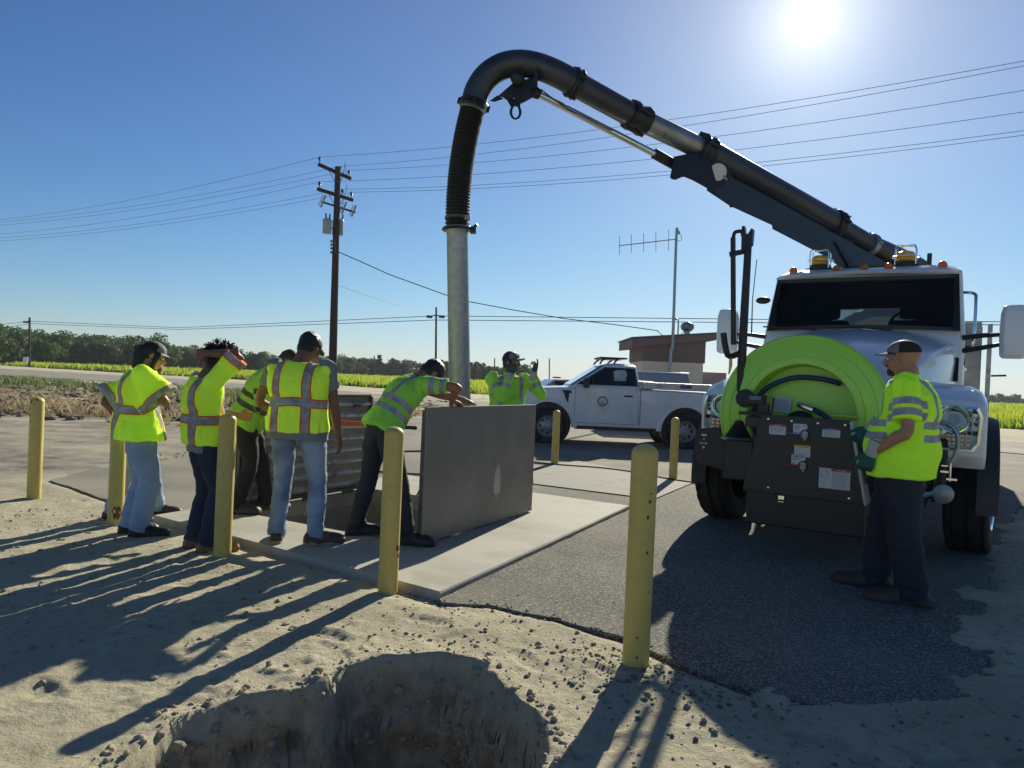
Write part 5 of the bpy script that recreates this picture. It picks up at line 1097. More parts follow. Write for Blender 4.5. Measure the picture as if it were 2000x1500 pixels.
# ------------------------------------------------------------------ white pickup (local +y forward)
fx = P(1067, 870, 16.05); PK = thing('pickup_truck', 'white pickup with a roof light bar parked side on in front of the hut', 'pickup', (fx.x, 17.05, 0), R(90.5))
hw = .99
arc = lambda cy, r, a0, a1, n=14, z=.42: [(cy+math.cos(R(a0+(a1-a0)*k/n))*r, z+math.sin(R(a0+(a1-a0)*k/n))*r) for k in range(n+1)]
def pbody():
    # lower side profile (y forward, z): from front bottom over hood, belt, bed, tail
    top = [(.93,.42),(.98,.62),(.97,.95),(.90,1.10),(.78,1.20),(.45,1.26),(-.10,1.30),(-.42,1.32)]
    top += [(-.55,1.33),(-2.10,1.33)]
    bed = [(-2.14,1.33),(-4.28,1.31),(-4.33,1.26),(-4.33,.62),(-4.25,.55)]
    bot = [(-3.75,.52)] + arc(-3.12,.52,0,180)[::-1][::-1] 
    pts = top + bed + [(-3.66,.50)] + arc(-3.12,.54,171,9) + [(-2.55,.45),(-.58,.45)] + arc(0,.54,171,9) + [(.56,.42)]
    mb = MB(); R_ = []
    for x, dz, k in ((-1,0,1),):
        pass
    def ring(x, ky, tz): return [(x, y*ky - .0, z - tz*max(z-1.15,0)*4) for y, z in pts]
    mb.loft([ring(-hw+.05,.985,.06), ring(-hw+.012,.995,.02), ring(-hw,1,.04) , ring(-hw+.01,1.0,0), ring(0,1.0,-.02), ring(hw-.01,1.0,0), ring(hw,1,.04), ring(hw-.05,.985,.06)])
    return mb
mb = MB()
pts = [(.93,.42),(.98,.62),(.97,.95),(.90,1.10),(.78,1.20),(.45,1.26),(-.10,1.30),(-.42,1.32),(-2.10,1.33),(-4.28,1.31),(-4.33,1.26),(-4.33,.62),(-4.25,.52),(-3.66,.50)] + arc(-3.12,.54,171,9) + [(-2.55,.45),(-.58,.45)] + arc(0,.54,171,9) + [(.56,.42)]
def pr(x, ins): 
    out = []
    for y, z in pts:
        yy = y - ins*(1 if y > .85 else 0) + ins*(1 if y < -4.2 else 0); out.append((x, yy, z-ins*.5*(1 if z > 1.2 else 0)))
    return out
mb.loft([pr(-hw,.10), pr(-hw+.03,.03), pr(-hw+.10,0), pr(-.5,-.02), pr(.5,-.02), pr(hw-.10,0), pr(hw-.03,.03), pr(hw,.10)])
PB = mb.build('body', M['white'], PK, smooth=30, bevel=.012, seg=2)
# fender lips
for s in (-1,1):
    for cy in (0,-3.12):
        r_ = []
        for k in range(25):
            a = R(-2+k*184/24); r_.append([(s*(hw-.06), cy+math.cos(a)*.535,.42+math.sin(a)*.535),(s*(hw+.028), cy+math.cos(a)*.545,.42+math.sin(a)*.545),(s*(hw+.03), cy+math.cos(a)*.585,.42+math.sin(a)*.585),(s*(hw-.01), cy+math.cos(a)*.66,.42+math.sin(a)*.66)])
        MB().loft(r_).build('wheel_lip', M['white'], PK, smooth=50)
        MB().lathe([(.001,0),(.53,0),(.53,-.3*1),(.001,-.3)], (s*(hw-.09),cy,.46), (s,0,0), 40).build('wheel_well', M['ink'], PK, smooth=30)
# greenhouse
gh = MB()
def gr(y0, y1, w_, z): return [(-w_,y0-.06,z),(-w_+.12,y0,z),(w_-.12,y0,z),(w_,y0-.06,z),(w_,y1+.04,z),(w_-.06,y1,z),(-w_+.06,y1,z),(-w_,y1+.04,z)]
gh.loft([gr(-.40,-2.08,.955,1.30), gr(-.52,-2.08,.93,1.38), gr(-1.22,-2.0,.80,1.84), gr(-1.34,-1.92,.74,1.885), gr(-1.45,-1.85,.6,1.90)])
GH = gh.build('cab_roof', M['white'], PK, smooth=35, bevel=.01)
def slant(y, z, s, d=0): # point on the greenhouse side
    f = (z-1.38)/(1.84-1.38); return (s*(.93-.13*f+d), y, z)
def poly3(P3, th, s):
    a = [Vector(p) for p in P3]; mb = MB(); mb.loft([a, [p+Vector((-s*th,0,0)) for p in a]]); return mb
for s in (-1,1):
    out = [(-.62,1.385),(-1.26,1.80),(-1.95,1.80),(-2.02,1.385)]
    w = poly3([slant(y,z,s,.006) for y,z in out], .006, s).build('window_surround', M['black'], PK, smooth=0)
    g1 = [(-1.02,1.40),(-1.02,1.60),(-1.30,1.775),(-1.92,1.775),(-1.98,1.40)] 
    poly3([slant(y,z,s,.010) for y,z in [(-1.02,1.40),(-1.02,1.60),(-1.30,1.775),(-1.90,1.775),(-1.97,1.40)]], .003, s).build('side_window', M['glassdark'], w, smooth=0)
    poly3([slant(y,z,s,.010) for y,z in [(-.70,1.40),(-.97,1.575),(-.97,1.40)]], .003, s).build('quarter_window', M['glassdark'], w, smooth=0)
    # bright view through the cab painted as a pale plate on the glass, headrest shape
    poly3([slant(y,z,s,.0108) for y,z in [(-1.48,1.50),(-1.46,1.70),(-1.53,1.745),(-1.74,1.745),(-1.77,1.66),(-1.74,1.50)]], .0005, s).build('painted_view_plate', pm('pale_painted_view', (.42,.50,.47), .3, var=.3, scale=8), w, smooth=0)
    dpl = [(-.60,.52),(-.60,1.30),(-.66,1.335),(-1.95,1.335),(-2.03,1.20),(-2.03,.52)]
    sm = MB(); sm.prism([(y+(.008 if y > -1 else -.008), z-.006) for y,z in dpl], s*(hw-.02), s*(hw+.002), 'x'); sm.build('door_gap', M['ink'], PK, smooth=0)
    d = MB(); d.prism(dpl, s*(hw-.02), s*(hw+.010), 'x'); dr = d.build('door', M['white'], PK, smooth=0, bevel=.006)
    MB().box((s*(hw+.022),-1.80,1.16),(.03,.20,.035)).build('handle', M['black'], dr, bevel=.008)
    cc = MB(); cc.prism([(y, z) for y, z in [(-.62,.80),(-2.02,.80),(-2.02,.815),(-.62,.815)]], s*(hw+.009), s*(hw+.016), 'x'); cc.build('door_crease', M['white'], dr, smooth=0)
    bd = MB(); bd.lathe([(.001,0),(.115,0),(.115,.004),(.001,.005)], (s*(hw+.010),-1.22,1.02),(s,0,0),36); b_ = bd.build('door_emblem', M['ink'], dr, smooth=30)
    bd = MB(); bd.lathe([(.001,0),(.092,0),(.092,.003),(.001,.003)], (s*(hw+.0155),-1.22,1.02),(s,0,0),36); bd.build('emblem_disc', M['decal'], b_, smooth=30)
    bd = MB(); bd.prism([(-1.25,.97),(-1.19,.97),(-1.195,.985),(-1.21,1.0),(-1.22,1.06),(-1.23,1.0),(-1.245,.985)], s*(hw+.018), s*(hw+.020),'x'); bd.box((s*(hw+.019),-1.22,.955),(.002,.12,.012)); bd.build('emblem_figure', M['inkgrey'], b_, smooth=0)
    v = MB(); v.prism([(-.28,1.24),(-.50,1.24),(-.52,1.18),(-.46,1.17),(-.40,1.02),(-.44,.95),(-.36,1.10),(-.33,1.19)], s*(hw-.01), s*(hw+.012),'x'); v.build('fender_vent', M['ink'], PK, smooth=0)
    sg = MB(); sg.prism([(-2.09,.50),(-2.075,.50),(-2.075,1.32),(-2.09,1.32)], s*(hw-.01), s*(hw+.003),'x'); sg.build('bed_gap', M['ink'], PK, smooth=0)
    ff = MB(); ff.prism([(-2.62,1.05),(-2.62,1.20),(-2.64,1.22),(-2.86,1.22),(-2.88,1.20),(-2.88,1.05),(-2.86,1.03),(-2.64,1.03)], s*(hw-.01), s*(hw+.006),'x'); ff.build('fuel_door', M['white'], PK, smooth=0, bevel=.003)
    hd_ = MB(); hd_.prism([(.60,1.12),(.93,1.05),(.95,.80),(.80,.80),(.78,1.0),(.62,1.06)], s*(hw-.10), s*(hw-.0),'x'); h_ = hd_.build('headlight', M['glassclear'] if False else M['chrome'], PK, bevel=.01); MB().box((s*(hw-.02),.74,1.03),(.06,.10,.07)).build('side_marker', M['orange'], h_, bevel=.01)
    mm = MB(); mm.box((s*(hw+.16),-.82,1.42),(.20,.12,.22)); mm.bar((s*.93,-.78,1.37),(s*(hw+.12),-.80,1.38),.05,.05); mm.build('mirror', M['black'], PK, bevel=.03, seg=3)
    MB().bar((s*(hw-.06),-.62,.42),(s*(hw-.06),-2.5,.42),.08,.10).build('rocker', M['black'], PK)
ws = MB(); ws.loft([[(-.86,-.50,1.37),(.86,-.50,1.37),(.74,-1.20,1.835),(-.74,-1.20,1.835)], [(-.86,-.485,1.38),(.86,-.485,1.38),(.74,-1.185,1.845),(-.74,-1.185,1.845)]]); ws.build('windshield', M['darkint'], PK, smooth=0)
lb = MB(); lb.box((0,-1.50,2.02),(1.15,.62,.035)); 
for x in (-.48,-.16,.16,.48): lb.box((x,-1.5,2.035),(.22,.66,.02))
LB = lb.build('light_bar', M['black'], PK, smooth=0, bevel=.01)
for y in (-1.30,-1.62):
    for s in (-1,1): MB().tube([(s*.5,y,2.01),(s*.52,y+.08,1.95),(s*.6,y+.12,1.88)], .022, 8).build('light_bar_foot', M['black'], PK)
for s in (-1,1):
    tb = MB(); tb.box((s*.83,-3.15,1.42),(.30,2.05,.16)); tbo = tb.build('side_toolbox', M['toolbox'], PK, smooth=0, bevel=.012)
    MB().box((s*.985,-3.1,1.425),(.006,.26,.07)).build('label_plate', M['decalblue'], tbo)
    for y in (-2.5,-3.95): MB().prism([(y-.09,1.42),(y-.06,1.465),(y+.06,1.465),(y+.09,1.42),(y+.06,1.375),(y-.06,1.375)], s*.975, s*.985,'x').build('toolbox_latch', M['galv'], tbo, smooth=0)
MB().box((0,-2.2,1.42),(1.7,.35,.2)).build('cross_toolbox', M['toolbox'], PK, smooth=0, bevel=.015)
MB().box((0,.95,.52),(1.9,.16,.24)).build('front_bumper', M['chrome'], PK, bevel=.04, seg=3)
MB().box((0,.985,.92),(1.3,.04,.36)).build('grille', M['black'], PK, bevel=.02)
MB().box((0,-4.36,.58),(1.8,.14,.2)).build('rear_bumper', M['chrome'], PK, bevel=.03)
MB().box((0,-4.336,.98),(1.5,.02,.5)).build('tailgate', M['white'], PK, bevel=.01)
for s in (-1,1):
    wheel(PK, s*.86, 0, .415, .265, s, 'pickup'); wheel(PK, s*.86, -3.12, .415, .265, s, 'pickup')
    MB().box((s*.93,-4.33,1.02),(.1,.03,.35)).build('tail_light', M['redlens'], PK, bevel=.01)
MB().lathe([(.25,-.3),(.28,-.2),(.28,.2),(.25,.3)], (.2,-2.9,.42), (1,0,0), 24).build('spare_tyre', M['rubber'], PK)
# ------------------------------------------------------------------ blue covered trailer behind the pickup
c = P(1292, 740, 23); UT = thing('covered_trailer', 'low blue grey covered trailer with a red rear light behind the pickup bed', 'trailer', (c.x, 23, 0), R(92))
mb = MB(); mb.loft([[(-.9,y,z) for y,z in ((-.72,.55),(-.72,1.45),(-.60,1.80),(1.0,1.82),(1.3,1.55),(1.3,.55))],[(.9,y,z) for y,z in ((-.72,.55),(-.72,1.45),(-.60,1.80),(1.0,1.82),(1.3,1.55),(1.3,.55))]])
mb.build('cover', M['bluegrey'], UT, smooth=0, bevel=.03, seg=3)
MB().box((0,.2,1.84),(1.84,1.66,.04)).build('white_roof_edge', M['white'], UT, bevel=.01)
MB().box((-.85,-.80,1.35),(.14,.12,.22)).build('tail_light', M['redlens'], UT, bevel=.02)
MB().bar((0,1.2,.5),(0,2.4,.45),.1,.1).build('drawbar', M['black'], UT)
for s in (-1,1): wheel(UT, s*.95, .1, .33, .2, s, 'pickup')
# ------------------------------------------------------------------ grey car beyond
c = P(1085, 748, 27); GC = thing('parked_car', 'pale grey car mostly hidden behind the hood of the white pickup', 'car', (c.x+.2, 27, 0), R(100))
cp = [(2.1,.45),(2.15,.75),(1.9,.95),(1.1,1.02),(.45,1.48),(-.9,1.52),(-1.7,1.1),(-2.1,1.0),(-2.15,.5),(-1.75,.4)] + arc(-1.35,.38,180,0,8,.36) + arc(1.35,.38,180,0,8,.36)
gm = pm('grey_car_paint', (.45,.46,.48), .3, coat=.5)
def cr(x, k): return [(x, y, z if z < 1 else 1+(z-1)*k) for y, z in cp]
mb = MB(); mb.loft([cr(-.88,.8), cr(-.82,1), cr(.82,1), cr(.88,.8)]); mb.build('body', gm, GC, smooth=0, bevel=.03)
for s in (-1,1): MB().prism([(.98,1.06),(.45,1.42),(-.85,1.44),(-1.3,1.08)], s*.86, s*.892, 'x').build('side_window', M['glassdark'], GC, smooth=0)
for s in (-1,1):
    for y in (-1.35,1.35): wheel(GC, s*.78, y, .33, .22, s, 'pickup')
MB().box((.3,.1,1.56),(.5,.22,.06)).build('roof_beacon', M['orange'], GC, bevel=.02)
# ------------------------------------------------------------------ people
def remesh(mb, voxel, smooth_it, name):
    me = bpy.data.meshes.new(name); me.from_pydata([tuple(v) for v in mb.v], [], mb.f); bm = bmesh.new(); bm.from_mesh(me); bmesh.ops.recalc_face_normals(bm, faces=bm.faces); bm.to_mesh(me); bm.free()
    o = bpy.data.objects.new(name, me); COL.objects.link(o)
    m = o.modifiers.new('r', 'REMESH'); m.mode = 'VOXEL'; m.voxel_size = voxel; m.adaptivity = 0
    if smooth_it: q = o.modifiers.new('s', 'SMOOTH'); q.iterations = smooth_it; q.factor = .5
    dg = bpy.context.evaluated_depsgraph_get(); dg.update(); out = bpy.data.meshes.new_from_object(o.evaluated_get(dg)); bpy.data.objects.remove(o); bpy.data.meshes.remove(me)
    n = len(out.vertices); co = np.zeros(n*3, dtype=np.float32); out.vertices.foreach_get('co', co); no = np.zeros(n*3, dtype=np.float32); out.vertices.foreach_get('normal', no)
    return out, co.reshape(-1,3).astype(float), no.reshape(-1,3).astype(float)
def finish(name, me, co, mat, parent, vc=None, loc=None):
    me.vertices.foreach_set('co', co.astype(np.float32).ravel()); me.name = name; me.materials.clear(); me.materials.append(mat)
    me.polygons.foreach_set('use_smooth', [True]*len(me.polygons))
    if vc is not None: a = me.attributes.new('vc', 'FLOAT_VECTOR', 'POINT'); a.data.foreach_set('vector', vc.astype(np.float32).ravel())
    me.update(); o = bpy.data.objects.new(name, me); COL.objects.link(o)
    if parent is not None: o.parent = parent; PM[o.name] = ident(parent)
    return o
def n3(p, s=0):                        # smooth pseudo noise on Nx3
    x, y, z = p[:,0], p[:,1], p[:,2]
    return (vn(x+z*.7, y-z*.55+s, 3+s)+vn(y+x*.6+9, z+s*3.1, 11+s)+vn(z-x*.4, x+y*.5-s, 23+s))/1.5-1
def seg_t(co, a, b):
    a = np.array(a[:]); b = np.array(b[:]); d = b-a; L2 = d@d; t = ((co-a)@d)/L2; tc_ = np.clip(t, 0, 1); dist = np.linalg.norm(co-(a+tc_[:,None]*d), axis=1); return t*math.sqrt(L2), dist
def ik(a, c, l1, l2, pole):
    a = Vector(a); c = Vector(c); d = c-a; L_ = min(d.length, (l1+l2)*.998); d.normalize(); c = a+d*L_
    x = (l1*l1-l2*l2+L_*L_)/(2*L_); h = math.sqrt(max(l1*l1-x*x, 0)); p = Vector(pole); p = (p-d*p.dot(d))
    if p.length < 1e-6: p = Vector((0,-1,0))
    return a+d*x+p.normalized()*h, c
def ell(c, lat, fwd, w, d, n=20, pw=2.4):
    out = []
    for j in range(n):
        a = 2*math.pi*j/n; ca, sa = math.cos(a), math.sin(a); q = (abs(ca)**pw+abs(sa)**pw)**(-1/pw); out.append(c + lat*(w*ca*q) + fwd*(d*sa*q))
    return out
def cloth_mat(name, base, gain=1.7, tape=(.42,.42,.47), border=None, bands=(), verts=(), vlim=(-1,9), sleeve=(), mesh=False, var=.06, trans=.18, bw=.012, tw=.026, front=None, contrast=None):
    m, N, L, b = mat_nodes(name); at = N.new('ShaderNodeAttribute'); at.attribute_name = 'vc'; sp = N.new('ShaderNodeSeparateXYZ'); L.new(at.outputs['Vector'], sp.inputs[0]); tc = N.new('ShaderNodeTexCoord')
    def M2(op, a, c, d=None):
        n_ = N.new('ShaderNodeMath'); n_.operation = op
        for i, v in enumerate((a, c, d)):
            if v is None: continue
            if isinstance(v, (int, float)): n_.inputs[i].default_value = v
            else: L.new(v, n_.inputs[i])
        return n_.outputs[0]
    lat, s_, arm = sp.outputs[0], sp.outputs[1], sp.outputs[2]
    def masks(w):
        r = None; tor = M2('LESS_THAN', arm, -.5)
        for c in bands: q = M2('MULTIPLY', M2('COMPARE', s_, c, w), tor); r = q if r is None else M2('MAXIMUM', r, q)
        for c in verts:
            q = M2('COMPARE', M2('ABSOLUTE', lat, 0), abs(c), w) if c > 0 else M2('COMPARE', lat, c, w)
            q = M2('MULTIPLY', q, M2('MULTIPLY', M2('GREATER_THAN', s_, vlim[0]), M2('LESS_THAN', s_, vlim[1]))); q = M2('MULTIPLY', q, tor); r = q if r is None else M2('MAXIMUM', r, q)
        for c in sleeve: q = M2('COMPARE', arm, c, w); r = q if r is None else M2('MAXIMUM', r, q)
        return r
    nz = N.new('ShaderNodeTexNoise'); nz.inputs['Scale'].default_value = 6; nz.inputs['Detail'].default_value = 4; L.new(tc.outputs['Object'], nz.inputs['Vector'])
    cr = N.new('ShaderNodeValToRGB'); L.new(nz.outputs['Fac'], cr.inputs[0]); cr.color_ramp.elements[0].position = .3; cr.color_ramp.elements[1].position = .7
    cr.color_ramp.elements[0].color = (*[c*(1-var) for c in base], 1); cr.color_ramp.elements[1].color = (*[min(1, c*(1+var)) for c in base], 1); out = cr.outputs[0]
    def mix(f, a, c):
        x = N.new('ShaderNodeMix'); x.data_type = 'RGBA'; L.new(f, x.inputs[0]); L.new(a, x.inputs[6])
        if isinstance(c, tuple): x.inputs[7].default_value = (*c, 1)
        else: L.new(c, x.inputs[7])
        return x.outputs[2]
    vg = N.new('ShaderNodeVectorMath'); vg.operation = 'SCALE'; vg.inputs['Scale'].default_value = gain; L.new(out, vg.inputs[0]); out = vg.outputs[0]   # fluorescent dye: more green-yellow comes back than a plain dye returns
    mk = masks(tw) if (bands or verts or sleeve) else None
    if contrast: out = mix(M2('LESS_THAN', s_, contrast[0]), out, contrast[1])
    if border is not None: out = mix(masks(tw+bw), out, border)
    if mk is not None:
        n2 = N.new('ShaderNodeTexNoise'); n2.inputs['Scale'].default_value = 14; n2.inputs['Detail'].default_value = 3; L.new(tc.outputs['Object'], n2.inputs['Vector'])
        c2 = N.new('ShaderNodeValToRGB'); L.new(n2.outputs['Fac'], c2.inputs[0]); c2.color_ramp.elements[0].position = .35; c2.color_ramp.elements[1].position = .65; c2.color_ramp.elements[0].color = (*[c*.75 for c in tape], 1); c2.color_ramp.elements[1].color = (*[min(1,c*1.25) for c in tape], 1)
        out = mix(mk, out, c2.outputs[0])
    L.new(out, b.inputs['Base Color']); b.inputs['Roughness'].default_value = .75; b.inputs['Specular IOR Level'].default_value = .2
    if mesh:
        w = N.new('ShaderNodeTexVoronoi'); w.inputs['Scale'].default_value = 160; L.new(tc.outputs['Object'], w.inputs['Vector']); bp = N.new('ShaderNodeBump'); bp.inputs['Strength'].default_value = .5; bp.inputs['Distance'].default_value = .003; L.new(w.outputs['Distance'], bp.inputs['Height'])
    else:
        w = N.new('ShaderNodeTexNoise'); w.inputs['Scale'].default_value = 22; w.inputs['Detail'].default_value = 5; L.new(tc.outputs['Object'], w.inputs['Vector']); bp = N.new('ShaderNodeBump'); bp.inputs['Strength'].default_value = .35; bp.inputs['Distance'].default_value = .01; L.new(w.outputs['Fac'], bp.inputs['Height'])
    fz = N.new('ShaderNodeTexNoise'); fz.inputs['Scale'].default_value = 9; fz.inputs['Detail'].default_value = 3; fz.inputs['Distortion'].default_value = 1.2; mpz = N.new('ShaderNodeMapping'); mpz.inputs['Scale'].default_value = (1, 1, .45); L.new(tc.outputs['Object'], mpz.inputs[0]); L.new(mpz.outputs[0], fz.inputs['Vector'])
    b2 = N.new('ShaderNodeBump'); b2.inputs['Strength'].default_value = .8; b2.inputs['Distance'].default_value = .035; L.new(fz.outputs['Fac'], b2.inputs['Height']); L.new(bp.outputs[0], b2.inputs['Normal']); L.new(b2.outputs[0], b.inputs['Normal'])
    if trans:
        tr = N.new('ShaderNodeBsdfTranslucent'); L.new(out, tr.inputs[0]); ms = N.new('ShaderNodeMixShader'); ms.inputs[0].default_value = trans; L.new(b.outputs[0], ms.inputs[1]); L.new(tr.outputs[0], ms.inputs[2]); L.new(ms.outputs[0], N['Material Output'].inputs[0])
    return m
HV = (.66,1.0,.06); HO_ = (.95,.20,.02)
M['vest'] = cloth_mat('hivis_vest', HV, border=HO_, bands=(.335,), verts=(.125,), sleeve=(.235,), mesh=True, trans=.3)
M['vest_sleeveless'] = cloth_mat('hivis_vest_b', HV, border=HO_, bands=(.335,), verts=(.125,), mesh=True, trans=.25)
M['hvshirt'] = cloth_mat('hivis_shirt', (.55,.98,.04), bands=(.315,.405), verts=(.13,), vlim=(-1,.315), sleeve=(.13,.205), trans=.2, tape=(.45,.45,.50))
M['hvshirt2'] = cloth_mat('hivis_shirt_green', (.36,.80,.10), 1.05, bands=(.315,.415), verts=(.13,), vlim=(-1,.315), sleeve=(.10,.19), trans=.2, tape=(.36,.35,.42))
M['hvjacket'] = cloth_mat('hivis_jacket', (.38,.66,.09), 1.1, bands=(.30,.40), verts=(-.13,), vlim=(-1,.30), sleeve=(.16,.33,.42), trans=.2, tape=(.10,.10,.10))
M['hvlong'] = cloth_mat('hivis_long_shirt', (.42,.88,.10), 1.1, bands=(.40,), verts=(.12,), vlim=(-1,.40), sleeve=(.16,.44), trans=.2, tape=(.45,.44,.50))
M['greytee'] = pm('grey_tee', (.20,.215,.22), .9, var=.08, scale=9, bump=.3)
def denim(name, c, c2, fade=2.2): return pm(name, c, .85, col2=c2, scale=fade, bump=.5, bscale=16, bdist=.02, detail=6)
M['jeanlight'] = denim('light_denim', (.20,.28,.42), (.36,.46,.62)); M['jeanblue'] = denim('faded_blue_denim', (.06,.11,.21), (.34,.45,.60), 3.6); M['jeandark'] = denim('dark_denim', (.010,.015,.035), (.03,.045,.085))
M['navy'] = denim('navy_work_trousers', (.010,.012,.022), (.028,.032,.05)); M['blacktrous'] = denim('black_trousers', (.010,.010,.013), (.024,.024,.028))
def skinm(name, c): return pm(name, c, .55, var=.12, scale=10, spec=.35, bump=.08, bscale=60)
M['skinlight'] = skinm('skin_light', (.42,.21,.13)); M['skintan'] = skinm('skin_tan', (.30,.14,.08)); M['skinbrown'] = skinm('skin_brown', (.20,.095,.06))
M['hairdark'] = pm('dark_hair', (.010,.008,.007), .45, var=.4, scale=40, bump=.8, bscale=60, stretch=(3,3,1)); M['hairbrown'] = pm('brown_hair', (.035,.018,.011), .5, var=.4, scale=40, bump=.8, bscale=60); M['beard'] = pm('short_beard', (.05,.03,.02), .8, var=.4, scale=90, bump=.6, bscale=200)
M['capblack'] = pm('black_cap', (.012,.012,.013), .8, var=.2, bump=.3, bscale=200); M['capgrey'] = pm('grey_cap', (.17,.175,.19), .8, var=.1, bump=.3, bscale=200); M['capmesh'] = pm('black_mesh_cap', (.02,.018,.017), .85, bump=.5, bscale=300)
M['bootblack'] = pm('black_shoe', (.012,.011,.011), .55, var=.3, bump=.3, dirt=(.10,.09,.07), dscale=9, dthr=.6); M['boottan'] = pm('tan_boot', (.22,.11,.05), .7, var=.2, bump=.3); M['bootbrown'] = pm('brown_shoe', (.05,.032,.022), .6, var=.3, bump=.3, dirt=(.15,.13,.10), dscale=9, dthr=.58)
M['sole'] = pm('rubber_sole', (.30,.26,.20), .8); M['soledark'] = pm('dark_sole', (.03,.028,.026), .8)
M['glove'] = pm('green_work_glove', (.015,.10,.075), .7, var=.2, bump=.4, bscale=80); M['glovecuff'] = pm('white_glove_cuff', (.45,.43,.37), .8, var=.15, bump=.4)
M['eye'] = pm('eye_white', (.7,.68,.65), .2); M['glasses'] = pm('black_glasses', (.01,.01,.01), .3)
def frame(fwd, up):
    f = Vector(fwd).normalized(); u = Vector(up); x = f.cross(u).normalized(); u = x.cross(f); return Matrix((x, f, u)).transposed()   # columns right, forward, up
def hand_mb(mb, w, d, palm, curl, k, side, spread=.12):
    # wrist w, direction d along the hand, palm = palm normal; curl radians per joint; side=+1 right hand
    d = Vector(d).normalized(); p = Vector(palm); p = (p-d*p.dot(d)).normalized(); l = d.cross(p)*side         # l points to the thumb side
    pal = .085*k
    mb.loft([ell(w+d*t*pal, l, p, wd*k, th*k, 12, 2.6) for t, wd, th in ((-.15,.026,.020),(.1,.030,.019),(.5,.040,.017),(.9,.043,.014),(1.02,.040,.011))])
    for i, (o, ln) in enumerate(((.032,.070),(.011,.080),(-.011,.075),(-.031,.058))):
        b = w + d*pal*.95 + l*o*k; dirn = (d + l*(o*spread*18)).normalized(); pts = [b-dirn*.02*k, b]; ang = 0; q = b; c = curl[i] if hasattr(curl, '__len__') else curl*(1+.12*i)
        for j, f in enumerate((.45,.30,.25)):
            ang += c*(1 if j else .8); dd = dirn*math.cos(ang)+p*math.sin(ang); q = q + dd*ln*f*k; pts.append(q)
        mb.tube(pts, [.0095*k,.0095*k,.009*k,.0082*k,.0065*k], 8)
    b = w + d*pal*.25 + l*.028*k; t1 = (d*.72+l*.62+p*.3).normalized(); q1 = b+t1*.036*k; t2 = (d*.9+l*.25+p*.45).normalized(); q2 = q1+t2*.032*k; q3 = q2+(t2+p*.25).normalized()*.024*k
    mb.tube([b-t1*.015*k, b, q1, q2, q3], [.013*k,.013*k,.0115*k,.0105*k,.0075*k], 8)
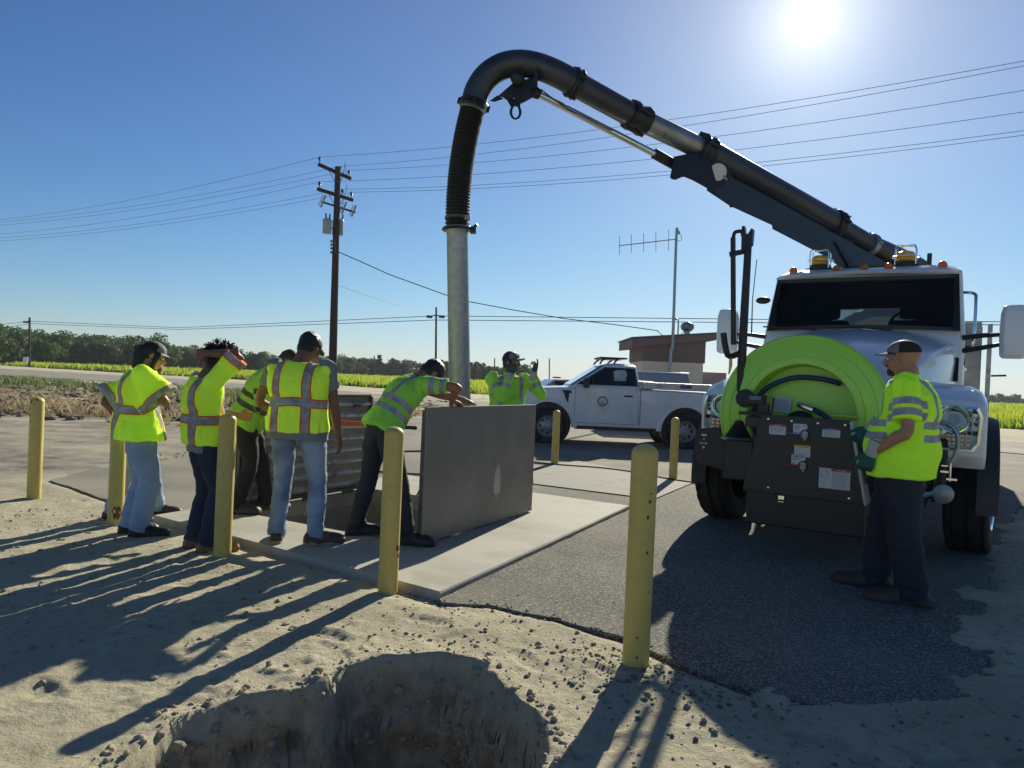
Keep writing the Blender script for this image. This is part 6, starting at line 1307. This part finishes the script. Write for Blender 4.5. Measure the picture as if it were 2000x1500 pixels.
def person(label, pos, yaw, H, outfit, pelvis=(0,0,.94), neck=(0,0,1.475), feet=None, wr=None, pole=None, hfwd=(0,1,0), hup=(0,0,1), build=1.0, hands=None, sh_up=(0,0), lat_rot=0, kneepole=None, group=None):
    k = H/1.75; s = outfit; Rz = Matrix.Rotation(yaw, 3, 'Z'); W0 = Matrix.Translation(pos) @ Matrix.Rotation(yaw, 4, 'Z'); inv = W0.inverted()
    def tl(p): return inv @ Vector(p[1:]) if len(p) == 4 else Vector(p)*k          # ('w',x,y,z) = world point
    pel = tl(pelvis); nk = tl(neck); up = (nk-pel).normalized(); lat = Vector((1,0,0)); lat2 = Matrix.Rotation(lat_rot, 3, 'Z') @ lat
    fw = up.cross(lat); fw = fw if fw.y > 0 or abs(fw.z) > .3 else -fw; fw = lat.cross(up)*-1; 
    if fw.y < 0 and up.z > 0: fw = -fw
    L_ = (nk-pel).length
    bend = Vector((0,-.035*k,0))
    def sp_(t): return pel.lerp(nk, t) + bend*math.sin(math.pi*t)*(.6 if t < .5 else 1)
    B_ = build
    tor = [(-.16,.13,.085),(-.06,.168,.112),(.06,.165,.115),(.25,.148,.105),(.42,.155,.11),(.62,.178,.118),(.80,.185,.110),(.92,.150,.085),(1.0,.075,.062)]
    belly = s.get('belly', 0)
    def torso_rings(off, t0=-.2, t1=1.01, hem=0, wmul=1):
        out = []
        ts = [t0+(t1-t0)*i/14 for i in range(15)]
        for t in ts:
            a = [x for x in tor if x[0] <= t] or [tor[0]]; b = [x for x in tor if x[0] > t] or [tor[-1]]; a = a[-1]; b = b[0]; f = 0 if a is b or b[0] == a[0] else max(0,(t-a[0])/(b[0]-a[0]))
            w = (a[1]+(b[1]-a[1])*f)*k*B_*wmul+off; d = (a[2]+(b[2]-a[2])*f)*k*B_*wmul+off
            e = belly*math.exp(-((t-.22)/.28)**2)
            w += e*.5; d += e
            if hem and t < .45: w = max(w, (.155*k*B_+off)) + hem*(.45-t); d = max(d, .112*k*B_+off)+hem*(.45-t)*.8
            la = lat.lerp(lat2, min(max(t,0),1)); out.append(ell(sp_(t)+fw*e*.6, la, fw, w, d))
        return out
    shp = {}; elb = {}; wri = {}; hip = {}; kne = {}; ank = {}
    for sd, q in (('R',1),('L',-1)):
        shp[sd] = sp_(.905) + lat2*q*(.185*k*B_) + Vector((0,0,sh_up[0 if q > 0 else 1]))
        wt = tl((wr or {}).get(sd, (q*.27, .06, .80))); pl = (pole or {}).get(sd, (q*.3,-1,-.2)); elb[sd], wri[sd] = ik(shp[sd], wt, .30*k, .265*k, pl)
        hip[sd] = pel + lat*q*.092*k*B_ - up*.02*k
        ft = (feet or {}).get(sd, (q*.11, 0, 0)); a = tl(ft); a = Vector((a.x, a.y, a.z+.095*k)); kp = (kneepole or {}).get(sd, (q*.12,1,0)); sl_ = max(1, (a-hip[sd]).length/(.838*k)); kne[sd], ank[sd] = ik(hip[sd], a, .425*k*sl_, .415*k*sl_, kp)
    # ---- body: one continuous skin surface
    mb = MB(); mb.loft(torso_rings(-.03, -.12, .93)); mb.tube([sp_(.86), sp_(1.0)], [.07*k, .062*k], 14)
    HM = frame(hfwd, hup); hc = nk + HM @ Vector((0,.028,.142))*k*1.0
    mb.tube([sp_(.93), nk.lerp(hc,.45)+HM@Vector((0,-.012,0)), hc+HM@Vector((0,-.012,-.02))*k], [.066*k*(.5+.5*B_),.060*k*(.5+.5*B_),.058*k], 16)
    hk = k*1.0
    mb.ball(hc+HM@Vector((0,-.012,.028))*hk, (.077*hk,.098*hk,.092*hk), 12, HM)
    mb.ball(hc+HM@Vector((0,.030,-.035))*hk, (.062*hk,.062*hk,.075*hk), 10, HM)
    mb.ball(hc+HM@Vector((0,.058,-.088))*hk, (.034*hk,.030*hk,.026*hk), 8, HM)
    mb.ball(hc+HM@Vector((0,.072,.018))*hk, (.055*hk,.020*hk,.013*hk), 8, HM)
    mb.tube([hc+HM@Vector((0,.082,.012))*hk, hc+HM@Vector((0,.104,-.018))*hk, hc+HM@Vector((0,.112,-.032))*hk, hc+HM@Vector((0,.088,-.042))*hk], [.008*hk,.012*hk,.015*hk,.013*hk], 8)
    mb.ball(hc+HM@Vector((0,.083,-.060))*hk, (.024*hk,.014*hk,.006*hk), 6, HM); mb.ball(hc+HM@Vector((0,.081,-.071))*hk, (.020*hk,.013*hk,.0065*hk), 6, HM)
    for q in (-1,1):
        mb.ball(hc+HM@Vector((q*.076,-.008,-.012))*hk, (.011*hk,.022*hk,.032*hk), 6, HM); mb.ball(hc+HM@Vector((q*.040,.055,-.03))*hk, (.024*hk,.026*hk,.026*hk), 6, HM)
    for sd, q in (('R',1),('L',-1)):
        A = .92+.08*B_
        mb.tube([shp[sd]-lat2*q*.03*k, shp[sd].lerp(elb[sd],.35), elb[sd], elb[sd].lerp(wri[sd],.3), wri[sd]], [.048*k*A,.046*k*A,.038*k*A,.040*k*A,.026*k], 14, smooth=3)
        hn = (hands or {}).get(sd, dict()); d = Vector(hn['d']) if 'd' in hn else (wri[sd]-elb[sd]).normalized(); d = (inv.to_3x3() @ d) if hn.get('w') else d
        pn = Vector(hn.get('p', (-q, 0, 0))); pn = (inv.to_3x3() @ pn) if hn.get('w') else pn
        hn['_'] = (d.normalized(), pn)
        if not s.get('gloves'): hand_mb(mb, wri[sd], d, pn, hn.get('curl', .35), k, q)
        (hands or {}).update({sd: hn}) if hands is not None else None
        if hands is None: hands = {sd: hn}
        mb.tube([hip[sd], hip[sd].lerp(kne[sd],.5), kne[sd], kne[sd].lerp(ank[sd],.35), ank[sd], ank[sd]-Vector((0,0,.04*k))], [.062*k*A,.058*k*A,.044*k*A,.043*k*A,.034*k,.034*k], 12, smooth=2)
    me, co, no = remesh(mb, .0075, 2, 'person')
    body = finish('person', me, co, s['skin'], None); body.location = pos; body.rotation_euler.z = yaw; PM[body.name] = W0; tag(body, label, 'person', group)
    for q in (-1,1):
        e = hc+HM@Vector((q*.030,.084,-.004))*hk; MB().ball(e, .0095*hk, 6).build('eye', M['eye'], body); 
    # ---- hair
    if 'hair' in s: s['hair'](body, hc, HM, hk)
    # ---- top
    def garment(name, mat, off, sl, slr, t0, t1, hem, vox=.0105, wr_amp=.010, collar=0, arms=True, sm=5, flare=0):
        wr_amp *= 1.35
        mb = MB(); mb.loft(torso_rings(off, t0, t1, hem))
        for sd, q in (('R',1),('L',-1)):
            if not arms: 
                mb.ball(shp[sd]-lat2*q*.012*k-up*.015*k, (.070*k,.082*k,.066*k), 8, Matrix.Identity(3)); continue
            a, e_, w_ = shp[sd], elb[sd], wri[sd]; up_l = (e_-a).length
            if sl <= 1: pts = [a-lat2*q*.05*k, a, a.lerp(e_, sl*.5), a.lerp(e_, sl)]; rr = [.060*k*B_**.3+off*.4, .058*k*B_**.3+off*.6, slr*.95, slr+flare]
            else: pts = [a-lat2*q*.05*k, a, a.lerp(e_,.5), e_, e_.lerp(w_,.5), e_.lerp(w_, sl-1)]; rr = [.064*k+off*.4,.062*k+off*.6, slr, slr*.95, slr*.85, slr*.7]
            mb.tube(pts, rr, 16, smooth=4)
        if collar: mb.tube([nk-up*.03*k, nk+up*.03*k+fw*.005], [.078*k*B_,.066*k*B_], 18)
        me, co, no = remesh(mb, vox, sm, name)
        # folds
        f = n3(co*np.array([9,9,5]), 1)*.6 + n3(co*np.array([22,22,9]), 5)*.4; f = np.abs(f)**.8*np.sign(f); co2 = co + no*(f*wr_amp*1.3)[:,None]
        org = np.array(nk[:]); upn = np.array(up[:]); ln = np.array(lat2[:]); s_c = -(co-org)@upn; lc = (co-org)@ln; arm = np.full(len(co), -1.0)
        for sd, q in (('R',1),('L',-1)):
            if not arms: continue
            t, dist = seg_t(co, shp[sd], elb[sd]); t2, dist2 = seg_t(co, elb[sd], wri[sd]); outl = (co-np.array(shp[sd][:]))@(ln*q)
            dirn = np.array((elb[sd]-shp[sd]).normalized()[:]); ua = (elb[sd]-shp[sd]).length
            axd = np.abs(lc) 
            isarm = (dist < slr*1.45+.03) & (t > .055) & ((outl > -.02) | (t > .13) & (dist < slr*1.2))
            if sl > 1: 
                isarm2 = (dist2 < slr*1.4) & (t2 > 0); t = np.where(isarm2 & (dist2 < dist+.005), ua+t2, t); isarm = isarm | isarm2
            arm = np.where(isarm, t, arm)
        s_c = s_c + .006*np.sin(lc*18+1) 
        o = finish(name, me, co2, mat, body, np.stack([np.where(arm > -.5, 5, lc), s_c, arm], -1)); return o
    for g in s['tops']: garment(**g)
    # ---- trousers
    tr = s['trousers']; mb = MB(); F_ = tr.get('full', 1.0); A = .9+.1*B_
    rings = []
    for t in (-.17,-.10,-.02,.08,tr.get('top',.24)):
        e = belly*math.exp(-((t-.22)/.28)**2)*.8; w = {-.17:.135,-.10:.172,-.02:.182,.08:.176}.get(t,.168)*k*B_*(.96+.04*F_)+e*.4; d = {-.17:.095,-.10:.125,-.02:.130,.08:.122}.get(t,.118)*k*B_+e*.6; rings.append(ell(sp_(t)+fw*e*.3, lat, fw, w, d))
    mb.loft(rings)
    for sd, q in (('R',1),('L',-1)):
        h_, kk, aa = hip[sd], kne[sd], ank[sd]
        mb.tube([h_+up*.05*k, h_.lerp(kk,.3), h_.lerp(kk,.65), kk, kk.lerp(aa,.35), kk.lerp(aa,.75), aa+Vector((0,0,-.01*k)), aa+Vector((0,-.008,-.045*k*tr.get('long',1)))], [.098*k*A,.094*k*A*F_,.080*k*A*F_,.070*k*A*F_,.068*k*A*F_,.064*k*F_*A,.062*k*A*F_,.066*k*A*F_], 18, smooth=3)
    me, co, no = remesh(mb, .0105, 3, 'trousers')
    amp = np.full(len(co), .006)
    for sd in 'RL':
        for j, rad, a_ in ((kne[sd],.14,.010),(ank[sd],.16,.016),(hip[sd],.13,.007)): amp = np.maximum(amp, a_*np.exp(-(np.linalg.norm(co-np.array(j[:]),axis=1)/rad)**2))
    f = n3(co*np.array([9,9,17])+3, 2)*.7+n3(co*np.array([20,20,38]), 7)*.4; co2 = co + no*(f*amp*2.6)[:,None]
    finish('trousers', me, co2, tr['mat'], body)
    if tr.get('pockets'):
        from mathutils.bvhtree import BVHTree
        tv = [Vector(c_) for c_ in co2]; bv = BVHTree.FromPolygons(tv, [tuple(f_.vertices) for f_ in me.polygons])
        for q in (-1,1):
            rows = []
            for v_ in range(8):
                row = []; z = .0-.155*v_/7*k
                wd = .062*(1 if v_ < 5 else 1-(v_-4)*.16)
                for u_ in range(7):
                    o_ = pel-fw*.5+lat*(q*.082+(-1+2*u_/6)*wd)*k+up*(z-.02*k); h_ = bv.ray_cast(o_, fw)[0]; row.append((h_ or o_+fw*.4)-fw*.004)
                rows.append(row)
            sheetmb(rows, -.006).build('back_pocket', tr['mat'], body, smooth=60)
    # ---- shoes
    sh = s['shoes']; ss = sh.get('sc', 1.06)
    for sd, q in (('R',1),('L',-1)):
        ft = (feet or {}).get(sd, (0,0,0)); ya = (kneepole or {}).get(sd+'toe', 0)+R(-8*q); dz = Vector((-math.sin(ya), math.cos(ya), 0)); lx = Vector((math.cos(ya), math.sin(ya), 0)); a = ank[sd]; base = Vector((a.x, a.y, a.z-.095*k)); pitch = (kneepole or {}).get(sd+'p', 0)
        mb = MB(); secs = []
        for y, w, z0, z1 in ((-.080,.028,.012,.065),(-.06,.040,.0,.100),(0,.043,.0,.125),(.05,.045,.0,.110),(.10,.051,.0,.092),(.15,.054,.002,.082),(.190,.050,.004,.070),(.215,.036,.010,.048)):
            c = base+dz*y*k*1.05*ss; secs.append([c+lx*(x*w*k*1.08*ss)+Vector((0,0,(z0+(z1-z0)*zz)*k*(.5+.5*ss))) for x, zz in ((-.9,0),(.9,0),(1.05,.3),(.9,.7),(.45,1),(-.45,1),(-.9,.7),(-1.05,.3))])
        mb.loft(secs); mb.tube([a+Vector((0,0,.05*k*sh.get('h',1))), a, base+Vector((0,0,.05*k))], [.050*k,.048*k,.046*k], 14)
        me, co, no = remesh(mb, .008, 3, 'shoe'); so = finish('shoe', me, co, sh['mat'], body)
        sb = MB(); o2 = [base+dz*y*k*1.06*ss+lx*x*k*1.1*ss for x, y in ((-.03,-.08),(.03,-.08),(.042,-.04),(.040,.03),(.052,.10),(.050,.16),(.030,.205),(0,.218),(-.030,.205),(-.050,.16),(-.052,.10),(-.040,.03),(-.042,-.04))]
        sb.loft([[p_+Vector((0,0,z)) for p_ in o2] for z in (.001,.026*k)]); sb.build('sole', sh['sole'], so, bevel=.005)
    # ---- cap
    if 'cap' in s:
        cm, bmx, back = s['cap']; hd = HM @ Matrix.Rotation(R(s.get('cap_tilt', 4)), 3, 'X') @ Matrix.Rotation(R(s.get('cap_turn',0)), 3, 'Z')
        cc = hc + HM@Vector((0,-.010,.042))*hk; mb = MB(); rings = []
        for i in range(9):
            t = i/8*math.pi/2; r_ = math.cos(t)**.75; z = math.sin(t)*.085-.012; rings.append([cc+hd@Vector((math.cos(a)*.087*r_, math.sin(a)*.106*r_, z))*hk for a in [2*math.pi*j/28 for j in range(28)]])
        mb.loft(rings); 
        for i_, f_ in enumerate(mb.f): mb.m[i_] = 1 if (len(f_) == 4 and sum(mb.v[j][0]*0+ (hd.inverted()@(Vector(mb.v[j])-cc)).y for j in f_)/4 < .015*hk) else 0
        c_o = mb.build('cap', [cm, back], body, smooth=60)
        bm_ = MB(); n_ = 13; top = []; bot = []
        for j in range(n_):
            a = R(25+130*j/(n_-1)); top.append((math.cos(a)*.086, math.sin(a)*.103)); 
        ri = [cc+hd@Vector((x, y, -.008))*hk for x, y in top]; ro = [cc+hd@Vector((x*.98, y+.075*math.sin(R(180*j/(n_-1)))**.6, -.008-.006-.014*abs(x/.08)**2))*hk for j, (x, y) in enumerate(top)]
        upv = hd@Vector((0,0,.004))*hk; ring1 = ri+ro[::-1]; bm_.loft([[p_+upv for p_ in ring1], [p_-upv for p_ in ring1]]); bm_.build('brim', bmx, c_o, smooth=40)
        btn = MB().ball(cc+hd@Vector((0,0,.076))*hk, .006*hk, 5); btn.build('cap_button', back, c_o)
        if s.get('cap_patch'): 
            x = MB(); x.box(cc+hd@Vector((0,.100,.030))*hk, (.045*hk,.006*hk,.022*hk), hd); x.build('cap_emblem', M['decal'], c_o, bevel=.001)
    # ---- gloves
    if s.get('gloves'):
        for sd, q in (('R',1),('L',-1)):
            hn = hands[sd]; d, pn = hn['_']; mb = MB(); hand_mb(mb, wri[sd], d, pn, hn.get('curl', .35), k*1.18, q, .14); me, co, no = remesh(mb, .006, 2, 'glove'); g = finish('glove', me, co, M['glove'], body)
            MB().tube([wri[sd]-d*.085*k, wri[sd]-d*.03*k, wri[sd]+d*.02*k], [.050*k,.043*k,.037*k], 16).build('glove_cuff', M['glovecuff'], g, smooth=60)
    if s.get('glasses'):
        mb = MB()
        for q in (-1,1):
            c = hc+HM@Vector((q*.032,.100,-.002))*hk; mb.tube([c+HM@Vector((math.cos(a)*.024,0,math.sin(a)*.017))*hk for a in [i*math.pi/6 for i in range(13)]], .0025, 5); mb.tube([c+HM@Vector((q*.024,0,.004))*hk, hc+HM@Vector((q*.082,.0,.0))*hk], .0025, 5)
        mb.tube([hc+HM@Vector((-.01,.104,0))*hk, hc+HM@Vector((.01,.104,0))*hk], .0025, 5); mb.build('glasses', M['glasses'], body)
    return body
def hair_short(mat, r=1.0, low=-.02):
    def f(body, hc, HM, k):
        mb = MB(); mb.ball(hc+HM@Vector((0,-.018,.034))*k, (.081*k*r,.100*k*r,.095*k*r), 12, HM); 
        mb.ball(hc+HM@Vector((0,-.045,-.02))*k, (.070*k*r,.065*k*r,.075*k*r), 10, HM)
        me, co, no = remesh(mb, .008, 1, 'hair'); co = co + no*(n3(co*60,3)*.004)[:,None]; finish('hair', me, co, mat, body)
    return f
def strands(mb, hc, HM, k, n, ln, seed, spread=1, zmin=-.02, wav=.012, r0=.006):
    r = random.Random(seed)
    for i in range(n):
        a = r.uniform(0, 2*math.pi); e = math.asin(r.uniform(-.15, 1)); d = Vector((math.cos(a)*math.cos(e), math.sin(a)*math.cos(e), math.sin(e)))
        if d.y > .55 and d.z < .45: continue
        p = hc+HM@Vector((d.x*.085, -.015+d.y*.103, .034+d.z*.094))*k; pts = [p]; dd = (HM@d).normalized(); l_ = ln*r.uniform(.6,1.25)
        for j in range(5): dd = (dd*.8+Vector((r.uniform(-1,1),r.uniform(-1,1),r.uniform(-1.3,.6)))*.42).normalized(); p = p+dd*l_/5; pts.append(p)
        mb.tube(pts, [r0*k,r0*k,r0*.9*k,r0*.7*k,r0*.5*k,r0*.2*k], 5, smooth=2)
def hair_curly(body, hc, HM, k):
    hair_short(M['hairdark'], 1.20)(body, hc, HM, k); h = body.children[-1]; mb = MB(); strands(mb, hc, HM, k*1.12, 620, .075, 4, r0=.009); mb.build('curls', M['hairdark'], h, smooth=60, fix=False)
def hair_long(body, hc, HM, k):
    mb = MB(); mb.ball(hc+HM@Vector((0,-.02,.02))*k, (.084*k,.100*k,.095*k), 12, HM)
    for q in (-1,1): mb.tube([hc+HM@Vector((q*.070,.035,.04))*k, hc+HM@Vector((q*.082,.028,-.04))*k, hc+HM@Vector((q*.075,.03,-.11))*k, hc+HM@Vector((q*.055,.03,-.17))*k], [.022*k,.022*k,.02*k,.012*k], 10, smooth=3)
    mb.tube([hc+HM@Vector((0,-.07,.03))*k, hc+HM@Vector((0,-.085,-.05))*k, hc+HM@Vector((0,-.07,-.13))*k, hc+HM@Vector((.01,-.055,-.17))*k], [.075*k,.072*k,.060*k,.03*k], 14, smooth=3)
    mb.ball(hc+HM@Vector((-.02,-.13,.0))*k, .038*k, 8)
    me, co, no = remesh(mb, .008, 2, 'hair'); co = co + no*(n3(co*np.array([70,70,18]),3)*.006)[:,None]; finish('hair', me, co, M['hairdark'], body)
def goatee(body, hc, HM, k):
    mb = MB(); mb.ball(hc+HM@Vector((0,.066,-.092))*k, (.036*k,.030*k,.034*k), 8, HM); mb.ball(hc+HM@Vector((0,.092,-.050))*k, (.030*k,.012*k,.008*k), 6, HM); me, co, no = remesh(mb, .006, 1, 'beard'); co = co+no*(n3(co*80,3)*.004)[:,None]; finish('beard', me, co, M['beard'], body)
vest = dict(name='vest', mat=M['vest'], off=.030, sl=.86, slr=.095, t0=-.13, t1=.985, hem=.055, flare=.02, sm=4)
GRPP = 'group of people around the open hatch'
hs_b = hair_short(M['hairdark'])
# 1 woman in cap, seen from behind left, light jeans
gp = G(262, 1046); person('woman in black and grey cap, mesh vest with orange trim and light blue jeans', (gp.x, gp.y, 0), R(-62), 1.665,
    dict(skin=M['skinlight'], tops=[dict(vest, hem=.13, off=.045, slr=.115, flare=.03, t0=-.16)], trousers=dict(mat=M['jeanlight'], full=1.3, top=.12), shoes=dict(mat=M['bootblack'], sole=M['soledark']), cap=(M['capgrey'], M['capgrey'], M['capblack']), cap_tilt=2, hair=hair_long),
    neck=(0,.02,1.47), feet={'R':(.10,.04,0),'L':(-.10,-.04,0)}, wr={'R':(.0,.15,1.20),'L':(-.06,.16,1.20)}, pole={'R':(.75,.8,-.9),'L':(-.7,.8,-.9)}, hfwd=(0,.93,-.34), build=1.04)
# 2 person hidden behind her
gp = G(268, 1012); person('person mostly hidden behind the woman, only a vest sleeve and jeans leg showing', (gp.x-.06, gp.y+.05, 0), R(-75), 1.60,
    dict(skin=M['skinbrown'], tops=[dict(vest, hem=.10, slr=.125, flare=.035, sl=.95)], trousers=dict(mat=M['jeanblue'], full=1.1), shoes=dict(mat=M['bootbrown'], sole=M['soledark']), hair=hair_long),
    feet={'R':(.12,-.17,0),'L':(-.10,.20,0)}, wr={'R':(.22,-.10,.98),'L':(-.2,.1,1.0)}, pole={'R':(.5,-1,0),'L':(-.9,-.6,-.2)}, neck=(0,.02,1.40), hfwd=(0,.85,-.5), build=1.05)
# 3 curly hair, arm raised
gp = G(392, 1074); person('curly dark haired person with an arm raised to the head, dark jeans and tan boots', (gp.x, gp.y, 0), R(-50), 1.67,
    dict(skin=M['skinbrown'], tops=[dict(name='grey_tee', mat=M['greytee'], off=.014, sl=.5, slr=.062, t0=-.26, t1=.97, hem=.02), dict(vest, sl=.92, slr=.078, flare=.022)], trousers=dict(mat=M['jeandark'], full=1.22, pockets=True), shoes=dict(mat=M['boottan'], sole=M['soledark'], h=1.6), hair=hair_curly),
    neck=(0,-.01,1.435), feet={'R':(.12,.02,0),'L':(-.10,-.02,0)}, wr={'R':('w',*P(402,690,5.42)),'L':(-.12,.30,1.10)}, pole={'R':(.75,.75,-1.5),'L':(-.8,-.4,-.5)}, hfwd=(0,.8,-.6), hands={'R':dict(w=1,d=(-.95,.25,-.12), p=(.2,1,-.2), curl=.6),'L':{}}, sh_up=(.0,0), build=1.06)
# 4 bending man in olive green jacket with glasses
gp = G(480, 1000, PADZ); person('man with short hair and glasses bending forward in a dull hi-vis jacket and black trousers', (gp.x, gp.y+.02, PADZ), R(-80), 1.72,
    dict(skin=M['skintan'], tops=[dict(name='jacket', mat=M['hvjacket'], off=.035, sl=1.86, slr=.068, t0=-.17, t1=.98, hem=.05, collar=1, wr_amp=.013)], trousers=dict(mat=M['blacktrous'], full=1.1), shoes=dict(mat=M['bootbrown'], sole=M['soledark']), hair=hair_short(M['hairbrown'],.98), glasses=1),
    pelvis=(0,-.02,.93), neck=(0,.22,1.405), feet={'R':(.10,-.08,0),'L':(-.12,.16,0)}, wr={'R':(.20,.36,.86),'L':(-.18,.40,.95)}, pole={'R':(.3,-1,0),'L':(-.3,-1,0)}, hfwd=(0,.72,-.70), hup=(0,.7,.72), build=1.05)
# 5 man from behind in vest and blue jeans
gp = G(572, 1062, PADZ); person('man seen from behind in black cap, sleeveless orange trimmed vest and faded blue jeans', (gp.x, gp.y, PADZ), R(-6), 1.75,
    dict(skin=M['skinbrown'], tops=[dict(name='grey_tee', mat=M['greytee'], off=.013, sl=.58, slr=.062, t0=-.20, t1=.95, hem=.06), dict(name='vest', mat=M['vest_sleeveless'], off=.032, sl=.2, slr=.06, t0=-.09, t1=.985, hem=.03, arms=False, sm=4)], trousers=dict(mat=M['jeanblue'], full=1.05, pockets=True), shoes=dict(mat=M['bootbrown'], sole=M['sole']), cap=(M['capblack'], M['capblack'], M['capblack']), hair=hair_short(M['hairdark'],1.06), cap_tilt=2),
    neck=(0,.03,1.465), feet={'R':(.17,.03,0),'L':(-.15,.03,0)}, wr={'R':(.31,.10,.85),'L':(-.22,.20,.98)}, pole={'R':(.5,-1,0),'L':(-.8,-.8,0)}, hfwd=(.25,.85,-.5), build=1.24, kneepole={'Rtoe':R(-50),'Ltoe':R(12)})
# 6 man leaning on the near lid
def KS(x, y, z): return ('w', x*KP, y*KP, 1.45-(1.45-z)*KP)
person('worker leaning over with his hands on the top edge of the diamond plate lid', (-1.10*KP, 6.15*KP, 0), R(-58), 1.76,
    dict(skin=M['skintan'], tops=[dict(name='shirt', mat=M['hvshirt2'], off=.026, sl=.74, slr=.074, t0=-.12, t1=.985, hem=.06, wr_amp=.011)], trousers=dict(mat=M['navy'], full=1.08), shoes=dict(mat=M['bootblack'], sole=M['soledark'], h=1.5), hair=hair_short(M['hairdark'],1.04)),
    pelvis=KS(-1.11,6.17,.985), neck=KS(-.85,6.40,1.405), feet={'R':('w',-.84*KP,6.02*KP,PADZ),'L':('w',-1.33*KP,6.30*KP,PADZ)}, wr={'R':KS(-.53,6.37,1.225),'L':KS(-.42,6.70,1.22)}, pole={'R':(.7,-.5,.5),'L':(-.6,.1,-.7)}, hfwd=(0,.55,-.83), hup=(0,.84,.54), build=1.02,
    hands={'R':dict(w=1,d=(.55,.78,-.22), p=(0,0,-1), curl=.35),'L':dict(w=1,d=(.5,.8,-.2), p=(0,0,-1), curl=.15)}, kneepole={'R':(.1,1,0),'L':(-.1,1,.2),'Rtoe':R(-28),'Ltoe':R(-20)})
# 7 gloved worker behind the lid
person('worker in grey cap behind the lid raising both green gloved hands beside his face', (-.04, 8.25, 0), R(197), 1.77,
    dict(skin=M['skintan'], tops=[dict(name='shirt', mat=M['hvlong'], off=.026, sl=1.80, slr=.068, t0=-.15, t1=.985, hem=.05, collar=1, wr_amp=.012)], trousers=dict(mat=M['navy'], full=1.05), shoes=dict(mat=M['bootblack'], sole=M['soledark']), cap=(M['capgrey'], M['capgrey'], M['capblack']), cap_patch=1, hair=hair_short(M['hairdark'],1.02), gloves=1),
    neck=(0,.02,1.475), feet={'R':(.13,0,0),'L':(-.13,.02,0)}, wr={'R':(.045,.20,1.475),'L':(-.235,.20,1.50)}, pole={'R':(.35,.1,-1),'L':(-.4,.1,-1)}, hfwd=(-.68,.72,.03), hands={'R':dict(d=(-.30,.1,.95), p=(-.5,-.85,0), curl=1.15),'L':dict(d=(-.15,.1,1), p=(.6,-.7,0), curl=[.25,.9,1.1,1.1])}, build=1.12)
# 8 big man at the right
gp = G(1752, 1168); person('big man in grey and black cap and lime shirt standing at the truck controls', (gp.x, gp.y, 0), R(56), 1.87,
    dict(skin=M['skinlight'], tops=[dict(name='shirt', mat=M['hvshirt'], off=.036, sl=.78, slr=.090, t0=-.25, t1=.985, hem=.07, collar=1, wr_amp=.011)], trousers=dict(mat=M['navy'], full=1.45), shoes=dict(mat=M['bootbrown'], sole=M['soledark'], h=1.3, sc=1.28), cap=(M['capgrey'], M['capgrey'], M['capmesh']), cap_patch=1, cap_tilt=0, gloves=1, belly=.05, hair=goatee),
    neck=(0,.0,1.47), pelvis=(0,.0,.95), feet={'R':(.12,.15,0),'L':(-.14,-.10,0)}, wr={'L':('w',*P(1702,885,4.93)),'R':('w',*P(1700,838,5.28))}, pole={'L':(-.5,-1,-.1),'R':(.6,-1,0)}, hfwd=(0,1,-.06), hands={'L':dict(d=(.05,.35,-.93), p=(.9,.1,.2), curl=.7),'R':dict(d=(-.1,.6,-.7), p=(-.9,0,0), curl=.7)}, build=1.2)
for o_ in list(bpy.data.objects):
    if o_.name.split('.')[0] == 'person' and o_.parent is None: o_['group'] = 'workers and visitors around the hatch'
# ------------------------------------------------------------------ thin air haze
hm = bpy.data.materials.new('air_haze'); hm.use_nodes = True; hn = hm.node_tree.nodes; hn.clear()
ho = hn.new('ShaderNodeOutputMaterial'); hv = hn.new('ShaderNodeVolumePrincipled'); hm.node_tree.links.new(hv.outputs[0], ho.inputs['Volume'])
hv.inputs['Color'].default_value = (.80,.88,.95,1); hv.inputs['Density'].default_value = .00032; hv.inputs['Anisotropy'].default_value = .1
tag(MB().box((0,600,6), (3300,2200,22)).build('haze', hm, smooth=0), kind='stuff')
bpy.context.view_layer.update()
